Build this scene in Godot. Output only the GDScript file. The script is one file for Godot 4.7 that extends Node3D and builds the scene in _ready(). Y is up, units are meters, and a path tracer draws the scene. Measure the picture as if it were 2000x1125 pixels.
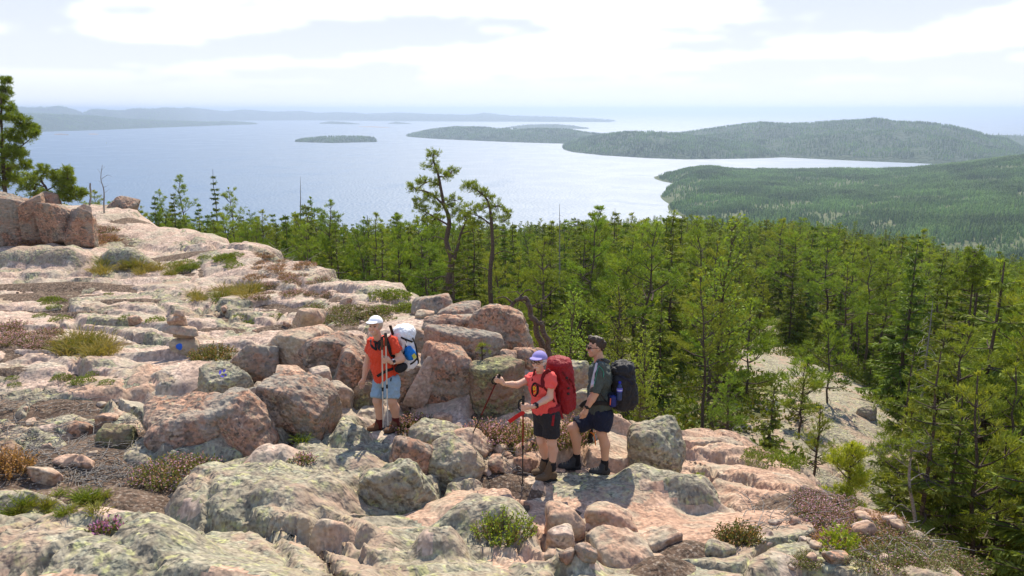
extends Node3D
# Three hikers on a granite hill above a forested coast. Units are metres, y is up, the camera looks towards -z.

const FOCAL := 1570.0            # of the photograph, in its own pixels (2000 x 1125)
const EYE := Vector3(0, 4.4, 0)
const SEA := -262.0
const SUN_TOWARDS := Vector3(0.115, 0.74, -0.66)   # from the ground to the sun: ahead, a little to the right, 48 degrees up

var pitch := deg_to_rad(12.5)
var cos_p := cos(pitch)
var sin_p := sin(pitch)
var mats := {}
var near_land: LandForm
var used_names := {}


# ---------------------------------------------------------------- directions and places
func ray(px: float, py: float) -> Vector3:
	var a := (px - 1000.0) / FOCAL
	var b := (562.5 - py) / FOCAL
	var f := cos_p + b * sin_p
	return Vector3(a / f, (b * cos_p - sin_p) / f, -1.0)


func spot(px: float, py: float, d: float) -> Vector3:
	return EYE + ray(px, py) * d


func on_sea(px: float, py: float) -> Vector3:
	var r := ray(px, py)
	return EYE + r * ((SEA - EYE.y) / r.y)


func ground_hit(px: float, py: float, from := 3.5) -> Vector3:
	var r := ray(px, py)
	var d := from
	var last := from
	while d < 400.0:
		var p := EYE + r * d
		if ground_y(p.x, p.z) >= p.y:
			var lo := last
			var hi := d
			for i in 9:
				var m := (lo + hi) * 0.5
				p = EYE + r * m
				if ground_y(p.x, p.z) >= p.y:
					hi = m
				else:
					lo = m
			return EYE + r * hi
		last = d
		d += maxf(0.04, d * 0.012)
	return EYE + r * 30.0


# ---------------------------------------------------------------- nodes
func numbered(called: String) -> String:
	var n: int = used_names.get(called, 0)
	used_names[called] = n + 1
	return called if n == 0 else "%s_%03d" % [called, n]


func tag(o: Node3D, label: String, category: String, group := "", kind := "") -> Node3D:
	if label:
		o.set_meta("label", label)
	if category:
		o.set_meta("category", category)
	if group:
		o.set_meta("group", group)
	if kind:
		o.set_meta("kind", kind)
	return o


func thing(called: String, label: String, category: String, where := Vector3.ZERO, group := "") -> Node3D:
	var o := Node3D.new()
	o.name = numbered(called)
	add_child(o)
	o.position = where
	tag(o, label, category, group)
	return o


func put_mesh(called: String, m: Mesh, material: Material, parent: Node3D = null, where := Vector3.ZERO) -> MeshInstance3D:
	var o := MeshInstance3D.new()
	o.mesh = m
	if material:
		o.material_override = material
	if parent:
		o.name = called
		parent.add_child(o, true)
	else:
		o.name = numbered(called)
		add_child(o)
	o.position = where
	return o


func smooth_mesh(v: PackedVector3Array, idx: PackedInt32Array, col := PackedColorArray(), into: ArrayMesh = null) -> ArrayMesh:
	var a := []
	a.resize(Mesh.ARRAY_MAX)
	a[Mesh.ARRAY_VERTEX] = v
	a[Mesh.ARRAY_INDEX] = idx
	if col.size():
		a[Mesh.ARRAY_COLOR] = col
	var n := PackedVector3Array()
	n.resize(v.size())
	for i in range(0, idx.size(), 3):
		var p := v[idx[i]]
		var c := (v[idx[i + 2]] - p).cross(v[idx[i + 1]] - p)
		n[idx[i]] += c
		n[idx[i + 1]] += c
		n[idx[i + 2]] += c
	for i in n.size():
		n[i] = n[i].normalized()
	a[Mesh.ARRAY_NORMAL] = n
	var m := into if into else ArrayMesh.new()
	m.add_surface_from_arrays(Mesh.PRIMITIVE_TRIANGLES, a)
	return m


func noise(kind: int, freq: float, seed_: int, octaves := 1, cell_return := -1) -> FastNoiseLite:
	var n := FastNoiseLite.new()
	n.noise_type = kind
	n.seed = seed_
	n.frequency = freq
	if octaves > 1:
		n.fractal_type = FastNoiseLite.FRACTAL_FBM
		n.fractal_octaves = octaves
	else:
		n.fractal_type = FastNoiseLite.FRACTAL_NONE
	if cell_return >= 0:
		n.cellular_return_type = cell_return
		n.cellular_distance_function = FastNoiseLite.DISTANCE_EUCLIDEAN
	return n


# ---------------------------------------------------------------- a smooth land form through given points (thin plate over bearing and log distance)
class LandForm:
	var nu := 150
	var nv := 190
	var u0 := -1.5
	var u1 := 1.5
	var v0 := 0.0
	var v1 := 1.0
	var eye_y := 4.4
	var grid := PackedFloat32Array()

	func fit(points: Array, d_near: float, d_far: float, lambda := 0.004, us := 4.0, vs := 2.6) -> void:
		v0 = log(d_near)
		v1 = log(d_far)
		var n := points.size()
		var m := n + 3
		var xs := PackedFloat64Array()
		var ys := PackedFloat64Array()
		var ks := PackedFloat64Array()
		for p in points:
			var d := -float(p.z)
			xs.append(p.x / d * us)
			ys.append(log(d) * vs)
			ks.append((eye_y - p.y) / d)
		var a := []
		for i in m:
			var row := PackedFloat64Array()
			row.resize(m + 1)
			a.append(row)
		for i in n:
			var row: PackedFloat64Array = a[i]
			for j in n:
				var r2 := (xs[i] - xs[j]) ** 2 + (ys[i] - ys[j]) ** 2
				row[j] = r2 * log(r2) * 0.5 if r2 > 1e-12 else 0.0
			row[i] += lambda
			row[n] = 1.0
			row[n + 1] = xs[i]
			row[n + 2] = ys[i]
			row[m] = ks[i]
			a[i] = row
			for q in 3:
				var low: PackedFloat64Array = a[n + q]
				low[i] = [1.0, xs[i], ys[i]][q]
				a[n + q] = low
		for c in m:
			var best := c
			for r in range(c + 1, m):
				if absf(a[r][c]) > absf(a[best][c]):
					best = r
			var t = a[c]
			a[c] = a[best]
			a[best] = t
			var top: PackedFloat64Array = a[c]
			var inv := 1.0 / top[c]
			for r in range(c + 1, m):
				var row: PackedFloat64Array = a[r]
				var f := row[c] * inv
				if f != 0.0:
					for q in range(c, m + 1):
						row[q] -= f * top[q]
					a[r] = row
		var w := PackedFloat64Array()
		w.resize(m)
		for c in range(m - 1, -1, -1):
			var row: PackedFloat64Array = a[c]
			var s := row[m]
			for q in range(c + 1, m):
				s -= row[q] * w[q]
			w[c] = s / row[c]
		grid.resize(nu * nv)
		for j in nv:
			var y := lerpf(v0, v1, j / (nv - 1.0)) * vs
			for i in nu:
				var x := lerpf(u0, u1, i / (nu - 1.0)) * us
				var s := w[n] + w[n + 1] * x + w[n + 2] * y
				for q in n:
					var dx := x - xs[q]
					var dy := y - ys[q]
					var r2 := dx * dx + dy * dy
					if r2 > 1e-12:
						s += w[q] * r2 * log(r2) * 0.5
				grid[j * nu + i] = s

	func height(x: float, z: float) -> float:
		var d := maxf(-z, 1.6)
		var fu := clampf((x / d - u0) / (u1 - u0) * (nu - 1), 0.0, nu - 1.001)
		var fv := clampf((log(d) - v0) / (v1 - v0) * (nv - 1), 0.0, nv - 1.001)
		var i := int(fu)
		var j := int(fv)
		fu -= i
		fv -= j
		var q := j * nu + i
		var k := (grid[q] * (1.0 - fu) + grid[q + 1] * fu) * (1.0 - fv) + (grid[q + nu] * (1.0 - fu) + grid[q + nu + 1] * fu) * fv
		return eye_y - k * d


# ---------------------------------------------------------------- the scene
func _ready() -> void:
	var camera := Camera3D.new()
	camera.name = "camera"
	camera.position = EYE
	camera.rotation.x = -pitch
	camera.fov = rad_to_deg(2.0 * atan(562.5 / FOCAL))
	camera.near = 0.1
	camera.far = 120000.0
	add_child(camera)

	var env := Environment.new()
	env.background_mode = Environment.BG_SKY
	env.tonemap_mode = Environment.TONE_MAPPER_LINEAR
	env.tonemap_exposure = 1.5
	env.sdfgi_enabled = true
	env.ssao_enabled = true
	env.ssil_enabled = true
	var sky := Sky.new()
	sky.sky_material = make_sky()
	env.sky = sky
	env.volumetric_fog_enabled = true      # the haze over the bay, brighter towards the sun
	env.volumetric_fog_density = 0.00007
	env.volumetric_fog_albedo = Color(0.79, 0.875, 1.0)
	env.volumetric_fog_anisotropy = 0.5
	var we := WorldEnvironment.new()
	we.name = "environment"
	we.environment = env
	add_child(we)

	var sun := DirectionalLight3D.new()
	sun.name = "sun"
	sun.light_energy = 1.6
	sun.light_color = Color(1.0, 0.955, 0.875)
	sun.light_angular_distance = 0.55
	sun.shadow_enabled = true
	sun.basis = Basis.looking_at(-SUN_TOWARDS.normalized(), Vector3.UP)
	add_child(sun)

	make_materials()
	build_land()
	build_sea_and_hills()
	build_boulders()
	build_forest()
	build_near_trees()
	build_plants()
	build_people()


func make_sky() -> ProceduralSkyMaterial:
	var m := ProceduralSkyMaterial.new()
	m.sky_top_color = Color(0.38, 0.52, 0.73)
	m.sky_horizon_color = Color(0.845, 0.858, 0.866)
	m.sky_curve = 0.26
	m.ground_bottom_color = Color(0.35, 0.42, 0.48)
	m.ground_horizon_color = Color(0.90, 0.94, 0.97)
	m.sun_angle_max = 12.0
	m.sun_curve = 0.1
	var w := 1664
	var h := 832
	var shape := noise(FastNoiseLite.TYPE_SIMPLEX_SMOOTH, 0.55, 31, 5)
	var veil := noise(FastNoiseLite.TYPE_SIMPLEX_SMOOTH, 0.16, 77, 3)
	var rows := []
	rows.resize(h / 2)
	var id := WorkerThreadPool.add_group_task(func(y: int) -> void:
		var bytes := PackedByteArray()
		bytes.resize(w * 4)
		var el := (0.5 - (y + 0.5) / h) * PI
		var up := sin(el)
		var out := cos(el)
		var s := 1.0 / (up + 0.075)
		for x in w:
			var az := (x + 0.5) / w * TAU
			var cx := sin(az) * out * s
			var cz := cos(az) * out * s
			var n := shape.get_noise_2d(cx, cz) + 0.55 * veil.get_noise_2d(cx, cz)
			var c := smoothstep(0.0, 0.26, n + 0.10) * smoothstep(0.012, 0.085, up)
			var q := x * 4
			bytes[q] = 255
			bytes[q + 1] = 250
			bytes[q + 2] = 243
			bytes[q + 3] = int(c * 255.0)
		rows[y] = bytes, h / 2)
	WorkerThreadPool.wait_for_group_task_completion(id)
	var bytes := PackedByteArray()
	for y in h / 2:
		bytes.append_array(rows[y])
	bytes.resize(w * h * 4)
	var im := Image.create_from_data(w, h, false, Image.FORMAT_RGBA8, bytes)
	m.sky_cover = ImageTexture.create_from_image(im)
	m.sky_cover_modulate = Color(1, 1, 1, 0.26)
	return m


# ---------------------------------------------------------------- materials
func gray_noise(kind: int, freq: float, seed_: int, octaves: int, size: int, cell_return := -1) -> PackedByteArray:
	var n := noise(kind, freq, seed_, octaves, cell_return)
	var im := n.get_seamless_image(size, size, false, false, 0.12, true)
	im.convert(Image.FORMAT_L8)
	return im.get_data()


func rock_texture(size: int, seed_: int, light: Color, dark: Color, layers: Array) -> Image:
	# light and dark: the two tones of the bare granite; layers: [noise bytes, threshold, width, colour, strength]
	var big := gray_noise(FastNoiseLite.TYPE_SIMPLEX_SMOOTH, 0.010, seed_, 5, size)
	var grain := gray_noise(FastNoiseLite.TYPE_VALUE, 0.22, seed_ + 1, 3, size)
	var rng := RandomNumberGenerator.new()
	rng.seed = seed_
	var out := PackedByteArray()
	out.resize(size * size * 3)
	var nl := layers.size()
	var lb := []
	var lt := PackedFloat32Array()
	var lw := PackedFloat32Array()
	var lc := []
	var ls := PackedFloat32Array()
	for l in layers:
		lb.append(l[0])
		lt.append(l[1])
		lw.append(1.0 / l[2])
		lc.append(l[3])
		ls.append(l[4])
	for i in size * size:
		var g := grain[i] / 255.0
		var t := clampf((big[i] / 255.0 - 0.25) * 1.6 + (g - 0.5) * 0.7, 0.0, 1.0)
		var c := dark.lerp(light, t)
		var speck := 1.0 + (g - 0.5) * 0.55
		for k in nl:
			var b: PackedByteArray = lb[k]
			var a := (b[i] / 255.0 + (g - 0.5) * 0.10 - lt[k]) * lw[k]
			if a > 0.0:
				c = c.lerp(lc[k], minf(a, 1.0) * ls[k])
		out[i * 3] = clampi(int(c.r * speck * 255.0), 0, 255)
		out[i * 3 + 1] = clampi(int(c.g * speck * 255.0), 0, 255)
		out[i * 3 + 2] = clampi(int(c.b * speck * 255.0), 0, 255)
	return Image.create_from_data(size, size, false, Image.FORMAT_RGB8, out)


func noise_map(kind: int, freq: float, seed_: int, octaves: int, size: int, ramp: Array = []) -> ImageTexture:
	var b := gray_noise(kind, freq, seed_, octaves, size)
	if ramp.is_empty():
		return ImageTexture.create_from_image(Image.create_from_data(size, size, false, Image.FORMAT_L8, b))
	var table := []
	for i in 256:
		var f := i / 255.0 * (ramp.size() - 1)
		var q := mini(int(f), ramp.size() - 2)
		table.append((ramp[q] as Color).lerp(ramp[q + 1], f - q))
	var out := PackedByteArray()
	out.resize(size * size * 3)
	for i in size * size:
		var c: Color = table[b[i]]
		out[i * 3] = c.r8
		out[i * 3 + 1] = c.g8
		out[i * 3 + 2] = c.b8
	return ImageTexture.create_from_image(Image.create_from_data(size, size, false, Image.FORMAT_RGB8, out))


func world_mat(tex: Texture2D, tile: float, bump: Texture2D, bump_tile: float, depth: float, rough := 0.92) -> StandardMaterial3D:
	var m := StandardMaterial3D.new()
	m.albedo_texture = tex
	m.uv1_triplanar = true
	m.uv1_world_triplanar = true
	m.uv1_scale = Vector3.ONE / tile
	m.roughness = rough
	m.metallic_specular = 0.3
	m.vertex_color_use_as_albedo = true
	if bump:
		m.heightmap_enabled = true
		m.heightmap_texture = bump
		m.heightmap_scale = depth
	return m


func plain(color: Color, rough := 0.8, back := 0.0) -> StandardMaterial3D:
	var m := StandardMaterial3D.new()
	m.albedo_color = color
	m.roughness = rough
	m.metallic_specular = 0.3
	if back > 0.0:
		m.backlight_enabled = true
		m.backlight = Color(back, back, back)
	return m


func leaf_mat(color: Color, back: float, rough := 0.55) -> StandardMaterial3D:
	var m := plain(color, rough)
	m.vertex_color_use_as_albedo = true
	m.backlight_enabled = true
	m.backlight = Color(back, back, back * 0.55)
	m.cull_mode = BaseMaterial3D.CULL_DISABLED
	return m


func lin(r: float, g: float, b: float) -> Color:
	return Color(r, g, b).linear_to_srgb()


func cover_texture(size: int, seed_: int, freq: float, color: Color, alt: Color, from: float, wide: float, most: float) -> Image:
	# a see-through crust in patches, with a ragged grainy edge
	var big := gray_noise(FastNoiseLite.TYPE_SIMPLEX_SMOOTH, freq, seed_, 6, size)
	var fine := gray_noise(FastNoiseLite.TYPE_SIMPLEX_SMOOTH, freq * 9.0, seed_ + 1, 3, size)
	var out := PackedByteArray()
	out.resize(size * size * 4)
	for i in size * size:
		var f := fine[i] / 255.0
		var a := clampf((big[i] / 255.0 + (f - 0.5) * 0.35 - from) / wide, 0.0, 1.0) * most
		var c := color.lerp(alt, f)
		out[i * 4] = c.r8
		out[i * 4 + 1] = c.g8
		out[i * 4 + 2] = c.b8
		out[i * 4 + 3] = int(a * 255.0)
	return Image.create_from_data(size, size, false, Image.FORMAT_RGBA8, out)


func add_cover(m: StandardMaterial3D, im: Image, tile: float) -> void:
	m.detail_enabled = true
	m.detail_blend_mode = BaseMaterial3D.BLEND_MODE_MIX
	m.detail_uv_layer = BaseMaterial3D.DETAIL_UV_2
	m.detail_albedo = ImageTexture.create_from_image(im)
	m.uv2_triplanar = true
	m.uv2_world_triplanar = true
	m.uv2_scale = Vector3.ONE / tile


func make_materials() -> void:
	var s := 512
	var spots := gray_noise(FastNoiseLite.TYPE_SIMPLEX_SMOOTH, 0.022, 501, 5, s)
	var small := gray_noise(FastNoiseLite.TYPE_SIMPLEX_SMOOTH, 0.060, 502, 4, s)
	var patch := gray_noise(FastNoiseLite.TYPE_SIMPLEX_SMOOTH, 0.008, 503, 6, s)
	var crust := gray_noise(FastNoiseLite.TYPE_SIMPLEX_SMOOTH, 0.030, 504, 5, s)
	var black := lin(0.045, 0.045, 0.045)
	var ash := lin(0.30, 0.31, 0.27)
	var sulphur := lin(0.47, 0.49, 0.17)
	var olive := lin(0.20, 0.22, 0.10)
	var jobs := [
		[61, lin(0.51, 0.385, 0.31), lin(0.355, 0.255, 0.20), [[patch, 0.56, 0.18, lin(0.36, 0.335, 0.26), 0.6], [spots, 0.70, 0.06, lin(0.22, 0.18, 0.15), 0.55], [small, 0.75, 0.05, black, 0.55]]],
		[62, lin(0.47, 0.275, 0.185), lin(0.29, 0.155, 0.10), [[patch, 0.58, 0.12, lin(0.30, 0.285, 0.24), 0.55], [crust, 0.72, 0.06, lin(0.34, 0.36, 0.22), 0.45], [spots, 0.63, 0.06, lin(0.10, 0.09, 0.08), 0.8], [small, 0.67, 0.05, black, 0.8]]],
		[63, lin(0.35, 0.315, 0.235), lin(0.20, 0.172, 0.13), [[spots, 0.56, 0.10, lin(0.27, 0.275, 0.20), 0.7], [crust, 0.66, 0.08, lin(0.42, 0.43, 0.17), 0.65], [small, 0.67, 0.05, lin(0.07, 0.065, 0.055), 0.8]]],
		[64, lin(0.30, 0.26, 0.16), lin(0.15, 0.12, 0.075), [[patch, 0.54, 0.10, olive, 0.65], [crust, 0.64, 0.06, sulphur, 0.4], [spots, 0.62, 0.06, lin(0.08, 0.075, 0.06), 0.7], [small, 0.68, 0.05, black, 0.75]]],
		[65, lin(0.51, 0.345, 0.25), lin(0.35, 0.215, 0.15), [[patch, 0.60, 0.14, lin(0.38, 0.345, 0.265), 0.6], [spots, 0.70, 0.06, lin(0.20, 0.14, 0.105), 0.65], [small, 0.74, 0.05, black, 0.5]]],
		[66, lin(0.155, 0.105, 0.075), lin(0.075, 0.05, 0.036), [[patch, 0.58, 0.15, lin(0.20, 0.145, 0.10), 0.6], [small, 0.64, 0.05, lin(0.28, 0.24, 0.20), 0.7], [spots, 0.66, 0.05, lin(0.035, 0.027, 0.02), 0.6]]],
		[67, lin(0.13, 0.14, 0.04), lin(0.06, 0.065, 0.02), [[patch, 0.52, 0.1, lin(0.17, 0.13, 0.06), 0.8], [spots, 0.60, 0.06, lin(0.20, 0.22, 0.06), 0.7], [crust, 0.68, 0.05, lin(0.30, 0.25, 0.21), 0.8]]]]
	var covers := [
		[71, 0.010, lin(0.38, 0.35, 0.265), lin(0.29, 0.265, 0.19), 0.55, 0.18, 0.65],
		[72, 0.012, lin(0.35, 0.335, 0.28), lin(0.20, 0.185, 0.155), 0.50, 0.16, 0.8],
		[73, 0.009, lin(0.44, 0.31, 0.235), lin(0.31, 0.205, 0.15), 0.58, 0.14, 0.75],
		[74, 0.012, lin(0.36, 0.22, 0.155), lin(0.21, 0.125, 0.09), 0.58, 0.10, 0.8]]
	var made := []
	made.resize(jobs.size() + covers.size())
	var id := WorkerThreadPool.add_group_task(func(i: int) -> void:
		if i < jobs.size():
			made[i] = rock_texture(s, jobs[i][0], jobs[i][1], jobs[i][2], jobs[i][3])
		else:
			var c: Array = covers[i - jobs.size()]
			made[i] = cover_texture(448, c[0], c[1], c[2], c[3], c[4], c[5], c[6]), made.size())
	WorkerThreadPool.wait_for_group_task_completion(id)
	var tex := []
	for i in jobs.size():
		tex.append(ImageTexture.create_from_image(made[i]))
	var rough := noise_map(FastNoiseLite.TYPE_SIMPLEX_SMOOTH, 0.042, 601, 6, 512)
	mats.pale = world_mat(tex[0], 3.3, rough, 3.3, 4.0)
	mats.pink = world_mat(tex[1], 2.6, rough, 2.6, 4.5)
	mats.lichen = world_mat(tex[2], 3.0, rough, 3.0, 6.0)
	mats.green = world_mat(tex[3], 2.4, rough, 2.4, 5.0)
	mats.path = world_mat(tex[4], 3.1, rough, 3.1, 4.0)
	mats.soil = world_mat(tex[5], 1.9, rough, 1.9, 3.0, 1.0)
	mats.floor_ = world_mat(tex[6], 9.0, rough, 9.0, 12.0, 1.0)
	add_cover(mats.pale, made[7], 9.0)
	add_cover(mats.pink, made[8], 5.3)
	add_cover(mats.lichen, made[9], 7.7)
	add_cover(mats.path, made[7], 6.1)
	add_cover(mats.green, made[10], 5.7)
	mats.far = world_mat(noise_map(FastNoiseLite.TYPE_SIMPLEX_SMOOTH, 0.03, 88, 5, 512, [lin(0.022, 0.04, 0.016), lin(0.03, 0.055, 0.02), lin(0.05, 0.075, 0.03), lin(0.09, 0.10, 0.055)]), 900.0, rough, 900.0, 900.0, 1.0)
	mats.near_far = world_mat(noise_map(FastNoiseLite.TYPE_SIMPLEX_SMOOTH, 0.04, 89, 5, 512, [lin(0.05, 0.08, 0.025), lin(0.07, 0.10, 0.03), lin(0.11, 0.12, 0.055), lin(0.22, 0.19, 0.13)]), 420.0, null, 1.0, 0.0, 1.0)
	mats.shore = plain(lin(0.36, 0.27, 0.21), 0.95)
	mats.bark = world_mat(noise_map(FastNoiseLite.TYPE_SIMPLEX_SMOOTH, 0.06, 90, 4, 256, [lin(0.035, 0.027, 0.021), lin(0.10, 0.075, 0.06), lin(0.18, 0.14, 0.115)]), 0.6, rough, 0.6, 2.0, 0.95)
	mats.dead = world_mat(noise_map(FastNoiseLite.TYPE_SIMPLEX_SMOOTH, 0.06, 91, 4, 256, [lin(0.12, 0.105, 0.095), lin(0.26, 0.24, 0.22), lin(0.42, 0.40, 0.37)]), 0.5, rough, 0.5, 1.5, 0.9)
	mats.pine = leaf_mat(Color.WHITE, 0.85, 0.75)
	mats.leaf = leaf_mat(Color.WHITE, 0.9, 0.7)
	mats.grass = leaf_mat(Color.WHITE, 0.8, 0.6)
	mats.far_tree = leaf_mat(Color.WHITE, 0.3, 0.8)


# ---------------------------------------------------------------- the hill and the forest slope
var n_warp: FastNoiseLite
var n_cell: FastNoiseLite
var n_edge: FastNoiseLite
var n_cell2: FastNoiseLite
var n_edge2: FastNoiseLite
var n_wave: FastNoiseLite
var n_lump: FastNoiseLite
var n_fine: FastNoiseLite
var n_patch: FastNoiseLite
var soil_spots := []       # [x, z, radius x, radius z, lift]
var soil_near := {}
var outcrops := []         # bare rock between the trees


func land_points() -> Array:
	var out := []
	for c in [[0, 1125, 4.9], [300, 1125, 5.1], [600, 1125, 5.4], [900, 1125, 5.8], [1150, 1125, 6.1], [1400, 1125, 6.3], [1700, 1125, 6.4], [1900, 1125, 6.5],
			[0, 1005, 6.3], [100, 930, 8.0], [230, 1010, 6.9], [300, 950, 8.0], [430, 905, 8.7], [150, 860, 9.4], [0, 850, 9.6], [0, 760, 11.3], [150, 790, 10.6], [300, 780, 10.8],
			[200, 700, 12.6], [0, 690, 13.0], [100, 640, 14.8], [300, 650, 14.2], [0, 590, 17.4], [200, 590, 17.2], [400, 600, 16.4], [100, 545, 20.0], [300, 540, 20.2], [150, 495, 22.6],
			[0, 490, 22.8], [80, 475, 23.6], [300, 490, 24.0], [400, 520, 21.0], [0, 445, 26.5], [250, 450, 27.0], [380, 452, 26.6], [200, 402, 33.0], [260, 405, 33.0], [120, 402, 32.0], [0, 400, 33.0],
			[520, 490, 23.0], [610, 532, 20.0], [720, 552, 18.5], [795, 572, 17.0], [870, 602, 14.8], [960, 642, 13.2], [1040, 702, 11.8], [1100, 750, 11.2], [1200, 815, 10.8],
			[1330, 835, 12.5], [1450, 855, 13.5], [1500, 890, 12.5], [1600, 930, 11.0], [1650, 980, 9.2], [1750, 1040, 7.8], [1900, 1115, 6.6],
			[500, 560, 18.3], [500, 620, 15.3], [600, 600, 16.0], [620, 650, 13.6], [720, 620, 14.2], [820, 612, 14.5], [700, 700, 11.9], [450, 700, 12.4], [560, 770, 10.9], [420, 780, 10.7],
			[640, 800, 10.3], [600, 870, 9.0], [500, 900, 8.6], [750, 843, 9.95], [850, 835, 10.2], [950, 842, 9.9], [880, 890, 9.2], [980, 890, 9.4], [1065, 937, 8.9], [1120, 917, 9.3],
			[1180, 928, 9.35], [1250, 930, 9.0], [1000, 960, 8.5], [900, 1000, 7.6], [800, 1020, 7.5], [700, 1050, 6.8], [600, 1000, 7.2], [450, 1000, 7.1], [1100, 1000, 8.1], [1250, 1000, 8.2],
			[1200, 1080, 6.8], [1350, 1080, 6.9], [1400, 1000, 8.4], [1500, 1050, 7.4], [1600, 1080, 7.0], [1400, 930, 9.8], [1500, 950, 9.4], [1330, 900, 10.4], [1290, 860, 11.2]]:
		out.append(spot(c[0], c[1], c[2]))
	for c in [[-300, 30, 0.6], [-300, 20, 0.5], [-300, 12, 0.6], [-300, 7, 1.0], [0, 40, -0.8], [250, 39, -2.2], [400, 33, -2.5], [520, 29, -2.6], [610, 25, -2.3], [720, 23, -2.0], [800, 21, -1.6], [880, 19, -1.2],
			[960, 17, -0.9], [1040, 15, -1.2], [1100, 14.5, -1.6], [1200, 14, -2.0], [1330, 16, -2.6], [1450, 17, -3.2], [1550, 15.5, -3.2], [1650, 13, -2.6], [1750, 11, -2.4], [1850, 9.5, -2.2],
			[2000, 8.5, -2.6], [2200, 7.5, -2.6], [1600, 22, -4.3], [1700, 24, -4.9], [1500, 34, -7.0], [1550, 38, -7.8], [1850, 18, -5.0], [2000, 16, -5.0], [2200, 15, -5.5],
			[1000, 30, -5.0], [1200, 30, -6.0], [1350, 30, -6.2], [900, 30, -3.6], [800, 30, -4.0], [700, 35, -5.5], [1750, 35, -8.4], [2000, 35, -10.5], [2250, 35, -12.0],
			[-300, 60, -5], [0, 60, -6], [300, 60, -8], [600, 60, -10], [900, 60, -11.5], [1200, 60, -12.3], [1500, 60, -13], [1800, 60, -16], [2100, 60, -19], [2350, 60, -20],
			[-300, 110, -16], [0, 110, -18], [400, 110, -20], [800, 110, -21], [1200, 110, -21.3], [1500, 110, -21.5], [1800, 110, -24.5], [2100, 110, -29], [2350, 110, -33],
			[-300, 220, -44], [0, 220, -43], [400, 220, -41], [800, 220, -39], [1200, 220, -37], [1500, 220, -36.5], [1800, 220, -41.5], [2100, 220, -50], [2350, 220, -56],
			[-300, 420, -84], [0, 420, -80], [400, 420, -76], [800, 420, -71], [1200, 420, -66], [1500, 420, -66], [1800, 420, -77], [2100, 420, -92], [2350, 420, -98],
			[-300, 760, -170], [400, 760, -165], [1000, 760, -160], [1500, 760, -160], [2000, 760, -185], [2350, 760, -190]]:
		var d: float = c[1]
		out.append(Vector3((float(c[0]) - 1000.0) / FOCAL / 0.97 * d, c[2], -d))
	for c in [Vector3(-3.5, 2.0, -2.8), Vector3(0, 2.0, -2.8), Vector3(3, 1.4, -2.8), Vector3(-1.5, 2.5, -1.7), Vector3(1.5, 2.3, -1.7), Vector3(3.9, 0.5, -4.4), Vector3(6.5, -1.2, -5.2)]:
		out.append(c)
	return out


# swells of the bedrock: [pixels covered, crust, depth to width, distance of the foot, turn]
const SWELLS := [
	[[780, 1040, 922, 1140], 1, 0.8, 6.05, 0.0],
	[[262, 680, 430, 768], 0, 0.9, 11.2, 0.2],
	[[120, 678, 238, 735], 0, 0.7, 12.0, 0.1],
	[[78, 735, 278, 795], 2, 0.8, 10.7, 0.5],
	[[165, 732, 325, 778], 0, 0.7, 11.2, 0.4],
	[[0, 700, 118, 748], 0, 0.9, 11.9, 0.0],
	[[636, 814, 716, 860], 1, 1.5, 9.3, 0.0],
	[[650, 584, 762, 632], 0, 0.8, 14.2, 0.1],
	[[706, 541, 798, 572], 0, 0.6, 17.2, 0.0],
	[[540, 856, 785, 985], 1, 0.55, 8.3, 0.1],
	[[575, 940, 705, 1030], 1, 0.8, 7.4, 0.0],
	[[830, 975, 1070, 1090], 1, 0.7, 6.7, -0.25],
	[[690, 1058, 790, 1120], 1, 0.9, 6.3, 0.0],
	[[445, 872, 590, 945], 0, 0.8, 8.2, 0.2],
	[[275, 920, 620, 1060], 1, 0.8, 6.9, -0.1],
	[[-140, 1000, 330, 1220], 1, 0.75, 5.0, -0.2],
	[[1075, 934, 1290, 1012], 1, 0.85, 8.2, -0.15],
	[[1200, 872, 1345, 1010], 1, 0.8, 8.6, -0.3],
	[[1280, 930, 1432, 1022], 1, 0.7, 8.35, -0.2],
	[[1064, 1072, 1186, 1140], 1, 0.8, 6.1, 0.0],
	[[1438, 1084, 1605, 1150], 1, 0.8, 6.2, 0.0],
	[[1715, 1082, 1905, 1160], 1, 0.8, 6.0, 0.0],
	[[120, 398, 220, 430], 0, 1.4, 28.0, 0.0],
	[[-60, 484, 172, 537], 1, 0.5, 20.7, 0.05],
	[[166, 488, 292, 533], 1, 0.6, 20.9, -0.1],
	[[240, 428, 350, 474], 0, 1.5, 25.5, 0.0],
	[[325, 430, 415, 476], 0, 1.5, 25.0, -0.2],
	[[455, 462, 535, 486], 0, 1.2, 23.0, 0.0],
	[[520, 500, 630, 540], 0, 1.3, 19.8, -0.2],
	[[110, 558, 420, 618], 1, 0.5, 16.4, -0.05]]
var swells := []
var swell_near := {}


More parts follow.
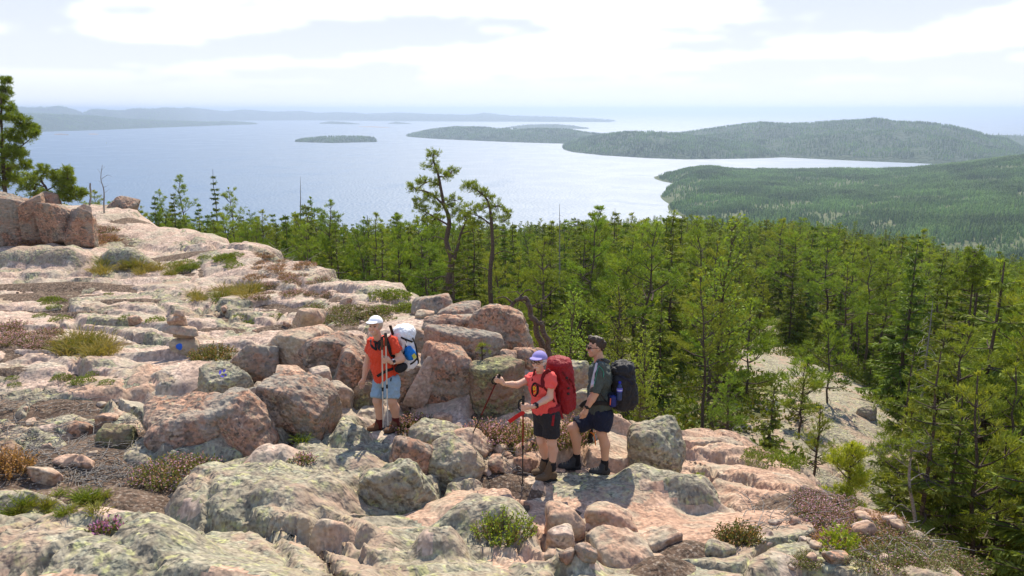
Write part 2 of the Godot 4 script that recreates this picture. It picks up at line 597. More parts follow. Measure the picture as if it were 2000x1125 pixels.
func lay_swells() -> void:
	var n := 0
	for s in SWELLS:
		var box: Array = s[0]
		var cx: float = (box[0] + box[2]) * 0.5
		var foot := spot(cx, box[3], s[3])
		var b: float = (562.5 - (box[1] + box[3]) * 0.5) / FOCAL
		var px: float = s[3] / (FOCAL * (cos_p + b * sin_p))
		var wide: float = (box[2] - box[0]) * px * 1.12
		var deep: float = wide * s[2]
		var k := -ray(cx, (box[1] + box[3]) * 0.5).y
		var tall: float = (box[3] - box[1]) * px * (1.0 + k * k * 0.5) - 0.62 * deep * k
		tall = clampf(tall, 0.05 * wide, 0.34 if s[3] < 10.5 else 0.15)
		if s[1] == 1 and s[3] > 20.0:
			tall = 0.55
		var o := [foot.x, foot.z - deep * 0.5, wide * 0.5, deep * 0.5, tall, cos(s[4]), sin(s[4]), s[1], n * 7.3, foot.y]
		n += 1
		swells.append(o)
		var r := maxf(wide, deep) * 0.62 + 0.2
		for i in range(floori((o[0] - r) * 0.5), floori((o[0] + r) * 0.5) + 1):
			for j in range(floori((o[1] - r) * 0.5), floori((o[1] + r) * 0.5) + 1):
				var key := Vector2i(i, j)
				if not swell_near.has(key):
					swell_near[key] = []
				swell_near[key].append(o)


func swell(x: float, z: float, h: float) -> Vector2:
	# the height with the swells added, and the crust that grows there (-1: as around)
	var key := Vector2i(floori(x * 0.5), floori(z * 0.5))
	var crust := -1.0
	if swell_near.has(key):
		for o in swell_near[key]:
			var dx: float = x - o[0]
			var dz: float = z - o[1]
			var u: float = (dx * o[5] - dz * o[6]) / o[2]
			var w: float = (dx * o[6] + dz * o[5]) / o[3]
			var q := pow(absf(u * u * u) + absf(w * w * w), 0.3333)
			if q < 1.25:
				q += 0.22 * n_lump.get_noise_2d(x * 0.55 + o[8], z * 0.55) + 0.025 * n_lump.get_noise_2d(x * 1.6, z * 1.6 + o[8])
				var e := clampf((0.12 + 0.7 * o[4]) / minf(o[2], o[3]), 0.12, 0.7)
				var top: float = o[9] + o[4] * (1.02 - 0.22 * q * q) + 0.35 * (h - o[9]) + 0.05 * n_lump.get_noise_2d(x * 1.2 + o[8], z * 1.2) - 0.03 * absf(n_lump.get_noise_2d(x * 0.7, z * 0.7 + o[8]))
				var a := 1.0 - smoothstep(1.0 - e, 1.0, q)
				if a > 0.0 and top > h:
					h = lerpf(h, top, a)
					if a > 0.5:
						crust = o[7]
	return Vector2(h, crust)


const FEET := [[748, 841, 10.06], [722, 840, 9.89], [781, 841, 9.96], [757, 845, 9.79], [1073, 926, 9.04], [1046, 926, 8.92], [1086, 937, 8.9], [1042, 937, 8.73], [1134, 917, 9.42], [1089, 913, 9.34], [1189, 930, 9.33], [1153, 920, 9.25]]
var treads: Array[Vector3] = []


func trodden(x: float, z: float, h: float) -> float:
	# the small level spots on which the hikers stand
	if z > -8.2 or z < -10.7 or x < -2.6 or x > 1.8:
		return h
	var sum := 0.0
	var y := 0.0
	var most := 0.0
	for t in treads:
		var w := exp(-((x - t.x) ** 2 + (z - t.z) ** 2) / 0.028)
		sum += w
		y += w * t.y
		most = maxf(most, w)
	if most < 0.002:
		return h
	return lerpf(h, y / sum, minf(1.0, most * 1.6))


func rockiness(x: float, z: float, base: float) -> float:
	# 1 on the bare hill, 0 on the forest floor
	var d := -z
	var r := 1.0 - smoothstep(30.0, 42.0, d)
	var edge := n_patch.get_noise_2d(x * 0.5, z * 0.5) * 0.9
	r = minf(r, smoothstep(-3.1, -1.9, base + edge))
	if d < 15.0 or d > 92.0:
		return r
	for o in outcrops:
		var q := Vector2((x - o[0]) / o[2], (z - o[1]) / o[3]).length()
		r = maxf(r, 1.0 - smoothstep(0.75, 1.1, q + edge * 0.35))
	return r


# long joints in the rock, as pixels on the ground
const JOINTS := [[[-40, 596], [120, 602], [235, 614]], [[0, 562], [150, 553], [280, 562], [400, 578]], [[-20, 640], [200, 634], [330, 640], [420, 632]], [[250, 562], [420, 600], [520, 592], [600, 600]], [[430, 542], [560, 562], [700, 566]], [[560, 540], [640, 578], [700, 602]],
	[[335, 428], [350, 455], [385, 476]], [[-20, 541], [160, 541], [300, 537]], [[400, 602], [480, 622], [560, 628]], [[160, 640], [280, 656], [330, 672]], [[400, 478], [520, 500], [600, 530]], [[1330, 905], [1450, 932], [1570, 962]], [[1340, 872], [1440, 892], [1490, 908]], [[1290, 965], [1420, 988]],
	[[300, 962], [420, 986], [560, 1002]], [[520, 932], [490, 1000], [560, 1075]], [[60, 1045], [200, 1080], [300, 1112]], [[640, 1012], [700, 1085]], [[880, 1012], [980, 1062], [1070, 1105]], [[180, 770], [280, 752], [330, 770]], [[60, 700], [180, 730], [260, 760]], [[440, 1010], [620, 1060], [760, 1110]], [[0, 500], [150, 508], [300, 505], [380, 498]], [[240, 470], [360, 486], [470, 484]], [[640, 560], [760, 590], [830, 600]], [[470, 545], [420, 590], [440, 625]], [[120, 580], [150, 640]], [[300, 580], [360, 640]], [[560, 600], [500, 650]]]
var joints := {}


func lay_joints() -> void:
	for line in JOINTS:
		var last := Vector2.ZERO
		for i in line.size():
			var p := EYE
			var r := ray(line[i][0], line[i][1])
			var d := 4.0
			while d < 60.0 and p.y > near_land.height(p.x, p.z):
				d += 0.05
				p = EYE + r * d
			var here := Vector2(p.x, p.z)
			if i > 0:
				var seg := [last, here]
				var n := int(last.distance_to(here) / 0.4) + 2
				for k in n:
					var c := last.lerp(here, k / (n - 1.0))
					for a in [-1, 0, 1]:
						for b in [-1, 0, 1]:
							var key := Vector2i(floori(c.x) + a, floori(c.y) + b)
							if not joints.has(key):
								joints[key] = []
							if not joints[key].has(seg):
								joints[key].append(seg)
			last = here


func joint_at(x: float, z: float) -> float:
	var key := Vector2i(floori(x), floori(z))
	if not joints.has(key):
		return 0.0
	var p := Vector2(x + 0.16 * n_lump.get_noise_2d(x * 0.6, z * 0.6), z + 0.16 * n_lump.get_noise_2d(x * 0.6 + 50.0, z * 0.6))
	var wide := 0.045 + 0.0042 * -z
	var h := 0.0
	for seg in joints[key]:
		var a: Vector2 = seg[0]
		var b: Vector2 = seg[1]
		var q := Geometry2D.get_closest_point_to_segment(p, a, b)
		var r := p.distance_to(q)
		var s := signf((b - a).cross(p - a))
		h -= (0.07 + 0.004 * -z) * (1.0 - smoothstep(0.0, wide, r))
		h -= s * 0.03 * maxf(0.0, 1.0 - r / 0.8) * smoothstep(0.0, wide, r) * signf(b.x - a.x)
	return h


func rock_relief(x: float, z: float) -> float:
	var wx := x + n_warp.get_noise_2d(x, z) * 0.55
	var wz := z + n_warp.get_noise_2d(x + 71.0, z - 13.0) * 0.55
	# sheets that step up away from the viewer and lean back gently
	var big := n_wave.get_noise_2d(x, z)
	var t := (-wz + 0.22 * wx) / 2.1 + 1.5 * big
	var f := t - floorf(t)
	var amp := 0.16 + 0.22 * n_wave.get_noise_2d(x * 1.7 + 40.0, z * 1.7)
	var saw := (1.0 - f) * smoothstep(0.0, 0.09, f) if f < 0.5 else 1.0 - f
	var h := amp * (saw - 0.5)
	var t2 := (-wz - 0.35 * wx) / 0.83 + 1.1 * n_wave.get_noise_2d(x * 1.3 - 20.0, z * 1.3)
	var f2 := t2 - floorf(t2)
	h += maxf(0.0, 0.05 + 0.10 * n_wave.get_noise_2d(x * 2.0 - 7.0, z * 2.0)) * ((1.0 - f2) * smoothstep(0.0, 0.16, f2) - 0.5)
	# blocks parted by joints
	var e := n_edge.get_noise_2d(wx, wz * 0.8) + 1.0
	var crack := 1.0 - smoothstep(0.0, 0.085, e)
	h += 0.11 * n_cell.get_noise_2d(wx, wz * 0.8) * smoothstep(0.02, 0.16, e) - 0.24 * crack * crack
	var e2 := n_edge2.get_noise_2d(wx * 0.7, wz) + 1.0
	var c2 := (1.0 - smoothstep(0.0, 0.14, e2)) * clampf(0.4 + 1.8 * big, 0.0, 1.0)
	var far := smoothstep(10.5, 14.0, -z)
	h *= 1.0 - 0.58 * far
	h += 0.035 * n_cell2.get_noise_2d(wx * 0.7, wz) * smoothstep(0.02, 0.22, e2) * (1.0 - 0.6 * far) - 0.08 * c2 * (1.0 - 0.4 * far)
	h += 0.05 * n_wave.get_noise_2d(x * 2.6, z * 2.6 + 9.0)
	h += (0.030 - 0.014 * far) * n_lump.get_noise_2d(x, z) + 0.014 * n_fine.get_noise_2d(x, z)
	return h + joint_at(x, z)


func rock_y(x: float, z: float) -> float:
	var base := near_land.height(x, z)
	var r := rockiness(x, z, base)
	var d := -z
	if r <= 0.0:
		return base + 0.25 * n_patch.get_noise_2d(x * 1.4, z * 1.4) * clampf(d * 0.05, 0.3, 4.0)
	return trodden(x, z, swell(x, z, base + rock_relief(x, z) * r + (1.0 - r) * 0.25 * n_patch.get_noise_2d(x * 1.4, z * 1.4)).x)


func soil_lift(x: float, z: float) -> float:
	var key := Vector2i(floori(x * 0.5), floori(z * 0.5))
	if not soil_near.has(key):
		return 0.0
	var s := 0.0
	for o in soil_near[key]:
		var q: float = ((x - o[0]) / o[2]) ** 2 + ((z - o[1]) / o[3]) ** 2
		if q < 4.0:
			s = maxf(s, exp(-q) * o[4])
	return s


func soil_y(x: float, z: float) -> float:
	var s := soil_lift(x, z)
	if s < 0.02:
		return -1e4
	return trodden(x, z, near_land.height(x, z) - 0.24 + 0.34 * s + 0.05 * n_wave.get_noise_2d(x * 4.0, z * 4.0) + 0.012 * n_fine.get_noise_2d(x, z)) - 0.006


var cache_y := PackedFloat32Array()
var cache_x0 := -24.0
var cache_z0 := -40.0
var cache_step := 0.1
var cache_nx := 400
var cache_nz := 376


func ground_y(x: float, z: float) -> float:
	if cache_y.size():
		var fx := (x - cache_x0) / cache_step
		var fz := (z - cache_z0) / cache_step
		if fx > 0.0 and fz > 0.0 and fx < cache_nx - 1 and fz < cache_nz - 1:
			var i := int(fx)
			var j := int(fz)
			fx -= i
			fz -= j
			var q := j * cache_nx + i
			return (cache_y[q] * (1.0 - fx) + cache_y[q + 1] * fx) * (1.0 - fz) + (cache_y[q + cache_nx] * (1.0 - fx) + cache_y[q + cache_nx + 1] * fx) * fz
	return rock_y(x, z)


func lines(from: float, fine_a: float, fine_b: float, to: float, step: float, mid: float, g1: float, g2: float) -> PackedFloat32Array:
	# coordinates that lie close together between fine_a and fine_b and spread outside
	var out := PackedFloat32Array()
	var x := fine_a
	while x <= fine_b:
		out.append(x)
		x += step
	var s := step
	while x < to:
		out.append(x)
		s *= 1.0 + (g1 if x - fine_b < mid else g2)
		x += s
	out.append(to)
	x = fine_a - step
	s = step
	while x > from:
		out.insert(0, x)
		s *= 1.0 + (g1 if fine_a - x < mid else g2)
		x -= s
	out.insert(0, from)
	return out


func build_land() -> void:
	n_warp = noise(FastNoiseLite.TYPE_SIMPLEX_SMOOTH, 0.45, 3, 2)
	n_cell = noise(FastNoiseLite.TYPE_CELLULAR, 0.52, 5, 1, FastNoiseLite.RETURN_CELL_VALUE)
	n_edge = noise(FastNoiseLite.TYPE_CELLULAR, 0.52, 5, 1, FastNoiseLite.RETURN_DISTANCE2_SUB)
	n_cell2 = noise(FastNoiseLite.TYPE_CELLULAR, 1.45, 6, 1, FastNoiseLite.RETURN_CELL_VALUE)
	n_edge2 = noise(FastNoiseLite.TYPE_CELLULAR, 1.45, 6, 1, FastNoiseLite.RETURN_DISTANCE2_SUB)
	n_wave = noise(FastNoiseLite.TYPE_SIMPLEX_SMOOTH, 0.13, 7, 2)
	n_lump = noise(FastNoiseLite.TYPE_SIMPLEX_SMOOTH, 1.25, 8, 3)
	n_fine = noise(FastNoiseLite.TYPE_SIMPLEX_SMOOTH, 6.0, 9, 3)
	n_patch = noise(FastNoiseLite.TYPE_SIMPLEX_SMOOTH, 0.22, 10, 3)
	for c in FEET:
		treads.append(spot(c[0], c[1], c[2]))
	lay_swells()
	near_land = LandForm.new()
	near_land.fit(land_points(), 1.6, 800.0)
	lay_joints()
	for c in [[1550, 715, 36, 3.2, 6.5], [1620, 800, 23, 2.6, 4.0], [1690, 800, 22, 2.0, 2.4], [1600, 850, 19, 2.2, 2.8], [1640, 770, 27, 2.6, 4.2], [1500, 690, 42, 2.0, 4.0], [1440, 560, 75, 3, 8], [1520, 640, 50, 2.2, 5], [1340, 580, 62, 2.5, 4]]:
		var p := spot(c[0], c[1], c[2])
		outcrops.append([p.x, p.z, c[3], c[4]])
	# hollows filled with dark earth: [pixel x, pixel y, half width, half depth, lift]
	for c in [[60, 800, 1.5, 0.7, 0.9], [250, 860, 1.4, 0.7, 0.75], [120, 900, 1.6, 0.9, 1.0], [330, 930, 1.3, 0.7, 1.0], [230, 965, 0.9, 0.5, 0.9], [60, 675, 2.2, 0.8, 0.9], [300, 720, 0.9, 0.4, 0.7],
			[60, 580, 2.4, 1.0, 0.75], [350, 575, 2.6, 0.7, 0.6], [110, 560, 2.4, 0.7, 0.95], [250, 592, 3.0, 0.45, 0.9], [120, 610, 2.2, 0.35, 0.7], [470, 560, 1.6, 0.5, 0.8], [640, 590, 1.3, 0.7, 0.85], [700, 610, 1.0, 0.6, 0.8], [420, 640, 1.0, 0.35, 0.7], [540, 640, 0.8, 0.5, 0.8], [330, 505, 2.0, 0.9, 0.8], [250, 430, 1.6, 1.6, 0.8], [150, 755, 0.9, 0.22, 0.7], [30, 720, 0.9, 0.25, 0.8], [230, 745, 0.5, 0.25, 0.8], [420, 745, 0.5, 0.3, 0.8], [560, 590, 1.6, 0.9, 0.7], [660, 640, 1.2, 0.9, 0.8], [400, 515, 2.0, 1.6, 0.7], [200, 460, 2.0, 1.8, 0.8], [560, 545, 1.2, 1.0, 0.6],
			[980, 890, 0.8, 0.6, 1.0], [1060, 880, 0.8, 0.5, 0.9], [1010, 940, 0.7, 0.4, 0.9], [860, 820, 0.7, 0.35, 0.8], [1100, 1000, 0.7, 0.4, 0.8], [1130, 1050, 0.5, 0.4, 0.8], [1350, 1075, 0.55, 0.5, 1.0], [1300, 1110, 0.5, 0.4, 1.0],
			[1560, 1010, 0.9, 0.7, 0.9], [1640, 1060, 0.9, 0.6, 0.9], [1700, 1050, 0.8, 0.6, 0.9], [1610, 970, 1.0, 0.6, 0.9], [1800, 1100, 0.6, 0.5, 0.8], [1480, 1060, 0.5, 0.4, 0.9]]:
		var p := EYE
		var r := ray(c[0], c[1])
		var d := 4.0
		while d < 60.0 and p.y > near_land.height(p.x, p.z):
			d += 0.05
			p = EYE + r * d
		soil_spots.append([p.x, p.z, c[2], c[3], c[4]])
	for o in soil_spots:
		for i in range(floori((o[0] - 2.0 * o[2]) * 0.5), floori((o[0] + 2.0 * o[2]) * 0.5) + 1):
			for j in range(floori((o[1] - 2.0 * o[3]) * 0.5), floori((o[1] + 2.0 * o[3]) * 0.5) + 1):
				var key := Vector2i(i, j)
				if not soil_near.has(key):
					soil_near[key] = []
				soil_near[key].append(o)

	var xs := lines(-460.0, -9.0, 7.0, 470.0, 0.046, 16.0, 0.0115, 0.06)
	var zs := lines(-880.0, -13.2, -4.6, 3.0, 0.046, 26.0, 0.0115, 0.055)
	var nx := xs.size()
	var nz := zs.size()
	var v := PackedVector3Array()
	var col := PackedColorArray()
	var kind := PackedByteArray()
	v.resize(nx * nz)
	col.resize(nx * nz)
	kind.resize(nx * nz)
	var q := 0
	for j in nz:
		var z := zs[j]
		for i in nx:
			var x := xs[i]
			if absf(x) > -z * 1.05 + 14.0:
				v[q] = Vector3(x, near_land.height(x, z), z)
				kind[q] = 3
				col[q] = Color.WHITE
				q += 1
				continue
			var base := near_land.height(x, z)
			var r := rockiness(x, z, base)
			var h := base
			if r > 0.0:
				h += rock_relief(x, z) * r
			if r < 1.0:
				h += (1.0 - r) * 0.25 * n_patch.get_noise_2d(x * 1.4, z * 1.4) * clampf(-z * 0.05, 0.3, 4.0)
			var sw := swell(x, z, h)
			v[q] = Vector3(x, trodden(x, z, sw.x), z)
			# which crust grows here: lichen on the rocks beside the trail, bleached rock higher up, trodden rock along the trail
			var pn := n_patch.get_noise_2d(x * 2.0, z * 2.0)
			var k := 0
			if r < 0.45:
				k = 3
			elif -z > 15.0 and base < -2.6:
				k = 1
			elif -z < 13.5 and x > -0.2 + 0.9 * pn and -z > 6.2 + x * 0.3 + pn * 1.6:
				k = 2
			elif -z < 9.4 + 1.4 * pn - 0.25 * x:
				k = 1 if pn > -0.30 else 2
			elif pn > 0.22:
				k = 1
			if sw.y >= 0.0:
				k = int(sw.y)
				if pn > 0.34 and k == 1 or pn < -0.42 and k == 0:
					k = 2 - k * 2 if k == 1 else 1
			kind[q] = k
			var tone := 1.0 + 0.16 * n_patch.get_noise_2d(x * 0.7 + 31.0, z * 0.7)
			col[q] = Color(tone, tone * (1.0 - 0.03 * pn), tone * (1.0 - 0.05 * pn))
			q += 1
	var idx := [PackedInt32Array(), PackedInt32Array(), PackedInt32Array(), PackedInt32Array()]
	for k in 4:
		var list := PackedInt32Array()
		for j in nz - 1:
			for i in nx - 1:
				var a := j * nx + i
				if kind[a] == k:
					list.append(a)
					list.append(a + 1)
					list.append(a + nx)
					list.append(a + 1)
					list.append(a + nx + 1)
					list.append(a + nx)
		idx[k] = list
	# one set of vertices, shared so that shading runs on across the crusts
	var n := PackedVector3Array()
	n.resize(v.size())
	for j in nz:
		for i in nx:
			var a := j * nx + i
			var dx := v[a + (1 if i < nx - 1 else 0)] - v[a - (1 if i > 0 else 0)]
			var dz := v[a + (nx if j < nz - 1 else 0)] - v[a - (nx if j > 0 else 0)]
			n[a] = dz.cross(dx).normalized()
	var m := ArrayMesh.new()
	var look := [mats.pale, mats.lichen, mats.path, mats.floor_]
	for k in 4:
		var map := PackedInt32Array()
		map.resize(v.size())
		map.fill(-1)
		var vv := PackedVector3Array()
		var nn := PackedVector3Array()
		var cc := PackedColorArray()
		var list: PackedInt32Array = idx[k]
		for i in list.size():
			var a := list[i]
			if map[a] < 0:
				map[a] = vv.size()
				vv.append(v[a])
				nn.append(n[a])
				cc.append(col[a])
			list[i] = map[a]
		var arr := []
		arr.resize(Mesh.ARRAY_MAX)
		arr[Mesh.ARRAY_VERTEX] = vv
		arr[Mesh.ARRAY_NORMAL] = nn
		arr[Mesh.ARRAY_COLOR] = cc
		arr[Mesh.ARRAY_INDEX] = list
		m.add_surface_from_arrays(Mesh.PRIMITIVE_TRIANGLES, arr)
		m.surface_set_material(k, look[k])
	tag(put_mesh("ground", m, null), "pink granite hill with lichen crusts above a wooded slope", "ground", "", "structure")

	# the earth that fills the hollows of the rock
	var sv := PackedVector3Array()
	var si := PackedInt32Array()
	var sx := 330
	var sz := 330
	var zlist := PackedFloat32Array()
	for j in sz:
		zlist.append(-4.6 - 25.0 * pow(j / (sz - 1.0), 1.35))
	var keep := PackedByteArray()
	for j in sz:
		for i in sx:
			var x := -19.0 + 25.5 * i / (sx - 1.0)
			var z := zlist[j]
			var y := soil_y(x, z)
			var ok := y > -1e3
			keep.append(1 if ok else 0)
			sv.append(Vector3(x, y if ok else 0.0, z))
	for j in sz - 1:
		for i in sx - 1:
			var a := j * sx + i
			if keep[a] and keep[a + 1] and keep[a + sx] and keep[a + sx + 1]:
				si.append_array([a, a + sx, a + 1, a + 1, a + sx, a + sx + 1])
	tag(put_mesh("soil", smooth_mesh(sv, si), mats.soil), "dark brown earth in the hollows of the rock", "soil", "", "structure")

	var strips := []
	strips.resize(cache_nz)
	var id := WorkerThreadPool.add_group_task(func(j: int) -> void:
		var z := cache_z0 + j * cache_step
		var strip := PackedFloat32Array()
		strip.resize(cache_nx)
		for i in cache_nx:
			var x := cache_x0 + i * cache_step
			if absf(x) < -z * 0.75 + 2.0:
				strip[i] = maxf(rock_y(x, z), soil_y(x, z))
			else:
				strip[i] = near_land.height(x, z)
		strips[j] = strip, cache_nz)
	WorkerThreadPool.wait_for_group_task_completion(id)
	var all := PackedFloat32Array()
	for j in cache_nz:
		all.append_array(strips[j])
	cache_y = all


# ---------------------------------------------------------------- the bay, its islands and the hills round it
func along(list: Array, px: float) -> float:
	# the height in the list of [x, y] pairs at px
	if px <= list[0][0]:
		return list[0][1]
	for i in range(1, list.size()):
		if px <= list[i][0]:
			return lerpf(list[i - 1][1], list[i][1], (px - list[i - 1][0]) / float(list[i][0] - list[i - 1][0]))
	return list[-1][1]


func far_hill(called: String, label: String, ridge: Array, shore: Array, deep: float, seed_: int, tree_step: float, tree_size: float, mat: Material) -> void:
	# ridge: the skyline; shore: the waterline, whose distance follows from the level of the sea; deep: metres from shore to ridge
	var x0: float = ridge[0][0]
	var x1: float = ridge[-1][0]
	var cols := clampi(int((x1 - x0) / 4.0), 30, 240)
	var rows := 26
	var nz := noise(FastNoiseLite.TYPE_SIMPLEX_SMOOTH, 0.0016, seed_, 4)
	var v := PackedVector3Array()
	for i in cols + 1:
		var px := lerpf(x0, x1, i / float(cols))
		var s := on_sea(px, along(shore, px))
		var dir := Vector3(s.x, 0, s.z).normalized()
		var ds := Vector2(s.x, s.z).length()
		var end := minf(1.0, minf(i, cols - i) / 7.0)
		for j in rows + 1:
			var t := j / float(rows) * 1.7
			var dist := ds + deep * t * (0.45 + 0.55 * end)
			var p := EYE + dir * dist
			var r := ray(px, along(ridge, px))
			var top := EYE.y + r.y * ((ds + deep * (0.45 + 0.55 * end)) / Vector2(r.x, 1.0).length())
			var rise := sin(clampf(t, 0.0, 1.0) * PI * 0.5) if t < 1.0 else 1.0 - 0.8 * (t - 1.0)
			rise = pow(maxf(rise, 0.0), 0.85)
			var h := lerpf(SEA - 4.0, top - tree_size * 0.7, rise)
			h += nz.get_noise_2d(p.x, p.z) * (top - SEA) * 0.35 * sin(clampf(t, 0.0, 1.0) * PI)
			v.append(Vector3(p.x, h if j > 0 else SEA - 12.0, p.z))
	var idx := PackedInt32Array()
	for i in cols:
		for j in rows:
			var a := i * (rows + 1) + j
			var b := a + rows + 1
			idx.append_array([a, a + 1, b, b, a + 1, b + 1])
	var o := put_mesh(called, smooth_mesh(v, idx), mat)
	tag(o, label, "hills" if called == "hills" else "island", "", "structure")
	# the wood on it
	var rng := RandomNumberGenerator.new()
	rng.seed = seed_
	var places: Array[Transform3D] = []
	var width := v[0].distance_to(v[cols * (rows + 1)])
	var n := int(width * deep / (tree_step * tree_step))
	var thin := noise(FastNoiseLite.TYPE_SIMPLEX_SMOOTH, 0.004, seed_ + 3, 3)
	for k in n:
		var i := rng.randf() * (cols - 0.01)
		var j := (0.03 + rng.randf() * 0.62) * rows
		var ii := int(i)
		var jj := int(j)
		var a := ii * (rows + 1) + jj
		var b := a + rows + 1
		var p := v[a].lerp(v[b], i - ii).lerp(v[a + 1].lerp(v[b + 1], i - ii), j - jj)
		if p.y < SEA + 2.0 or thin.get_noise_2d(p.x, p.z) > 0.34:
			continue
		var s := tree_size * rng.randf_range(0.6, 1.25)
		places.append(Transform3D(Basis(Vector3.UP, rng.randf() * TAU).scaled(Vector3(s * 0.42, s, s * 0.42)), p - Vector3(0, 0.4, 0)))
	wood(places, "far_forest", "conifer wood on the " + label, seed_)


func far_cone() -> ArrayMesh:
	# a small conifer for woods kilometres away: a ragged stack of skirts
	var v := PackedVector3Array()
	var c := PackedColorArray()
	var idx := PackedInt32Array()
	for k in 3:
		var y0 := 0.08 + 0.27 * k
		var r := 0.5 - 0.13 * k
		var base := v.size()
		v.append(Vector3(0, y0 + 0.42, 0))
		c.append(Color(0.10, 0.175, 0.042))
		for i in 7:
			var a := TAU * i / 7.0 + k
			v.append(Vector3(cos(a) * r, y0 - 0.06 * (i % 2), sin(a) * r * (0.85 + 0.15 * (i % 3))))
			c.append(Color(0.10, 0.175, 0.042))
		for i in 7:
			idx.append_array([base, base + 1 + (i + 1) % 7, base + 1 + i])
	return smooth_mesh(v, idx, c)


var cone_mesh: ArrayMesh


func wood(places: Array[Transform3D], called: String, label: String, seed_: int) -> void:
	if places.is_empty():
		return
	if cone_mesh == null:
		cone_mesh = far_cone()
	var mm := MultiMesh.new()
	mm.transform_format = MultiMesh.TRANSFORM_3D
	mm.use_colors = true
	mm.mesh = cone_mesh
	mm.instance_count = places.size()
	var rng := RandomNumberGenerator.new()
	rng.seed = seed_
	var tone := noise(FastNoiseLite.TYPE_SIMPLEX_SMOOTH, 0.0035, seed_ + 5, 3)   # stands of different kind and age
	for i in places.size():
		mm.set_instance_transform(i, places[i])
		var stand := tone.get_noise_2d(places[i].origin.x, places[i].origin.z)
		var t := rng.randf_range(0.7, 1.3) * (1.0 + 0.75 * stand)
		var g := rng.randf()
		mm.set_instance_color(i, Color(t * (1.0 + 0.5 * g * g), t * (1.0 + 0.35 * g * g), t))
	var o := MultiMeshInstance3D.new()
	o.name = numbered(called)
	o.multimesh = mm
	o.material_override = mats.far_tree
	add_child(o)
	tag(o, label, "forest", "", "stuff")


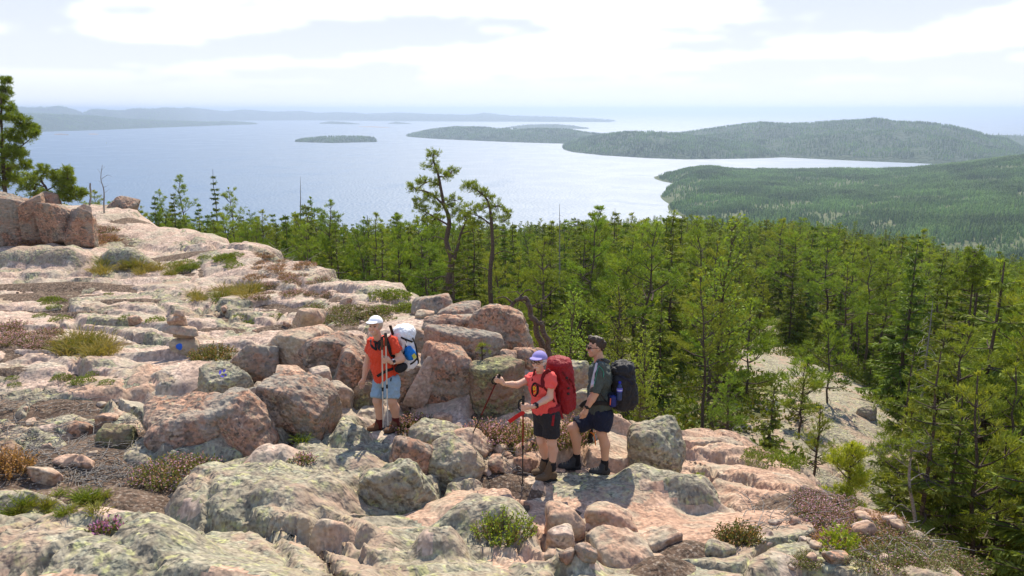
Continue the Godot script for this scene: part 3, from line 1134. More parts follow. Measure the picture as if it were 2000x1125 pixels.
func build_sea_and_hills() -> void:
	var water := StandardMaterial3D.new()
	water.albedo_color = lin(0.05, 0.115, 0.21)
	water.roughness = 0.60
	water.metallic_specular = 0.58
	water.uv1_triplanar = true
	water.uv1_world_triplanar = true
	water.uv1_scale = Vector3.ONE / 1500.0
	water.heightmap_enabled = true
	water.heightmap_texture = noise_map(FastNoiseLite.TYPE_SIMPLEX_SMOOTH, 0.14, 701, 4, 768)
	water.heightmap_scale = 160.0
	var rmap := noise_map(FastNoiseLite.TYPE_SIMPLEX_SMOOTH, 0.008, 702, 5, 512, [Color(0.6, 0.6, 0.6), Color(0.95, 0.95, 0.95), Color(1, 1, 1)])
	water.roughness_texture = rmap
	var v := PackedVector3Array([Vector3(-60000, SEA, 2000), Vector3(60000, SEA, 2000), Vector3(60000, SEA, -70000), Vector3(-60000, SEA, -70000)])
	tag(put_mesh("water", smooth_mesh(v, PackedInt32Array([0, 3, 1, 1, 3, 2])), water), "wide blue bay glittering towards the sun", "water", "", "structure")

	far_hill("hills", "pale outermost chain of low hills along the horizon", [[-60, 210], [50, 208], [130, 208], [165, 219], [180, 212], [240, 214], [330, 209], [400, 211], [440, 217], [480, 213], [530, 217], [590, 216], [620, 220], [660, 218], [720, 221], [780, 219], [850, 222], [920, 223], [945, 220], [1000, 225], [1080, 227], [1150, 230], [1190, 233], [1230, 238]],
		[[-60, 246], [300, 244], [400, 236], [600, 235], [800, 237], [1230, 239]], 2600.0, 21, 60.0, 30.0, mats.far)
	far_hill("hills", "wooded headland with a pale shore reaching into the bay", [[-60, 226], [40, 221], [130, 222], [200, 226], [260, 232], [330, 235], [390, 237], [440, 236], [480, 238], [510, 241]],
		[[-60, 259], [60, 258], [200, 254], [330, 249], [440, 245], [510, 243]], 1500.0, 22, 26.0, 18.0, mats.far)
	far_hill("island", "small wooded island alone in the middle of the bay", [[568, 276], [590, 270], [620, 267], [650, 265], [700, 265], [730, 267], [738, 275]], [[568, 277.5], [650, 279.5], [738, 277.5]], 260.0, 23, 11.0, 15.0, mats.far)
	far_hill("island", "long dim island beyond the small wooded one", [[624, 240], [645, 236], [670, 237], [702, 241]], [[624, 242], [702, 243]], 500.0, 24, 40.0, 15.0, mats.far)
	far_hill("island", "dim islet near the outermost hills", [[758, 240], [775, 237], [805, 241]], [[758, 242], [805, 242.5]], 400.0, 25, 40.0, 15.0, mats.far)
	far_hill("island", "flat rocky skerry between two islands", [[700, 246.5], [730, 246], [760, 248]], [[700, 248], [760, 249.5]], 120.0, 26, 60.0, 6.0, mats.shore)
	far_hill("island", "bare reddish skerry off the headland shore", [[106, 261.5], [118, 260.5], [134, 262]], [[106, 263.5], [134, 264]], 60.0, 27, 90.0, 2.0, mats.shore)
	far_hill("island", "tiny bare skerry beside the reddish one", [[174, 261], [184, 260.5], [192, 261.5]], [[174, 263], [192, 263]], 60.0, 28, 90.0, 2.0, mats.shore)
	far_hill("island", "pale distant island behind the long wooded one", [[985, 248], [1030, 242], [1080, 241], [1120, 244], [1150, 249]], [[985, 251], [1150, 252]], 700.0, 29, 45.0, 15.0, mats.far)
	far_hill("island", "long wooded island with a tapering rocky point", [[782, 265], [810, 258], [850, 250], [890, 246], [950, 248], [1010, 250], [1060, 250], [1110, 252], [1150, 258], [1200, 262]],
		[[782, 267], [860, 272], [1000, 278], [1100, 281], [1200, 284]], 800.0, 30, 17.0, 16.0, mats.far)
	far_hill("hills", "faint bluish hills at the end of the inlet", [[1900, 266], [1945, 260], [1990, 262], [2050, 262], [2120, 268]], [[1900, 286], [2120, 288]], 1200.0, 31, 60.0, 18.0, mats.far)
	far_hill("hills", "broad wooded mountain beyond the inlet", [[1130, 268], [1180, 263], [1230, 262], [1290, 262], [1340, 256], [1400, 247], [1450, 241], [1480, 238], [1540, 240], [1600, 236], [1660, 234], [1705, 230], [1740, 235], [1800, 238], [1850, 244], [1900, 255], [1925, 263], [1960, 268], [1990, 285], [2060, 300]],
		[[1130, 292], [1200, 300], [1290, 306], [1500, 307], [1700, 316], [1850, 322], [2060, 330]], 1700.0, 32, 17.0, 17.0, mats.far)
	far_hill("hills", "wooded headland hill at the mouth of the inlet", [[1090, 288], [1110, 276], [1140, 268], [1180, 260], [1220, 256], [1270, 255], [1310, 258], [1360, 264], [1420, 272], [1480, 282], [1540, 298]],
		[[1090, 290], [1120, 298], [1180, 304], [1260, 309], [1340, 312], [1420, 311], [1540, 309]], 700.0, 33, 14.0, 17.0, mats.far)

	# the wooded peninsula across the valley
	var land := LandForm.new()
	land.u0 = 0.12
	land.u1 = 0.95
	land.nu = 100
	land.nv = 90
	var pts := []
	for c in [[1312, 428, 2000], [1305, 395, 2270], [1315, 375, 2450], [1318, 352, 2850], [1330, 338, 3000], [1420, 333, 3000], [1550, 333, 2980], [1700, 333, 2950], [1780, 328, 2900], [1850, 321, 2800], [1920, 314, 2700], [2000, 306, 2600], [2100, 298, 2600], [2300, 290, 2500],
			[1380, 425, 1860], [1550, 440, 1680], [1700, 450, 1560], [1850, 470, 1420], [1990, 480, 1330], [2200, 490, 1250], [1350, 385, 2230], [1400, 380, 2240], [1550, 385, 2150], [1700, 385, 2060], [1850, 385, 1900], [2000, 380, 1800], [2200, 370, 1750], [1340, 350, 2700], [1450, 350, 2660], [1600, 355, 2550], [1800, 350, 2450], [2000, 340, 2250]]:
		pts.append(spot(c[0], c[1], c[2]))
	for c in [[1300, 2950, -8], [1282, 2950, -28], [1270, 2800, -30], [1268, 2300, -16], [1262, 2000, -18], [1255, 2700, -20], [1265, 3000, -18], [1220, 2300, -40], [1180, 3200, -45], [1200, 2700, -45], [1400, 3700, -12], [1700, 3800, -12], [2000, 3400, 20], [2300, 3300, 30], [1700, 1300, 8], [1400, 1500, -6], [2100, 1150, 25], [1850, 1250, 10], [1280, 1700, -14]]:
		pts.append(Vector3((c[0] - 1000.0) / FOCAL / 0.97 * c[1], SEA + c[2], -c[1]))
	land.fit(pts, 1050.0, 4100.0, 0.0004)
	var cols := 150
	var rows := 130
	var rough := noise(FastNoiseLite.TYPE_SIMPLEX_SMOOTH, 0.006, 41, 4)
	v = PackedVector3Array()
	for j in rows + 1:
		var d := exp(lerpf(log(1060.0), log(4050.0), j / float(rows)))
		for i in cols + 1:
			var x := lerpf(0.125, 0.94, i / float(cols)) * d
			v.append(Vector3(x, land.height(x, -d) - 9.0 + 5.0 * rough.get_noise_2d(x, d), -d))
	var idx := PackedInt32Array()
	for j in rows:
		for i in cols:
			var a := j * (cols + 1) + i
			idx.append_array([a, a + cols + 1, a + 1, a + 1, a + cols + 1, a + cols + 2])
	var col := PackedColorArray()
	for p in v:
		col.append(Color(4.5, 3.6, 3.0) if p.y < SEA + 3.5 else Color.WHITE)
	tag(put_mesh("hills", smooth_mesh(v, idx, col), mats.near_far), "wooded peninsula with bare rock patches across the valley", "hills", "", "structure")
	var rng := RandomNumberGenerator.new()
	rng.seed = 55
	var places: Array[Transform3D] = []
	var thin := noise(FastNoiseLite.TYPE_SIMPLEX_SMOOTH, 0.007, 43, 3)
	var big := noise(FastNoiseLite.TYPE_SIMPLEX_SMOOTH, 0.0022, 44, 2)
	for k in 150000:
		var d := sqrt(rng.randf_range(1250.0 * 1250.0, 3600.0 * 3600.0))
		var x := rng.randf_range(0.16, 0.80) * d
		var h := land.height(x, -d) - 9.0 + 5.0 * rough.get_noise_2d(x, d)
		if h < SEA + 3.0:
			continue
		var t := thin.get_noise_2d(x, d) + 0.7 * big.get_noise_2d(x, d)
		if rng.randf() < smoothstep(0.0, 0.38, t) * 0.85:
			continue
		var s := rng.randf_range(7.0, 13.5) * (1.25 if t < -0.3 else 1.0)
		places.append(Transform3D(Basis(Vector3.UP, rng.randf() * TAU).scaled(Vector3(s * 0.40, s, s * 0.40)), Vector3(x, h - 0.5, -d)))
	wood(places, "far_forest", "open conifer wood covering the peninsula across the valley", 56)

	# a sailing boat far out
	var b := on_sea(208, 281)
	var boat := thing("sailing_boat", "tiny white sailing boat alone far out on the bay", "sailing boat", b)
	var hull := PackedVector3Array()
	var hi := PackedInt32Array()
	for i in 9:
		var t := i / 8.0 * 2.0 - 1.0
		var w := 1.6 * sqrt(maxf(0.0, 1.0 - pow(absf(t), 2.2)))
		hull.append_array([Vector3(t * 6.0, 1.4, -w), Vector3(t * 5.2, -0.5, 0), Vector3(t * 6.0, 1.4, w)])
	for i in 8:
		var a := i * 3
		hi.append_array([a, a + 1, a + 3, a + 3, a + 1, a + 4, a + 1, a + 2, a + 4, a + 4, a + 2, a + 5, a, a + 3, a + 2, a + 2, a + 3, a + 5])
	put_mesh("hull", smooth_mesh(hull, hi), plain(lin(0.8, 0.8, 0.8), 0.4), boat)
	var mast := CylinderMesh.new()
	mast.top_radius = 0.08
	mast.bottom_radius = 0.12
	mast.height = 15.0
	mast.radial_segments = 8
	put_mesh("mast", mast, plain(lin(0.7, 0.7, 0.7), 0.4), boat, Vector3(0.3, 8.6, 0))
	for s in [[0.1, -5.0], [0.6, 5.2]]:
		var sail := PackedVector3Array([Vector3(s[0], 15.2, 0), Vector3(s[0], 2.4, 0), Vector3(s[1], 2.4, 0.8), Vector3((s[0] + s[1]) * 0.5, 6.5, 0.7)])
		put_mesh("sail", smooth_mesh(sail, PackedInt32Array([0, 1, 3, 1, 2, 3, 0, 3, 2])), leaf_mat(lin(0.82, 0.82, 0.80), 0.5), boat)


# ---------------------------------------------------------------- boulders and stones
func boulder_mesh(half: Vector3, seed_: int, sharp: float, cuts: int, lump: float, res: int, bare_bottom := false) -> ArrayMesh:
	# a rounded block: a soft intersection of half-spaces round its middle, then weathered
	var rng := RandomNumberGenerator.new()
	rng.seed = seed_
	var nrm := PackedVector3Array()
	var off := PackedFloat32Array()
	for a in [Vector3.RIGHT, Vector3.LEFT, Vector3.UP, Vector3.DOWN, Vector3.BACK, Vector3.FORWARD]:
		var n: Vector3 = (a + Vector3(rng.randf_range(-0.34, 0.34), rng.randf_range(-0.26, 0.26), rng.randf_range(-0.34, 0.34))).normalized()
		nrm.append(n)
		off.append(1.0 / rng.randf_range(0.80, 1.08))
	for i in cuts:
		var n := Vector3(rng.randf_range(-1, 1), rng.randf_range(-0.35, 1), rng.randf_range(-1, 1)).normalized()
		nrm.append(n)
		off.append(1.0 / rng.randf_range(0.82, 1.22))
	var v := PackedVector3Array()
	var idx := PackedInt32Array()
	var keys := {}
	for face in 6:
		var map := PackedInt32Array()
		for j in res + 1:
			for i in res + 1:
				var s := tan((i / float(res) * 2.0 - 1.0) * PI / 4.0)
				var t := tan((j / float(res) * 2.0 - 1.0) * PI / 4.0)
				var d: Vector3
				match face:
					0: d = Vector3(1, t, -s)
					1: d = Vector3(-1, t, s)
					2: d = Vector3(s, 1, -t)
					3: d = Vector3(s, -1, t)
					4: d = Vector3(s, t, 1)
					_: d = Vector3(-s, t, -1)
				d = d.normalized()
				var key := Vector3i((d * 20000.0).round())
				if keys.has(key):
					map.append(keys[key])
					continue
				keys[key] = v.size()
				map.append(v.size())
				var sum := 0.0
				for q in nrm.size():
					var c := d.dot(nrm[q]) * off[q]
					if c > 0.08:
						sum += pow(c, sharp)
				v.append(d * pow(sum, -1.0 / sharp))
		for j in res:
			for i in res:
				var a := map[j * (res + 1) + i]
				var b := map[j * (res + 1) + i + 1]
				var c := map[(j + 1) * (res + 1) + i]
				var e := map[(j + 1) * (res + 1) + i + 1]
				idx.append_array([a, c, b, b, c, e])
	var lo := v[0]
	var hi := v[0]
	for p in v:
		lo = lo.min(p)
		hi = hi.max(p)
	var mid := (lo + hi) * 0.5
	var size := (hi - lo) * 0.5
	var n1 := noise(FastNoiseLite.TYPE_SIMPLEX_SMOOTH, 1.0, seed_, 3)
	var n2 := noise(FastNoiseLite.TYPE_SIMPLEX_SMOOTH, 1.0, seed_ + 9, 3)
	var scale_ := minf(half.x, minf(half.y, half.z)) + 0.35 * (half.x + half.z) * 0.5
	for i in v.size():
		var p := (v[i] - mid) / size * half
		var d := p.normalized()
		var w := p / scale_
		var e := n1.get_noise_3dv(w * 0.9) * 0.13 * lump * scale_ + n2.get_noise_3dv(p * 2.4) * minf(0.035, 0.045 * scale_) * lump + (0.5 - absf(n2.get_noise_3dv(p * 4.5 + Vector3(5, 0, 0)))) * minf(0.045, 0.07 * scale_) + n2.get_noise_3dv(p * 11.0) * minf(0.016, 0.03 * scale_)
		v[i] = p + d * e
	return smooth_mesh(v, idx)


func boulder(called: String, label: String, box: Array, look: String, seed_: int, depth := 0.8, d := 0.0, sharp := 9.0, cuts := 5, lump := 1.0, sink := 0.18, yaw := 0.0, tilt := 0.0, group := "") -> MeshInstance3D:
	# box: the pixels that the boulder covers; d: distance of its foot, found on the ground when 0
	var cx: float = (box[0] + box[2]) * 0.5
	var foot := spot(cx, box[3], d) if d > 0.0 else ground_hit(cx, box[3])
	var dist := -foot.z
	var b: float = (562.5 - (box[1] + box[3]) * 0.5) / FOCAL
	var px := dist / (FOCAL * (cos_p + b * sin_p))
	var wide: float = (box[2] - box[0]) * px
	var deep := wide * depth
	var down := ray(cx, (box[1] + box[3]) * 0.5)
	var k := -down.y
	var tall: float = (box[3] - box[1]) * px * (1.0 + k * k * 0.5) - 0.62 * deep * k
	tall = maxf(tall, 0.14 * wide)
	var under := tall * sink + 0.03
	if sink > 0.06:      # no gap below a stone whose bed lies lower
		var gap := foot.y - minf(ground_y(foot.x, foot.z - deep * 0.5), ground_y(foot.x, foot.z - deep * 0.15))
		if gap > 0.0 and gap < 0.4:
			under = maxf(under, gap + 0.06)
	wide *= 1.06
	var half := Vector3(wide * 0.5, (tall + under) * 0.5, deep * 0.5)
	var res := clampi(int(wide * 34.0), 10, 44)
	var o := put_mesh(called, boulder_mesh(half, seed_, sharp * (1.3 if sharp < 10.5 else 1.7), cuts + 1, lump, res), mats[look])
	o.position = foot + Vector3(0, (tall - under) * 0.5, -deep * 0.5)
	o.rotation = Vector3(tilt * 0.4, yaw, tilt)
	tag(o, label, "boulder" if wide > 0.45 else "stone", group)
	return o


func paint_on(o: MeshInstance3D, marks: Array, color: Color) -> void:
	# flat paint: each mark [pixel x, pixel y, half width, half height, turn] laid 3 mm above the stone where the line of sight meets it
	var arr := o.mesh.surface_get_arrays(0)
	var v: PackedVector3Array = arr[Mesh.ARRAY_VERTEX]
	var idx: PackedInt32Array = arr[Mesh.ARRAY_INDEX]
	var inv := o.transform.affine_inverse()
	var from := inv * EYE
	var pv := PackedVector3Array()
	var pi := PackedInt32Array()
	for m in marks:
		var base := pv.size()
		var good := true
		for i in 25:
			var r := 0.0 if i == 0 else (0.55 if i <= 12 else 1.0)
			var a := TAU * i / 12.0 + (0.26 if i > 12 else 0.0)
			var w := r * (1.0 + 0.10 * sin(a * 3.0 + m[0]))
			var dx: float = cos(a) * w * m[2]
			var dy: float = sin(a) * w * m[3]
			var to := inv * (EYE + ray(m[0] + dx * cos(m[4]) - dy * sin(m[4]), m[1] + dx * sin(m[4]) + dy * cos(m[4])))
			var dir := (to - from).normalized()
			var best := 1e9
			for q in range(0, idx.size(), 3):
				var hit = Geometry3D.ray_intersects_triangle(from, dir, v[idx[q]], v[idx[q + 1]], v[idx[q + 2]])
				if hit != null:
					best = minf(best, from.distance_to(hit))
			if best > 1e8:
				good = false
			pv.append(from + dir * (best - 0.004) if best < 1e8 else pv[base] if pv.size() > base else Vector3.ZERO)
		if not good:
			pass
		for i in 12:
			var j := (i + 1) % 12
			pi.append_array([base, base + 1 + i, base + 1 + j, base + 1 + i, base + 13 + i, base + 1 + j, base + 1 + j, base + 13 + i, base + 13 + j])
	put_mesh("paint_mark", smooth_mesh(pv, pi), plain(color, 0.7), o)


func build_boulders() -> void:
	# the block-strewn shelf beside the hiker in the orange shirt
	boulder("boulder", "large rounded pink boulder with heather growing at its foot", [250, 775, 458, 905], "pink", 1, 0.8, 8.9, 7.0, 4, 1.0, 0.15, 0.15)
	boulder("boulder", "rounded pink block wedged against the large rounded boulder", [372, 763, 528, 905], "pink", 2, 0.8, 9.0, 8.0, 4, 0.9, 0.15, -0.25)
	boulder("boulder", "narrow grey-topped block squeezed between two rounded pink blocks", [462, 748, 544, 850], "pink", 3, 0.9, 9.5, 8.0, 4, 0.8, 0.2, 0.3)
	boulder("boulder", "tall square-shouldered pink block streaked with black lichen", [496, 730, 646, 853], "pink", 4, 0.75, 9.5, 11.0, 3, 0.7, 0.15, -0.12)
	var smear := boulder("boulder", "angular grey block smeared with blue paint", [378, 708, 487, 772], "lichen", 5, 0.7, 10.6, 14.0, 4, 0.5, 0.2, 0.35, 0.1)
	boulder("stone", "pale pink angular stone lying on dark earth", [175, 804, 227, 849], "path", 11, 0.7, 9.9, 14.0, 5, 0.5, 0.15)
	boulder("boulder", "low pale boulder with a grey crust among dead twigs", [28, 830, 124, 886], "pale", 12, 0.7, 9.4, 8.0, 4, 0.9, 0.2)
	boulder("stone", "dark split stone beside the low pale boulder", [103, 822, 167, 873], "pink", 13, 0.7, 9.6, 9.0, 5, 0.7, 0.2)
	boulder("stone", "grey-green lichened stone leaning on the large rounded boulder", [183, 828, 250, 892], "green", 14, 0.8, 9.1, 9.0, 6, 0.8, 0.2)
	boulder("stone", "flat orange stone half buried among dead twigs", [54, 906, 109, 946], "path", 15, 0.7, 0.0, 10.0, 4, 0.6, 0.3)
	boulder("boulder", "mossy boulder under the rusty brown heather", [-30, 862, 36, 925], "green", 16, 0.8, 8.7, 8.0, 4, 1.0, 0.2)
	# rubble behind
	boulder("boulder", "block with a dark red broken face beside the cairn shrub", [436, 664, 530, 742], "pink", 17, 0.9, 11.3, 15.0, 5, 0.4, 0.15, 0.3)
	boulder("boulder", "wedge-shaped block with a smooth tilted top under the perched stone", [495, 634, 645, 724], "path", 18, 0.85, 11.6, 15.0, 5, 0.4, 0.15, -0.4, 0.1)
	boulder("boulder", "big broken pink block in the middle of the rubble", [572, 644, 702, 728], "pink", 19, 0.85, 11.4, 14.0, 6, 0.5, 0.15, 0.35)
	boulder("boulder", "upright angular block leaning on the big broken one", [646, 678, 708, 740], "pink", 20, 0.8, 11.0, 16.0, 6, 0.4, 0.15, -0.2)
	boulder("stone", "loose tan stone perched on top of the wedge-shaped block", [566, 600, 627, 643], "path", 21, 0.85, 12.7, 10.0, 6, 0.7, 0.05, 0.2)
	boulder("stone", "flat pink stone in the gap below the big broken block", [530, 716, 592, 738], "path", 22, 0.8, 10.8, 14.0, 4, 0.4, 0.3)
	boulder("stone", "small square stone in the gap below the big broken block", [584, 724, 617, 756], "pink", 23, 0.9, 10.6, 14.0, 4, 0.4, 0.2)
	boulder("stone", "small stone with a pale top beside the square one", [604, 717, 642, 757], "pale", 24, 0.9, 10.65, 14.0, 5, 0.4, 0.2, 0.4)
	boulder("stone", "pale wedge stone standing before the tall pink block", [630, 749, 687, 799], "pale", 25, 0.8, 10.3, 14.0, 6, 0.5, 0.15, -0.3)
	boulder("boulder", "olive-green lichened boulder behind the legs in denim shorts", [680, 742, 742, 834], "green", 26, 0.8, 10.45, 8.0, 5, 0.9, 0.2)
	boulder("boulder", "small rounded rock between the rubble and the white backpack", [690, 690, 745, 748], "pink", 28, 0.9, 11.2, 9.0, 5, 0.8, 0.2)
	boulder("stone", "small pinkish stone on the bank above the rubble", [682, 652, 712, 668], "path", 29, 0.8, 12.6, 8.0, 4, 0.6, 0.2)
	# the wall of blocks along the trail
	boulder("boulder", "orange and black block behind the white backpack", [765, 690, 850, 815], "pink", 30, 0.8, 10.55, 11.0, 4, 0.6, 0.15, 0.2)
	boulder("boulder", "huge flat-faced block in the middle of the rock wall", [820, 666, 944, 830], "pink", 31, 0.75, 10.5, 13.0, 4, 0.6, 0.12, -0.15)
	boulder("boulder", "huge lichened block at the end of the rock wall", [916, 698, 1022, 836], "green", 32, 0.8, 10.3, 12.0, 4, 0.6, 0.12, 0.2)
	boulder("boulder", "long sloping block lying on top of the rock wall", [828, 636, 980, 708], "pink", 33, 0.6, 11.1, 10.0, 4, 0.8, 0.2, 0.1, -0.12)
	boulder("boulder", "great round boulder covered in black lichen at the forest edge", [918, 588, 1036, 690], "pink", 34, 0.9, 11.9, 6.0, 4, 1.0, 0.15)
	boulder("boulder", "rounded pillar of rock under the great round boulder", [974, 682, 1022, 790], "pink", 35, 1.0, 10.9, 8.0, 4, 0.6, 0.15)
	boulder("boulder", "rounded dark boulder behind the purple cap", [1003, 677, 1066, 775], "pink", 36, 0.9, 11.0, 7.0, 4, 0.9, 0.15)
	boulder("boulder", "square pink block beside the white backpack top", [795, 628, 850, 674], "pink", 37, 0.9, 11.9, 10.0, 4, 0.7, 0.2)
	boulder("boulder", "low dark-spotted ridge of rock behind the rock wall", [826, 612, 938, 644], "pink", 38, 0.5, 12.5, 8.0, 4, 0.9, 0.3)
	boulder("stone", "small angular stone with a mossy side on the rock ridge", [811, 604, 851, 629], "path", 39, 0.8, 13.4, 14.0, 5, 0.4, 0.15, 0.5)
	boulder("boulder", "squarish pale pink block at the edge of the drop", [800, 571, 887, 614], "pink", 40, 0.9, 13.9, 9.0, 4, 0.8, 0.2, 0.1)
	boulder("boulder", "low rock between the squarish block and the great round boulder", [855, 591, 936, 617], "pink", 41, 0.6, 13.2, 8.0, 4, 0.9, 0.3)
	boulder("stone", "thin slab leaning in the rock wall below the white backpack", [806, 698, 848, 748], "pale", 44, 0.4, 10.5, 14.0, 4, 0.4, 0.15, 0.2, -0.5)
	boulder("boulder", "rounded lichened boulder between the red and the black backpack", [1100, 704, 1150, 790], "lichen", 45, 0.9, 10.9, 8.0, 4, 0.9, 0.15)
	boulder("boulder", "low lichened rock behind the red backpack's hip straps", [1118, 758, 1172, 838], "lichen", 46, 0.9, 10.4, 8.0, 4, 0.9, 0.15)
	boulder("boulder", "low grey rock behind the trail heather", [1000, 800, 1062, 850], "lichen", 47, 0.8, 10.2, 9.0, 4, 0.8, 0.2)
	# the lichened lumps beside the trail
	boulder("boulder", "orange shoulder of rock with black lichen below the boots", [750, 852, 842, 970], "pink", 49, 0.9, 8.6, 7.0, 5, 1.1, 0.15)
	boulder("boulder", "knobbly lichened boulder overhanging the dark hollow", [690, 892, 845, 1035], "lichen", 50, 0.7, 7.75, 6.0, 6, 1.4, 0.1)
	boulder("boulder", "lichened block sloping down to the trail rubble", [832, 856, 943, 970], "lichen", 51, 0.8, 8.6, 9.0, 5, 0.8, 0.15, -0.3, -0.1)
	boulder("boulder", "lichened rock ramp behind the sloping trail block", [800, 825, 893, 880], "lichen", 52, 0.9, 9.2, 9.0, 4, 0.8, 0.25, -0.2)
	boulder("boulder", "flat brown trail rock by the tip of the angled pole", [876, 838, 958, 898], "path", 53, 0.8, 9.15, 9.0, 4, 0.8, 0.3)
	boulder("boulder", "rounded brown boulder behind the juniper sprig", [922, 962, 1003, 1014], "path", 55, 0.9, 7.9, 6.0, 4, 0.8, 0.2)
	# below the feet of the couple and down the trail
	boulder("boulder", "grey vertical-sided boulder beyond the black backpack", [1232, 818, 1338, 945], "lichen", 62, 0.9, 9.5, 6.0, 5, 0.9, 0.25, 0.2)
	boulder("boulder", "layered brown rock beside the trail step", [1148, 980, 1245, 1060], "path", 66, 1.0, 7.5, 7.0, 5, 1.0, 0.5)
	boulder("boulder", "sloping brown trail rock below the layered one", [1170, 1038, 1300, 1150], "path", 70, 1.0, 6.4, 6.0, 5, 1.0, 0.5, 0.3)
	boulder("boulder", "smooth rounded brown boulder behind the pale loose block", [1068, 988, 1142, 1075], "path", 67, 1.0, 7.1, 6.0, 4, 0.8, 0.2)
	boulder("stone", "pale greenish loose block at the trail edge", [1071, 1031, 1124, 1074], "pale", 68, 0.7, 6.85, 15.0, 4, 0.3, 0.1, 0.3)
	boulder("boulder", "smooth worn trail boulder at the sandy hollow", [1242, 1028, 1328, 1095], "path", 71, 0.9, 6.95, 9.0, 4, 0.7, 0.2, 0.2)
	boulder("boulder", "round lichened stone resting at the sandy hollow", [1380, 1056, 1441, 1119], "lichen", 73, 0.95, 6.75, 5.0, 3, 0.6, 0.05)
	boulder("boulder", "small lichened boulder behind the stone pile", [1508, 1044, 1562, 1096], "lichen", 74, 0.9, 7.15, 6.0, 4, 0.8, 0.2)
	boulder("stone", "single small brown stone on the trodden earth", [1547, 1009, 1568, 1024], "path", 77, 0.9, 0.0, 9.0, 4, 0.6, 0.2)
	# the far end of the hill
	boulder("boulder", "tall pink cliff block splashed with black beneath the pine", [-50, 370, 44, 480], "pink", 80, 0.8, 23.4, 18.0, 1, 0.25, 0.1, 0.1)
	boulder("boulder", "narrow cliff block wedged between two pink faces", [38, 376, 82, 476], "pink", 94, 1.2, 23.5, 16.0, 2, 0.3, 0.1, 0.3)
	boulder("boulder", "broad flat pink cliff face with a pale edge", [70, 393, 134, 482], "pink", 81, 0.8, 23.2, 18.0, 1, 0.2, 0.1, -0.25)
	boulder("boulder", "lower cliff block at the end of the pink face", [122, 404, 172, 482], "pink", 95, 1.0, 23.3, 17.0, 2, 0.3, 0.1, 0.25)
	boulder("boulder", "leaning pale flake beside the pink cliff face", [148, 398, 178, 472], "pale", 82, 0.6, 23.8, 15.0, 4, 0.4, 0.1, 0.3, -0.1)
	boulder("boulder", "small block lying on top of the cliff", [64, 374, 112, 408], "pink", 83, 0.8, 24.6, 14.0, 5, 0.5, 0.3)
	boulder("boulder", "squat pink boulder on the skyline beside the dead tree", [203, 383, 260, 420], "pink", 85, 0.8, 30.5, 9.0, 4, 0.7, 0.2)
	boulder("boulder", "grey boulder among the trees below the hill", [1682, 792, 1722, 822], "lichen", 93, 0.9, 0.0, 4.0, 4, 0.8, 0.2)

	# the cairn
	var bed := -ground_hit(356, 695).z
	var c0 := boulder("cairn_stone", "lowest cairn stone, tan with a blue paint dot", [328, 659, 384, 696], "path", 101, 0.7, bed, 5.0, 5, 0.4, 0.0)
	boulder("cairn_stone", "thin brown slab lying on the dotted cairn stone", [333, 650, 372, 662], "path", 102, 0.8, bed + 0.05, 6.0, 3, 0.3, 0.0, 0.1, -0.2)
	boulder("cairn_stone", "long flat grey-edged slab across the cairn", [318, 635, 382, 654], "path", 103, 0.5, bed, 6.0, 3, 0.3, 0.0, 0.1, -0.22)
	boulder("cairn_stone", "knobbly tan stone near the top of the cairn", [324, 614, 358, 639], "path", 104, 0.8, bed + 0.08, 5.0, 6, 0.9, 0.0)
	boulder("cairn_stone", "small reddish stone crowning the cairn", [337, 604, 358, 617], "path", 105, 0.9, bed + 0.1, 6.0, 5, 0.6, 0.0)
	paint_on(c0, [[350, 677, 6.5, 6.5, 0.0]], lin(0.03, 0.12, 0.55))
	paint_on(smear, [[430, 727, 2.2, 4.5, 0.2], [438, 724, 2.0, 3.5, 0.6], [434, 735, 3.5, 1.6, 0.2], [441, 732, 2.5, 1.5, 0.9]], lin(0.05, 0.04, 0.35))
	# the little pile of stones on the lower trail
	var pile := [[1458, 1033, 1480, 1049], [1479, 1036, 1513, 1056], [1468, 1047, 1480, 1064], [1480, 1050, 1512, 1073], [1466, 1066, 1495, 1084], [1492, 1075, 1508, 1084], [1507, 1066, 1526, 1086]]
	var look := ["path", "pale", "path", "pale", "path", "path", "path"]
	for i in pile.size():
		boulder("pile_stone", "small angular stone in the little pile by the lower trail", pile[i], look[i], 120 + i, 0.8, 7.1 + (0.12 if i < 2 else 0.0), 13.0, 5, 0.4, 0.0, i * 0.7, 0.2, "stones of the little pile")
	# loose stones
	var rng := RandomNumberGenerator.new()
	rng.seed = 808
	var protos := []
	for i in 6:
		protos.append(boulder_mesh(Vector3(0.5, rng.randf_range(0.25, 0.42), rng.randf_range(0.35, 0.5)), 300 + i, 11.0, 5, 0.6, 8))
	var beds := [[985, 890, 55, 38, 34, "loose pink stone in the trail rubble behind the pole tips", "stones in the trail rubble"], [640, 700, 90, 40, 22, "loose stone in the gaps of the broken blocks", "stones among the broken blocks"],
		[1110, 1060, 60, 30, 14, "small stone on the brown lower trail", "stones on the lower trail"], [120, 850, 130, 70, 14, "small stone on the dark earth among dead twigs", "stones on the dark earth"],
		[300, 610, 290, 40, 8, "small stone lying on the bleached rock sheets", "stones on the bleached sheets"], [1640, 1060, 130, 50, 26, "small stone in the heather of the brink", "stones in the heather of the brink"],
		[600, 620, 120, 30, 14, "small stone on the gravelly bank above the rubble", "stones on the gravelly bank"], [880, 835, 60, 14, 12, "small stone at the foot of the rock wall", "stones below the rock wall"]]
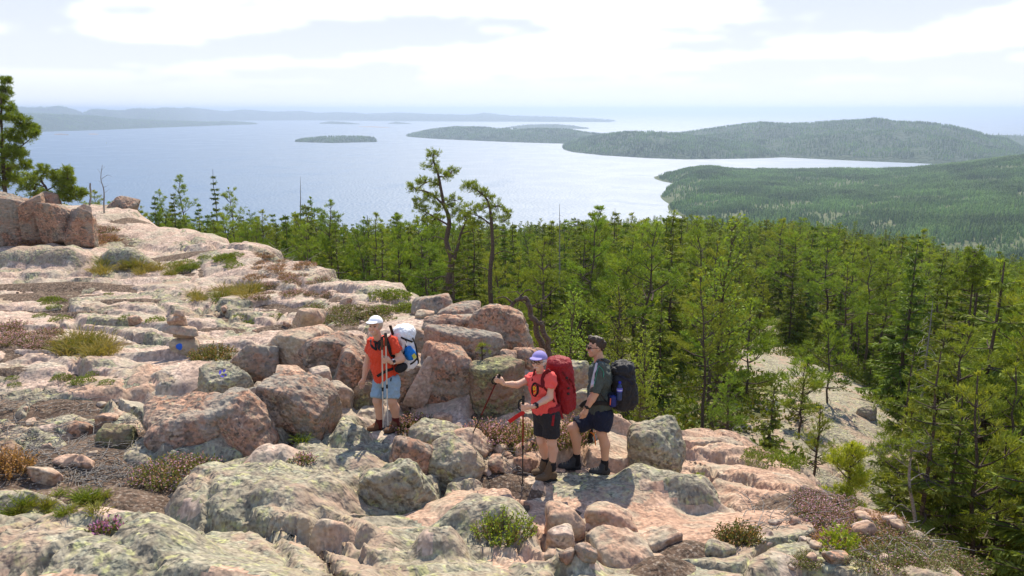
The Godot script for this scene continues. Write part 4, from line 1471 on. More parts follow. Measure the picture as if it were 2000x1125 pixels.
	for b in beds:
		for i in b[4]:
			var px: float = b[0] + rng.randf_range(-1, 1) * b[2]
			var py: float = b[1] + rng.randf_range(-1, 1) * b[3]
			var p := ground_hit(px, py)
			if p.y > 3.0:
				continue
			var s := 0.05 + 0.22 * pow(rng.randf(), 2.2)
			var o := put_mesh("loose_stone", protos[rng.randi() % 6], mats[["path", "pale", "pink", "path"][rng.randi() % 4]])
			o.transform = Transform3D(Basis.from_euler(Vector3(rng.randf_range(-0.3, 0.3), rng.randf() * TAU, rng.randf_range(-0.3, 0.3))).scaled(Vector3.ONE * s), p + Vector3(0, s * 0.12, 0))
			tag(o, b[5], "stone", b[6])


# ---------------------------------------------------------------- trees
class TreeBuild:
	var wv := PackedVector3Array()
	var wi := PackedInt32Array()
	var wc := PackedColorArray()
	var lv := PackedVector3Array()
	var ln := PackedVector3Array()
	var lc := PackedColorArray()
	var rng: RandomNumberGenerator
	var warm := Color.WHITE

	func any() -> Vector3:
		return Vector3(rng.randf_range(-1, 1), rng.randf_range(-1, 1), rng.randf_range(-1, 1))

	func tube(pts: PackedVector3Array, r0: float, r1: float, sides: int, tint := Color.WHITE, wobble := 0.0) -> void:
		var base := wv.size()
		var n := pts.size()
		for i in n:
			var d := (pts[mini(i + 1, n - 1)] - pts[maxi(i - 1, 0)]).normalized()
			var u := d.cross(Vector3.RIGHT if absf(d.x) < 0.7 else Vector3.UP).normalized()
			var w := d.cross(u)
			var r := lerpf(r0, r1, i / (n - 1.0))
			for k in sides:
				var a := TAU * k / sides
				wv.append(pts[i] + (u * cos(a) + w * sin(a)) * r * (1.0 + wobble * rng.randf_range(-1, 1)))
				wc.append(tint)
		for i in n - 1:
			for k in sides:
				var a := base + i * sides + k
				var b := base + i * sides + (k + 1) % sides
				wi.append_array([a, a + sides, b, b, a + sides, b + sides])

	func blade(p: Vector3, d: Vector3, length: float, width: float, c: Color) -> void:
		var s := d.cross(any()).normalized() * width * 0.5
		var tip := p + d * length
		var mid := p + d * length * 0.45
		lv.append(p)
		lv.append(mid + s)
		lv.append(tip)
		lv.append(p)
		lv.append(tip)
		lv.append(mid - s)
		var n := d.cross(s).normalized()
		c *= warm
		for i in 6:
			ln.append(n)
			lc.append(c)

	func tuft(p: Vector3, dir: Vector3, length: float, width: float, n: int, c: Color, spread := 0.9) -> void:
		for i in n:
			var d := (dir + any() * spread).normalized()
			var t := rng.randf_range(0.75, 1.25)
			blade(p + any() * length * 0.25, d, length * rng.randf_range(0.7, 1.2), width, Color(c.r * t, c.g * t, c.b * t))

	func wood_mesh(host) -> ArrayMesh:
		return host.smooth_mesh(wv, wi, wc)

	func leaf_mesh() -> ArrayMesh:
		var a := []
		a.resize(Mesh.ARRAY_MAX)
		a[Mesh.ARRAY_VERTEX] = lv
		a[Mesh.ARRAY_NORMAL] = ln
		a[Mesh.ARRAY_COLOR] = lc
		var m := ArrayMesh.new()
		m.add_surface_from_arrays(Mesh.PRIMITIVE_TRIANGLES, a)
		return m


const PINE := Color(0.165, 0.225, 0.043)
const PINE_TIP := Color(0.29, 0.345, 0.068)
const SPRUCE := Color(0.135, 0.185, 0.036)
const SPRUCE_TIP := Color(0.23, 0.28, 0.052)
const BIRCH := Color(0.23, 0.30, 0.065)


func grow(kind: String, h: float, seed_: int, crown0: float, spread: float, leaf := 0.17, dense := 1.0) -> TreeBuild:
	var b := TreeBuild.new()
	b.rng = RandomNumberGenerator.new()
	b.rng.seed = seed_
	var rng := b.rng
	var shade := rng.randf_range(0.72, 1.2)
	b.warm = Color(shade * rng.randf_range(0.85, 1.15), shade, shade * 0.95)
	var pts := PackedVector3Array()
	var bend := Vector3(rng.randf_range(-1, 1), 0, rng.randf_range(-1, 1)) * (0.02 if kind == "spruce" else 0.07)
	var n := 9
	for i in n:
		var t := i / (n - 1.0)
		pts.append(Vector3(0, -0.25 + (h + 0.25) * t, 0) + bend * h * t * t + Vector3(rng.randf_range(-1, 1), 0, rng.randf_range(-1, 1)) * (0.006 if kind == "spruce" else 0.014) * h * (0.0 if i == 0 else 1.0))
	var tint := Color.WHITE
	if kind == "birch":
		tint = Color(3.2, 3.3, 3.3)
	b.tube(pts, 0.0085 * h + 0.018, 0.010, 7, tint, 0.08)
	var y := crown0 * h
	while y < h * 0.985:
		var t := (y / h - crown0) / (1.0 - crown0)
		var f := (y + 0.25) / (h + 0.25) * (n - 1)
		var q := mini(int(f), n - 2)
		var at := pts[q].lerp(pts[q + 1], f - q)
		var count := 4
		var reach := spread
		var rise := 0.0
		if kind == "spruce":
			reach *= 1.0 - t * 0.93
			rise = lerpf(-0.42, 0.25, t)
			count = 5
		elif kind == "birch":
			reach *= (1.0 - t) * 0.75 + 0.22
			rise = lerpf(0.5, 1.3, t)
			count = 4
		else:
			reach *= pow(1.0 - t, 0.85) * (0.6 + 0.4 * sin(minf(t * 2.6 + 0.5, 2.2))) + 0.06
			rise = lerpf(0.05, 0.85, t)
		for k in count:
			if rng.randf() < (0.10 if kind == "spruce" else 0.24):
				continue
			var az := rng.randf() * TAU
			var length := reach * rng.randf_range(0.55, 1.15)
			var dir := Vector3(cos(az), rise + rng.randf_range(-0.2, 0.2), sin(az)).normalized()
			var curl := Vector3(0, 0.35 if kind != "spruce" else 0.12, 0) * length
			var side := Vector3(-sin(az), 0, cos(az))
			var bp := PackedVector3Array()
			for s in 4:
				var u := s / 3.0
				bp.append(at + dir * length * u + curl * u * u + side * length * 0.08 * sin(u * 3.0 + k))
			b.tube(bp, 0.008 + 0.016 * length, 0.005, 4, tint * 0.9 if kind == "birch" else Color.WHITE)
			if kind == "spruce":
				var steps := maxi(3, int(length / leaf * 2.6 * dense))
				for s in steps:
					var u := 0.12 + 0.88 * s / (steps - 1.0)
					var p := at + dir * length * u + curl * u * u
					var w := (1.15 - u) * 0.34 * length
					for e in [-1.0, 1.0]:
						var out: Vector3 = (side * e + dir * 0.8 + Vector3(0, -0.30, 0)).normalized()
						var c := SPRUCE.lerp(SPRUCE_TIP, rng.randf() * u)
						var l := w + leaf * 0.7
						b.blade(p, (out + b.any() * 0.25).normalized(), l, leaf * 0.36, c)
						b.blade(p + out * l * 0.35, (out * 0.5 + Vector3(0, -0.7, 0) + b.any() * 0.4).normalized(), leaf * 1.1, leaf * 0.3, c)
					b.blade(p, (dir + b.any() * 0.4).normalized(), leaf * 1.2, leaf * 0.3, SPRUCE_TIP if u > 0.8 else SPRUCE)
			elif kind == "birch":
				var steps := maxi(4, int(length / leaf * 4.5 * dense))
				for s in steps:
					var u := 0.15 + 0.9 * rng.randf()
					var p := at + dir * length * u + curl * u * u + b.any() * (0.10 + 0.20 * length)
					b.tuft(p, Vector3(0, -0.5, 0), leaf * 0.62, leaf * 0.45, 3, BIRCH, 1.2)
			else:
				var steps := maxi(3, int(length / leaf * 2.3 * dense))
				for s in steps:
					var u := 0.35 + 0.65 * sqrt(rng.randf())
					var off := b.any()
					off.y = absf(off.y) * 0.7
					var p := at + dir * length * u + curl * u * u + off * (0.07 + 0.20 * length * (1.1 - u * 0.6))
					b.tuft(p, dir * 0.5 + Vector3(0, 0.55, 0), leaf * 1.15, leaf * 0.15, 12, PINE.lerp(PINE_TIP, rng.randf() * (0.35 + 0.65 * t)))
		y += (0.30 if kind == "spruce" else 0.36) * (0.75 + 0.06 * h) * clampf(h / 3.0, 0.3, 1.0) * rng.randf_range(0.7, 1.3)
	# dead lower twigs
	for k in 9:
		var yy := rng.randf_range(0.12, maxf(crown0, 0.2)) * h
		var az := rng.randf() * TAU
		var at := Vector3(0, yy, 0) + bend * h * (yy / h) ** 2
		var l := spread * rng.randf_range(0.25, 0.7)
		b.tube(PackedVector3Array([at, at + Vector3(cos(az), -0.1, sin(az)) * l * 0.6, at + Vector3(cos(az + 0.2), -0.25, sin(az + 0.2)) * l]), 0.012, 0.004, 3, Color(1.4, 1.4, 1.4))
	if kind != "birch" and kind != "spruce":
		b.tuft(pts[n - 1], Vector3.UP, leaf, leaf * 0.4, 14, PINE_TIP)
	return b


func plant_tree(called: String, label: String, b: TreeBuild, where: Vector3, turn := 0.0, size := 1.0, group := "", leaf_m := "pine") -> Node3D:
	var t := thing(called, label, "tree", where, group)
	t.rotation.y = turn
	t.scale = Vector3.ONE * size
	put_mesh("trunk", b.wood_mesh(self), mats.bark, t)
	put_mesh("crown", b.leaf_mesh(), mats[leaf_m], t)
	return t


const SKYLINE := [[-300, 380], [0, 395], [280, 405], [430, 425], [520, 430], [590, 425], [640, 418], [700, 430], [800, 432], [900, 432], [1100, 432], [1180, 422], [1300, 428], [1500, 430], [1600, 440], [1700, 456], [1850, 494], [2000, 508], [2300, 530]]


func build_forest() -> void:
	var rng := RandomNumberGenerator.new()
	rng.seed = 1234
	var kinds := {"pine": [], "spruce": [], "birch": []}
	for i in 6:
		kinds.pine.append(grow("pine", 7.0, 900 + i, [0.42, 0.5, 0.35, 0.55, 0.28, 0.46][i], [1.5, 1.3, 1.7, 1.2, 1.6, 1.9][i]))
	for i in 4:
		kinds.spruce.append(grow("spruce", 7.5, 920 + i, [0.10, 0.16, 0.06, 0.22][i], [1.35, 1.1, 1.5, 1.2][i], 0.19))
	for i in 2:
		kinds.birch.append(grow("birch", 6.0, 940 + i, 0.25, 1.5, 0.15))
	for i in 3:
		kinds.pine.append(grow("pine", 5.0, 950 + i, [0.25, 0.4, 0.3][i], [1.4, 1.2, 1.6][i], 0.085, 1.5))
		kinds.spruce.append(grow("spruce", 5.2, 960 + i, [0.08, 0.12, 0.05][i], [1.2, 1.0, 1.35][i], 0.095, 1.5))
	var made := {}
	for k in kinds:
		made[k] = []
		for b in kinds[k]:
			made[k].append([b.wood_mesh(self), b.leaf_mesh()])
	var mix := noise(FastNoiseLite.TYPE_SIMPLEX_SMOOTH, 0.035, 66, 2)
	var found := []
	var bands := [[8.5, 30.0, 1.35], [13.0, 60.0, 2.5], [60.0, 150.0, 3.2], [150.0, 440.0, 4.0]]
	for band in bands:
		var c: float = band[2]
		var iz := int(band[1] / c) + 1
		for j in range(int(band[0] / c), iz):
			var half := int(band[1] * 0.82 / c)
			for i in range(-half, half + 1):
				var x := (i + rng.randf()) * c
				var z := -(j + rng.randf()) * c
				var d := -z
				var keep := rng.randf()
				var tall := rng.randf()
				var which := rng.randf()
				var turn := rng.randf() * TAU
				if d < band[0] or d >= band[1] or absf(x) > d * 0.76 + 3.0:
					continue
				var px := 1000.0 + x / d * FOCAL * 0.97
				if c < 2.0 and (px < 1770.0 or d < 8.5 + (2000.0 - px) * 0.012):
					continue
				if px < 250.0 and d < 42.0 or px < 1180.0 and d < 22.0 or px < 1560.0 and d < 17.0:
					continue
				# the trail runs down through a gap
				if d > 15.0 and d < 31.0 and px > 1440.0 and px < 1745.0 or d >= 31.0 and d < 50.0 and px > 1440.0 and px < 1620.0 and keep < 0.85:
					continue
				if keep < 0.12:
					continue
				var base := near_land.height(x, z)
				if rockiness(x, z, base) > 0.35:
					continue
				var m := mix.get_noise_2d(x, z)
				var kind := "pine" if which < 0.50 + 0.6 * m else "spruce"
				if c < 2.0 and which > 0.25 and which < 0.98:
					kind = "spruce"
				if which > 0.982:
					kind = "birch"
				var h := (3.6 + 5.6 * tall * tall + 1.4 * tall) * (0.82 if d < 34.0 else 1.0 if d < 70.0 else 1.22)
				var line := along(SKYLINE, px) - 4.0 - 36.0 * pow(fposmod(turn * 7.31, 1.0), 4.0) + 30.0 * fposmod(turn * 3.17, 1.0)
				var most := EYE.y + ray(px, line).y * d - base
				h = minf(h, most)
				if h < 2.2:
					continue
				found.append([d, kind, Vector3(x, rock_y(x, z) - 0.05, z), h, turn, tall])
	found.sort_custom(func(a, b): return a[0] < b[0])
	var singles := {"pine": 0, "spruce": 0, "birch": 0}
	var rest := {}
	var said := {"pine": "slender pine with an open crown on the forest slope", "spruce": "narrow dark spruce on the forest slope", "birch": "leafy light green birch among the conifers of the slope"}
	var ref := {"pine": 7.0, "spruce": 7.5, "birch": 6.0}
	for f in found:
		var kind: String = f[1]
		var list: Array = made[kind]
		var many := list.size() if kind == "birch" else list.size() - 3
		var which := int(f[4] * 1000.0) % many
		var s: float = f[3] / ref[kind]
		if f[0] < 27.0 and kind != "birch":
			which = many + which % 3
			s = f[3] / (5.0 if kind == "pine" else 5.2)
		var wide: float = s * (0.85 + 0.4 * f[5])
		var tr := Transform3D(Basis(Vector3.UP, f[4]).scaled(Vector3(wide, s, wide)), f[2])
		if singles[kind] < 300:
			singles[kind] += 1
			var t := thing(kind + "_tree", said[kind], "tree", Vector3.ZERO, {"pine": "pines of the forest slope", "spruce": "spruces of the forest slope", "birch": "birches of the forest slope"}[kind])
			t.transform = tr
			put_mesh("trunk", list[which][0], mats.bark, t)
			put_mesh("crown", list[which][1], mats.leaf if kind == "birch" else mats.pine, t)
		else:
			var key := "%s %d" % [kind, which]
			if not rest.has(key):
				rest[key] = []
			rest[key].append(tr)
	for key in rest:
		var kind: String = key.get_slice(" ", 0)
		var list: Array = made[kind][int(key.get_slice(" ", 1))]
		var holder := Node3D.new()
		holder.name = numbered("forest")
		add_child(holder)
		tag(holder, "dense mass of %s treetops far down the slope towards the bay" % kind, "forest", "far treetops of the slope", "stuff")
		for part in 2:
			var mm := MultiMesh.new()
			mm.transform_format = MultiMesh.TRANSFORM_3D
			mm.mesh = list[part]
			mm.instance_count = rest[key].size()
			for i in rest[key].size():
				mm.set_instance_transform(i, rest[key][i])
			var o := MultiMeshInstance3D.new()
			o.name = ["trunk", "crown"][part]
			o.multimesh = mm
			o.material_override = mats.bark if part == 0 else mats.leaf if kind == "birch" else mats.pine
			o.set_meta("kind", "stuff")
			holder.add_child(o)


func sketch_tree(called: String, label: String, d: float, stems: Array, clumps: Array, bark := "bark", leaf := 0.09, dense := 1.0, tone := 0.0, seed_ := 1) -> Node3D:
	# stems: [[[pixel x, pixel y, metres nearer], ...], thick, thin]; clumps of needles: [pixel x, pixel y, radius in pixels, metres nearer]
	var b := TreeBuild.new()
	b.rng = RandomNumberGenerator.new()
	b.rng.seed = seed_
	var foot := spot(stems[0][0][0][0], stems[0][0][0][1], d)
	var nodes := PackedVector3Array()
	for s in stems:
		var raw := PackedVector3Array()
		for p in s[0]:
			raw.append(spot(p[0], p[1], d - (p[2] if p.size() > 2 else 0.0)) - foot)
		var pts := PackedVector3Array()
		for i in raw.size() - 1:
			var p0 := raw[maxi(i - 1, 0)]
			var p3 := raw[mini(i + 2, raw.size() - 1)]
			for k in 4:
				pts.append(raw[i].cubic_interpolate(raw[i + 1], p0, p3, k / 4.0) + b.any() * s[2] * 0.35)
		pts.append(raw[raw.size() - 1])
		b.tube(pts, s[1] * 0.6, s[2] * 0.6, 8 if s[1] > 0.04 else 5, Color.WHITE, 0.10)
		nodes.append_array(pts)
	var px := d / FOCAL / 0.95
	for c in clumps:
		var mid := spot(c[0], c[1], d - (c[3] if c.size() > 3 else b.rng.randf_range(-0.5, 0.5) * 24.0 * px)) - foot
		var r: float = c[2] * px * 1.5
		var near := nodes[0]
		for p in nodes:
			if p.distance_squared_to(mid) < near.distance_squared_to(mid):
				near = p
		b.tube(PackedVector3Array([near, near.lerp(mid, 0.5) + b.any() * r * 0.3, mid]), 0.006 + r * 0.07, 0.006, 4)
		var twigs := maxi(7, int(r * 36.0 * dense))
		for k in twigs:
			var dir := b.any().normalized()
			dir.y *= 0.75
			var tip := mid + dir * r * b.rng.randf_range(0.45, 1.05)
			b.tube(PackedVector3Array([mid, mid.lerp(tip, 0.6) + b.any() * r * 0.12, tip]), 0.006, 0.003, 3)
			for e in int(3 * dense + 1):
				var p := mid.lerp(tip, b.rng.randf_range(0.5, 1.0)) + b.any() * r * 0.16
				b.tuft(p, dir * 0.5 + Vector3(0, 0.5, 0), leaf * 1.1, leaf * 0.16, 11, PINE.lerp(PINE_TIP, clampf(b.rng.randf() * 0.7 + tone, 0.0, 1.2)))
	var t := thing(called, label, "tree", foot)
	put_mesh("trunk", b.wood_mesh(self), mats[bark], t)
	if b.lv.size():
		put_mesh("crown", b.leaf_mesh(), mats.pine, t)
	return t


func build_near_trees() -> void:
	sketch_tree("pine_tree", "crooked old pine with a forked trunk standing above the forest", 26.0, [
		[[[880, 598], [877, 545], [882, 505], [872, 470], [878, 432], [866, 395], [858, 350], [848, 318], [846, 300]], 0.20, 0.025],
		[[[880, 530], [893, 485], [899, 458], [912, 428]], 0.12, 0.03], [[[868, 402], [842, 378], [812, 370]], 0.07, 0.02], [[[860, 362], [836, 355], [812, 372]], 0.05, 0.015], [[[857, 345], [870, 345], [882, 338]], 0.05, 0.015],
		[[[876, 440], [842, 420], [812, 404]], 0.06, 0.015], [[[880, 545], [862, 540], [845, 548]], 0.05, 0.012], [[[882, 560], [905, 545], [925, 548]], 0.05, 0.012], [[[872, 470], [850, 462], [838, 470]], 0.04, 0.01], [[[899, 458], [915, 452], [930, 455]], 0.04, 0.01]],
		[[846, 304, 12], [842, 322, 12], [856, 330, 10], [880, 338, 13], [868, 344, 8], [812, 368, 14], [830, 356, 13], [846, 358, 11], [834, 388, 14], [812, 400, 14], [826, 410, 10], [866, 400, 13], [852, 384, 9], [890, 392, 14], [898, 410, 13], [908, 428, 12], [882, 420, 9], [925, 440, 10], [845, 430, 11], [822, 430, 10]], "bark", 0.095, 1.15, 0.2, 71)
	sketch_tree("pine_tree", "lean pine whose top bends over beside the crooked one", 25.0, [
		[[[960, 605], [957, 540], [962, 485], [960, 440], [957, 408], [950, 388], [932, 372], [912, 362]], 0.13, 0.02], [[[957, 408], [975, 402], [998, 420]], 0.05, 0.015], [[[960, 440], [940, 425], [915, 415]], 0.05, 0.012],
		[[[960, 500], [985, 490], [1005, 498]], 0.035, 0.01], [[[958, 530], [940, 522], [925, 530]], 0.035, 0.01], [[[961, 560], [985, 565]], 0.03, 0.01], [[[960, 470], [978, 460], [990, 462]], 0.03, 0.01]],
		[[912, 362, 11], [925, 366, 13], [940, 378, 12], [955, 388, 10], [972, 402, 12], [990, 416, 10], [945, 408, 12], [922, 410, 14], [908, 424, 12], [932, 432, 12], [962, 425, 10], [985, 432, 9]], "bark", 0.095, 1.15, 0.25, 72)
	sketch_tree("pine_tree", "tall pine overhanging the pink cliff block", 26.5, [
		[[[10, 380], [7, 330], [4, 265], [2, 205], [5, 152]], 0.12, 0.02], [[[4, 300], [38, 288], [68, 262]], 0.05, 0.012], [[[7, 332], [35, 322], [60, 318]], 0.04, 0.012], [[[4, 265], [35, 246], [62, 240]], 0.04, 0.012], [[[2, 215], [18, 205]], 0.03, 0.01], [[[8, 350], [40, 345], [60, 330]], 0.03, 0.01], [[[6, 310], [-40, 290]], 0.05, 0.01]],
		[[7, 158, 9], [9, 178, 11], [4, 198, 11], [16, 214, 12], [2, 234, 13], [28, 228, 11], [45, 240, 13], [60, 254, 12], [70, 262, 9], [38, 268, 13], [18, 262, 12], [24, 292, 15], [8, 308, 16], [40, 300, 12], [50, 322, 12], [20, 334, 15], [35, 350, 12], [-10, 280, 18], [-14, 330, 20], [4, 358, 12]], "bark", 0.10, 1.9, -0.1, 73)
	sketch_tree("pine_tree", "low spreading pine with a snaking limb on top of the cliff", 25.2, [
		[[[96, 392], [90, 368], [80, 352], [84, 340], [100, 334], [114, 330]], 0.07, 0.02], [[[92, 372], [112, 360], [132, 345]], 0.04, 0.012], [[[94, 382], [125, 378], [160, 378]], 0.04, 0.012], [[[88, 365], [66, 358], [56, 350]], 0.04, 0.012]],
		[[66, 346, 14], [54, 360, 14], [72, 372, 13], [86, 330, 10], [104, 342, 12], [118, 352, 15], [132, 334, 11], [134, 350, 12], [122, 370, 14], [142, 366, 12], [150, 380, 13], [164, 374, 9], [104, 384, 12], [128, 386, 11]], "bark", 0.09, 1.7, 0.1, 74)
	sketch_tree("dead_tree", "bare crooked dead pine standing on the skyline rock", 29.0, [
		[[[204, 432], [203, 398], [203, 372], [197, 348], [200, 322]], 0.055, 0.010], [[[198, 350], [210, 342], [218, 345]], 0.014, 0.005], [[[200, 360], [192, 352]], 0.012, 0.004], [[[202, 366], [212, 362]], 0.012, 0.004], [[[198, 340], [190, 330]], 0.010, 0.004], [[[199, 332], [206, 324]], 0.009, 0.004], [[[203, 385], [196, 378]], 0.010, 0.004], [[[203, 378], [213, 370]], 0.010, 0.004]], [], "dead", 0.1, 1.0, 0.0, 75)
	sketch_tree("tree_stump", "short dead stub beside the crooked dead pine", 31.5, [[[[176, 402], [177, 372], [176, 358]], 0.07, 0.05]], [], "dead", 0.1, 1.0, 0.0, 76)
	sketch_tree("dead_tree", "fallen grey trunk arching out of the bushes behind the round boulder", 13.6, [
		[[[990, 612], [1000, 592], [1014, 582], [1030, 590], [1040, 612], [1047, 640], [1058, 672], [1066, 700]], 0.05, 0.10], [[[1058, 628, 0.2], [1066, 655, 0.2], [1072, 695, 0.2]], 0.07, 0.09], [[[1014, 582], [1030, 566], [1045, 572]], 0.03, 0.008], [[[1000, 592], [985, 580], [965, 585]], 0.03, 0.008], [[[1036, 600], [1060, 590], [1075, 596]], 0.025, 0.006], [[[1020, 584], [1010, 570], [990, 572]], 0.02, 0.006]], [], "bark", 0.1, 1.0, 0.0, 77)
	sketch_tree("dead_tree", "thin grey dead spruce rising above the pines", 48.0, [[[[1093, 590], [1093, 500], [1093, 398]], 0.10, 0.015]] + bare_twigs(1093, 410, 560, 26, 14), [], "dead", 0.1, 1.0, 0.0, 78)
	sketch_tree("dead_tree", "thin bare pole of a dead spruce above the shelf", 60.0, [[[[587, 470], [587, 400], [587, 345]], 0.10, 0.012]] + bare_twigs(587, 380, 450, 10, 8), [], "dead", 0.1, 1.0, 0.0, 79)
	sketch_tree("dead_tree", "grey dead spruce full of dry twigs in the dark wood", 19.5, [[[[1790, 850], [1806, 730], [1822, 588]], 0.075, 0.012]] + bare_twigs(1806, 610, 830, 46, 40, 0.066), [], "dead", 0.1, 1.0, 0.0, 80)
	sketch_tree("dead_tree", "dead pine trunk leaning at the heather brink", 10.6, [[[[1795, 1050], [1782, 985], [1776, 930], [1780, 880]], 0.05, 0.02], [[[1780, 1000], [1760, 985], [1745, 995]], 0.016, 0.005], [[[1777, 940], [1800, 925], [1815, 930]], 0.016, 0.005], [[[1778, 915], [1755, 900], [1735, 880]], 0.016, 0.005]],
		[[1738, 872, 22], [1765, 868, 20], [1790, 862, 22], [1720, 885, 18], [1760, 890, 18], [1810, 875, 16]], "dead", 0.055, 1.3, 0.1, 81)
	sketch_tree("spruce_tree", "tall spruce with a drooping tufted top and bare trunk", 21.0, [[[[1868, 870], [1882, 720], [1894, 610], [1904, 500]], 0.09, 0.02]] + bare_twigs(1890, 560, 840, 40, 26, 0.0),
		[[1905, 492, 12], [1900, 510, 18], [1920, 520, 16], [1885, 530, 18], [1915, 545, 18], [1870, 548, 14], [1895, 560, 14], [1925, 560, 10], [1860, 565, 10]], "bark", 0.10, 1.2, -0.25, 82)
	# single trees on the skyline of the slope: [called, label, kind, top pixel x, top y, distance, height, seed, spread, crown]
	for t in [["pine_tree", "airy pine standing on the skyline behind the domed rock", "pine", 350, 345, 52, 7.6, 11, 1.5, 0.35], ["pine_tree", "dense rounded pine beside the airy skyline pine", "pine", 322, 374, 50, 6.2, 12, 1.6, 0.15], ["spruce_tree", "tall thin spruce alone against the bay", "spruce", 416, 330, 56, 9.0, 13, 0.9, 0.25],
			["pine_tree", "broad layered pine between the thin spruce and the shelf", "pine", 452, 369, 50, 6.8, 14, 1.9, 0.3], ["spruce_tree", "small spruce peeping over the domed rock", "spruce", 299, 380, 50, 5.0, 15, 0.8, 0.1],
			["pine_tree", "full bushy pine behind the bleached slabs", "pine", 640, 392, 40, 7.2, 16, 2.2, 0.15], ["spruce_tree", "dark pointed spruce behind the bleached slabs", "spruce", 588, 412, 44, 7.0, 17, 1.5, 0.05], ["spruce_tree", "slim spruce in the gap above the slabs", "spruce", 716, 421, 38, 6.6, 18, 1.2, 0.08],
			["pine_tree", "young bright pine before the crooked one", "pine", 775, 424, 36, 6.2, 19, 1.5, 0.15], ["pine_tree", "red-trunked pine towering over the birches", "pine", 1150, 408, 34, 8.2, 20, 1.5, 0.35], ["pine_tree", "twin pine at the shoulder of the red-trunked one", "pine", 1168, 404, 46, 8.6, 21, 1.3, 0.5],
			["spruce_tree", "dark slender spruce behind the black backpack", "spruce", 1296, 560, 24, 5.2, 22, 0.9, 0.12], ["pine_tree", "straight pine above the trail rocks", "pine", 1385, 505, 29, 6.6, 23, 1.4, 0.4], ["pine_tree", "pine with a dark stem beside the forest trail", "pine", 1470, 588, 25, 4.6, 24, 1.3, 0.4],
			["pine_tree", "leaning pine on the forest trail rocks", "pine", 1630, 640, 24, 3.9, 25, 1.1, 0.5], ["pine_tree", "pine rooted on the bare trail outcrop", "pine", 1568, 705, 21.5, 2.5, 26, 0.9, 0.4]]:
		var top := spot(t[3], t[4], t[5])
		var foot := Vector3(top.x, top.y - t[6], top.z)
		var low := ground_y(top.x, top.z)
		var h: float = t[6]
		if foot.y > low:
			h = top.y - low
			foot.y = low
		plant_tree(t[0], t[1], grow(t[2], h, t[7], t[9], t[8] * h / t[6], 0.15, 1.25), foot)
	# birches and young trees close by: [called, label, kind, foot x, foot y, distance, top y, seed, spread share, crown, leaf]
	for t in [["birch_tree", "bushy light green birch behind the dark-haired hiker", "birch", 1215, 860, 18.5, 560, 31, 0.26, 0.06, 0.075], ["birch_tree", "small light green birch behind the round boulder", "birch", 1112, 745, 17.5, 572, 32, 0.30, 0.08, 0.075], ["birch_tree", "low birch bush beside the dark spruce", "birch", 1255, 830, 17.0, 640, 33, 0.34, 0.05, 0.075],
			["spruce_tree", "young pointed spruce at the end of the trail slab", "spruce", 1500, 895, 14.6, 762, 34, 0.32, 0.02, 0.07], ["pine_tree", "young pine beside the lowest trail slab", "pine", 1590, 925, 13.4, 800, 35, 0.30, 0.15, 0.06], ["pine_tree", "young bushy pine behind the trail slab", "pine", 1420, 850, 14.8, 735, 36, 0.36, 0.08, 0.065],
			["pine_tree", "little dark pine above the young spruce", "pine", 1562, 838, 18.5, 715, 37, 0.33, 0.2, 0.08], ["pine_tree", "bright yellow-green pine sapling in the heather", "pine", 1650, 996, 9.1, 868, 38, 0.40, 0.02, 0.055], ["spruce_tree", "soft dark sapling before the dead pine", "spruce", 1845, 1040, 11.0, 815, 39, 0.30, 0.02, 0.08],
			["pine_tree", "tiny pine seedling on the rock wall", "pine", 942, 696, 10.7, 675, 40, 0.5, 0.1, 0.04], ["pine_tree", "pine seedling sprouting beyond the rock step", "pine", 1362, 952, 9.9, 926, 41, 0.45, 0.3, 0.03], ["pine_tree", "young green pine behind the black backpack", "pine", 1250, 822, 13.5, 765, 42, 0.55, 0.05, 0.06], ["pine_tree", "young pine behind the great round boulder", "pine", 1048, 740, 14.0, 640, 43, 0.42, 0.08, 0.06],
			["spruce_tree", "big dark spruce at the lower edge of the wood", "spruce", 1915, 1240, 11.0, 850, 44, 0.33, 0.02, 0.10], ["spruce_tree", "dense spruce whose boughs hang over the heather brink", "spruce", 2010, 1260, 9.5, 880, 45, 0.36, 0.02, 0.10], ["pine_tree", "pine crowding the dark spruces at the wood's edge", "pine", 1965, 1060, 13.5, 720, 46, 0.32, 0.1, 0.09],
			["spruce_tree", "dark spruce beyond the leaning dead pine", "spruce", 1850, 1060, 14.0, 760, 47, 0.30, 0.04, 0.10], ["pine_tree", "pine with wide boughs behind the soft dark sapling", "pine", 1745, 1010, 13.5, 800, 48, 0.36, 0.12, 0.08], ["pine_tree", "tall pine at the edge of the dark wood", "pine", 1960, 900, 18.0, 560, 49, 0.26, 0.2, 0.11], ["pine_tree", "wide pine before the tufted spruce", "pine", 1840, 900, 17.0, 640, 50, 0.30, 0.15, 0.10]]:
		var foot := spot(t[3], t[4], t[5])
		var top := spot(t[3], t[6], t[5])
		var h := top.y - foot.y
		var young: TreeBuild = grow(t[2], h, t[7], t[9], t[8] * h, t[10], 2.6 if t[7] == 38 else 1.2)
		if t[7] == 38:
			for i in young.lc.size():
				young.lc[i] *= Color(2.1, 1.85, 1.2)
		plant_tree(t[0], t[1], young, foot, 0.0, 1.0, "", "leaf" if t[2] == "birch" else "pine")


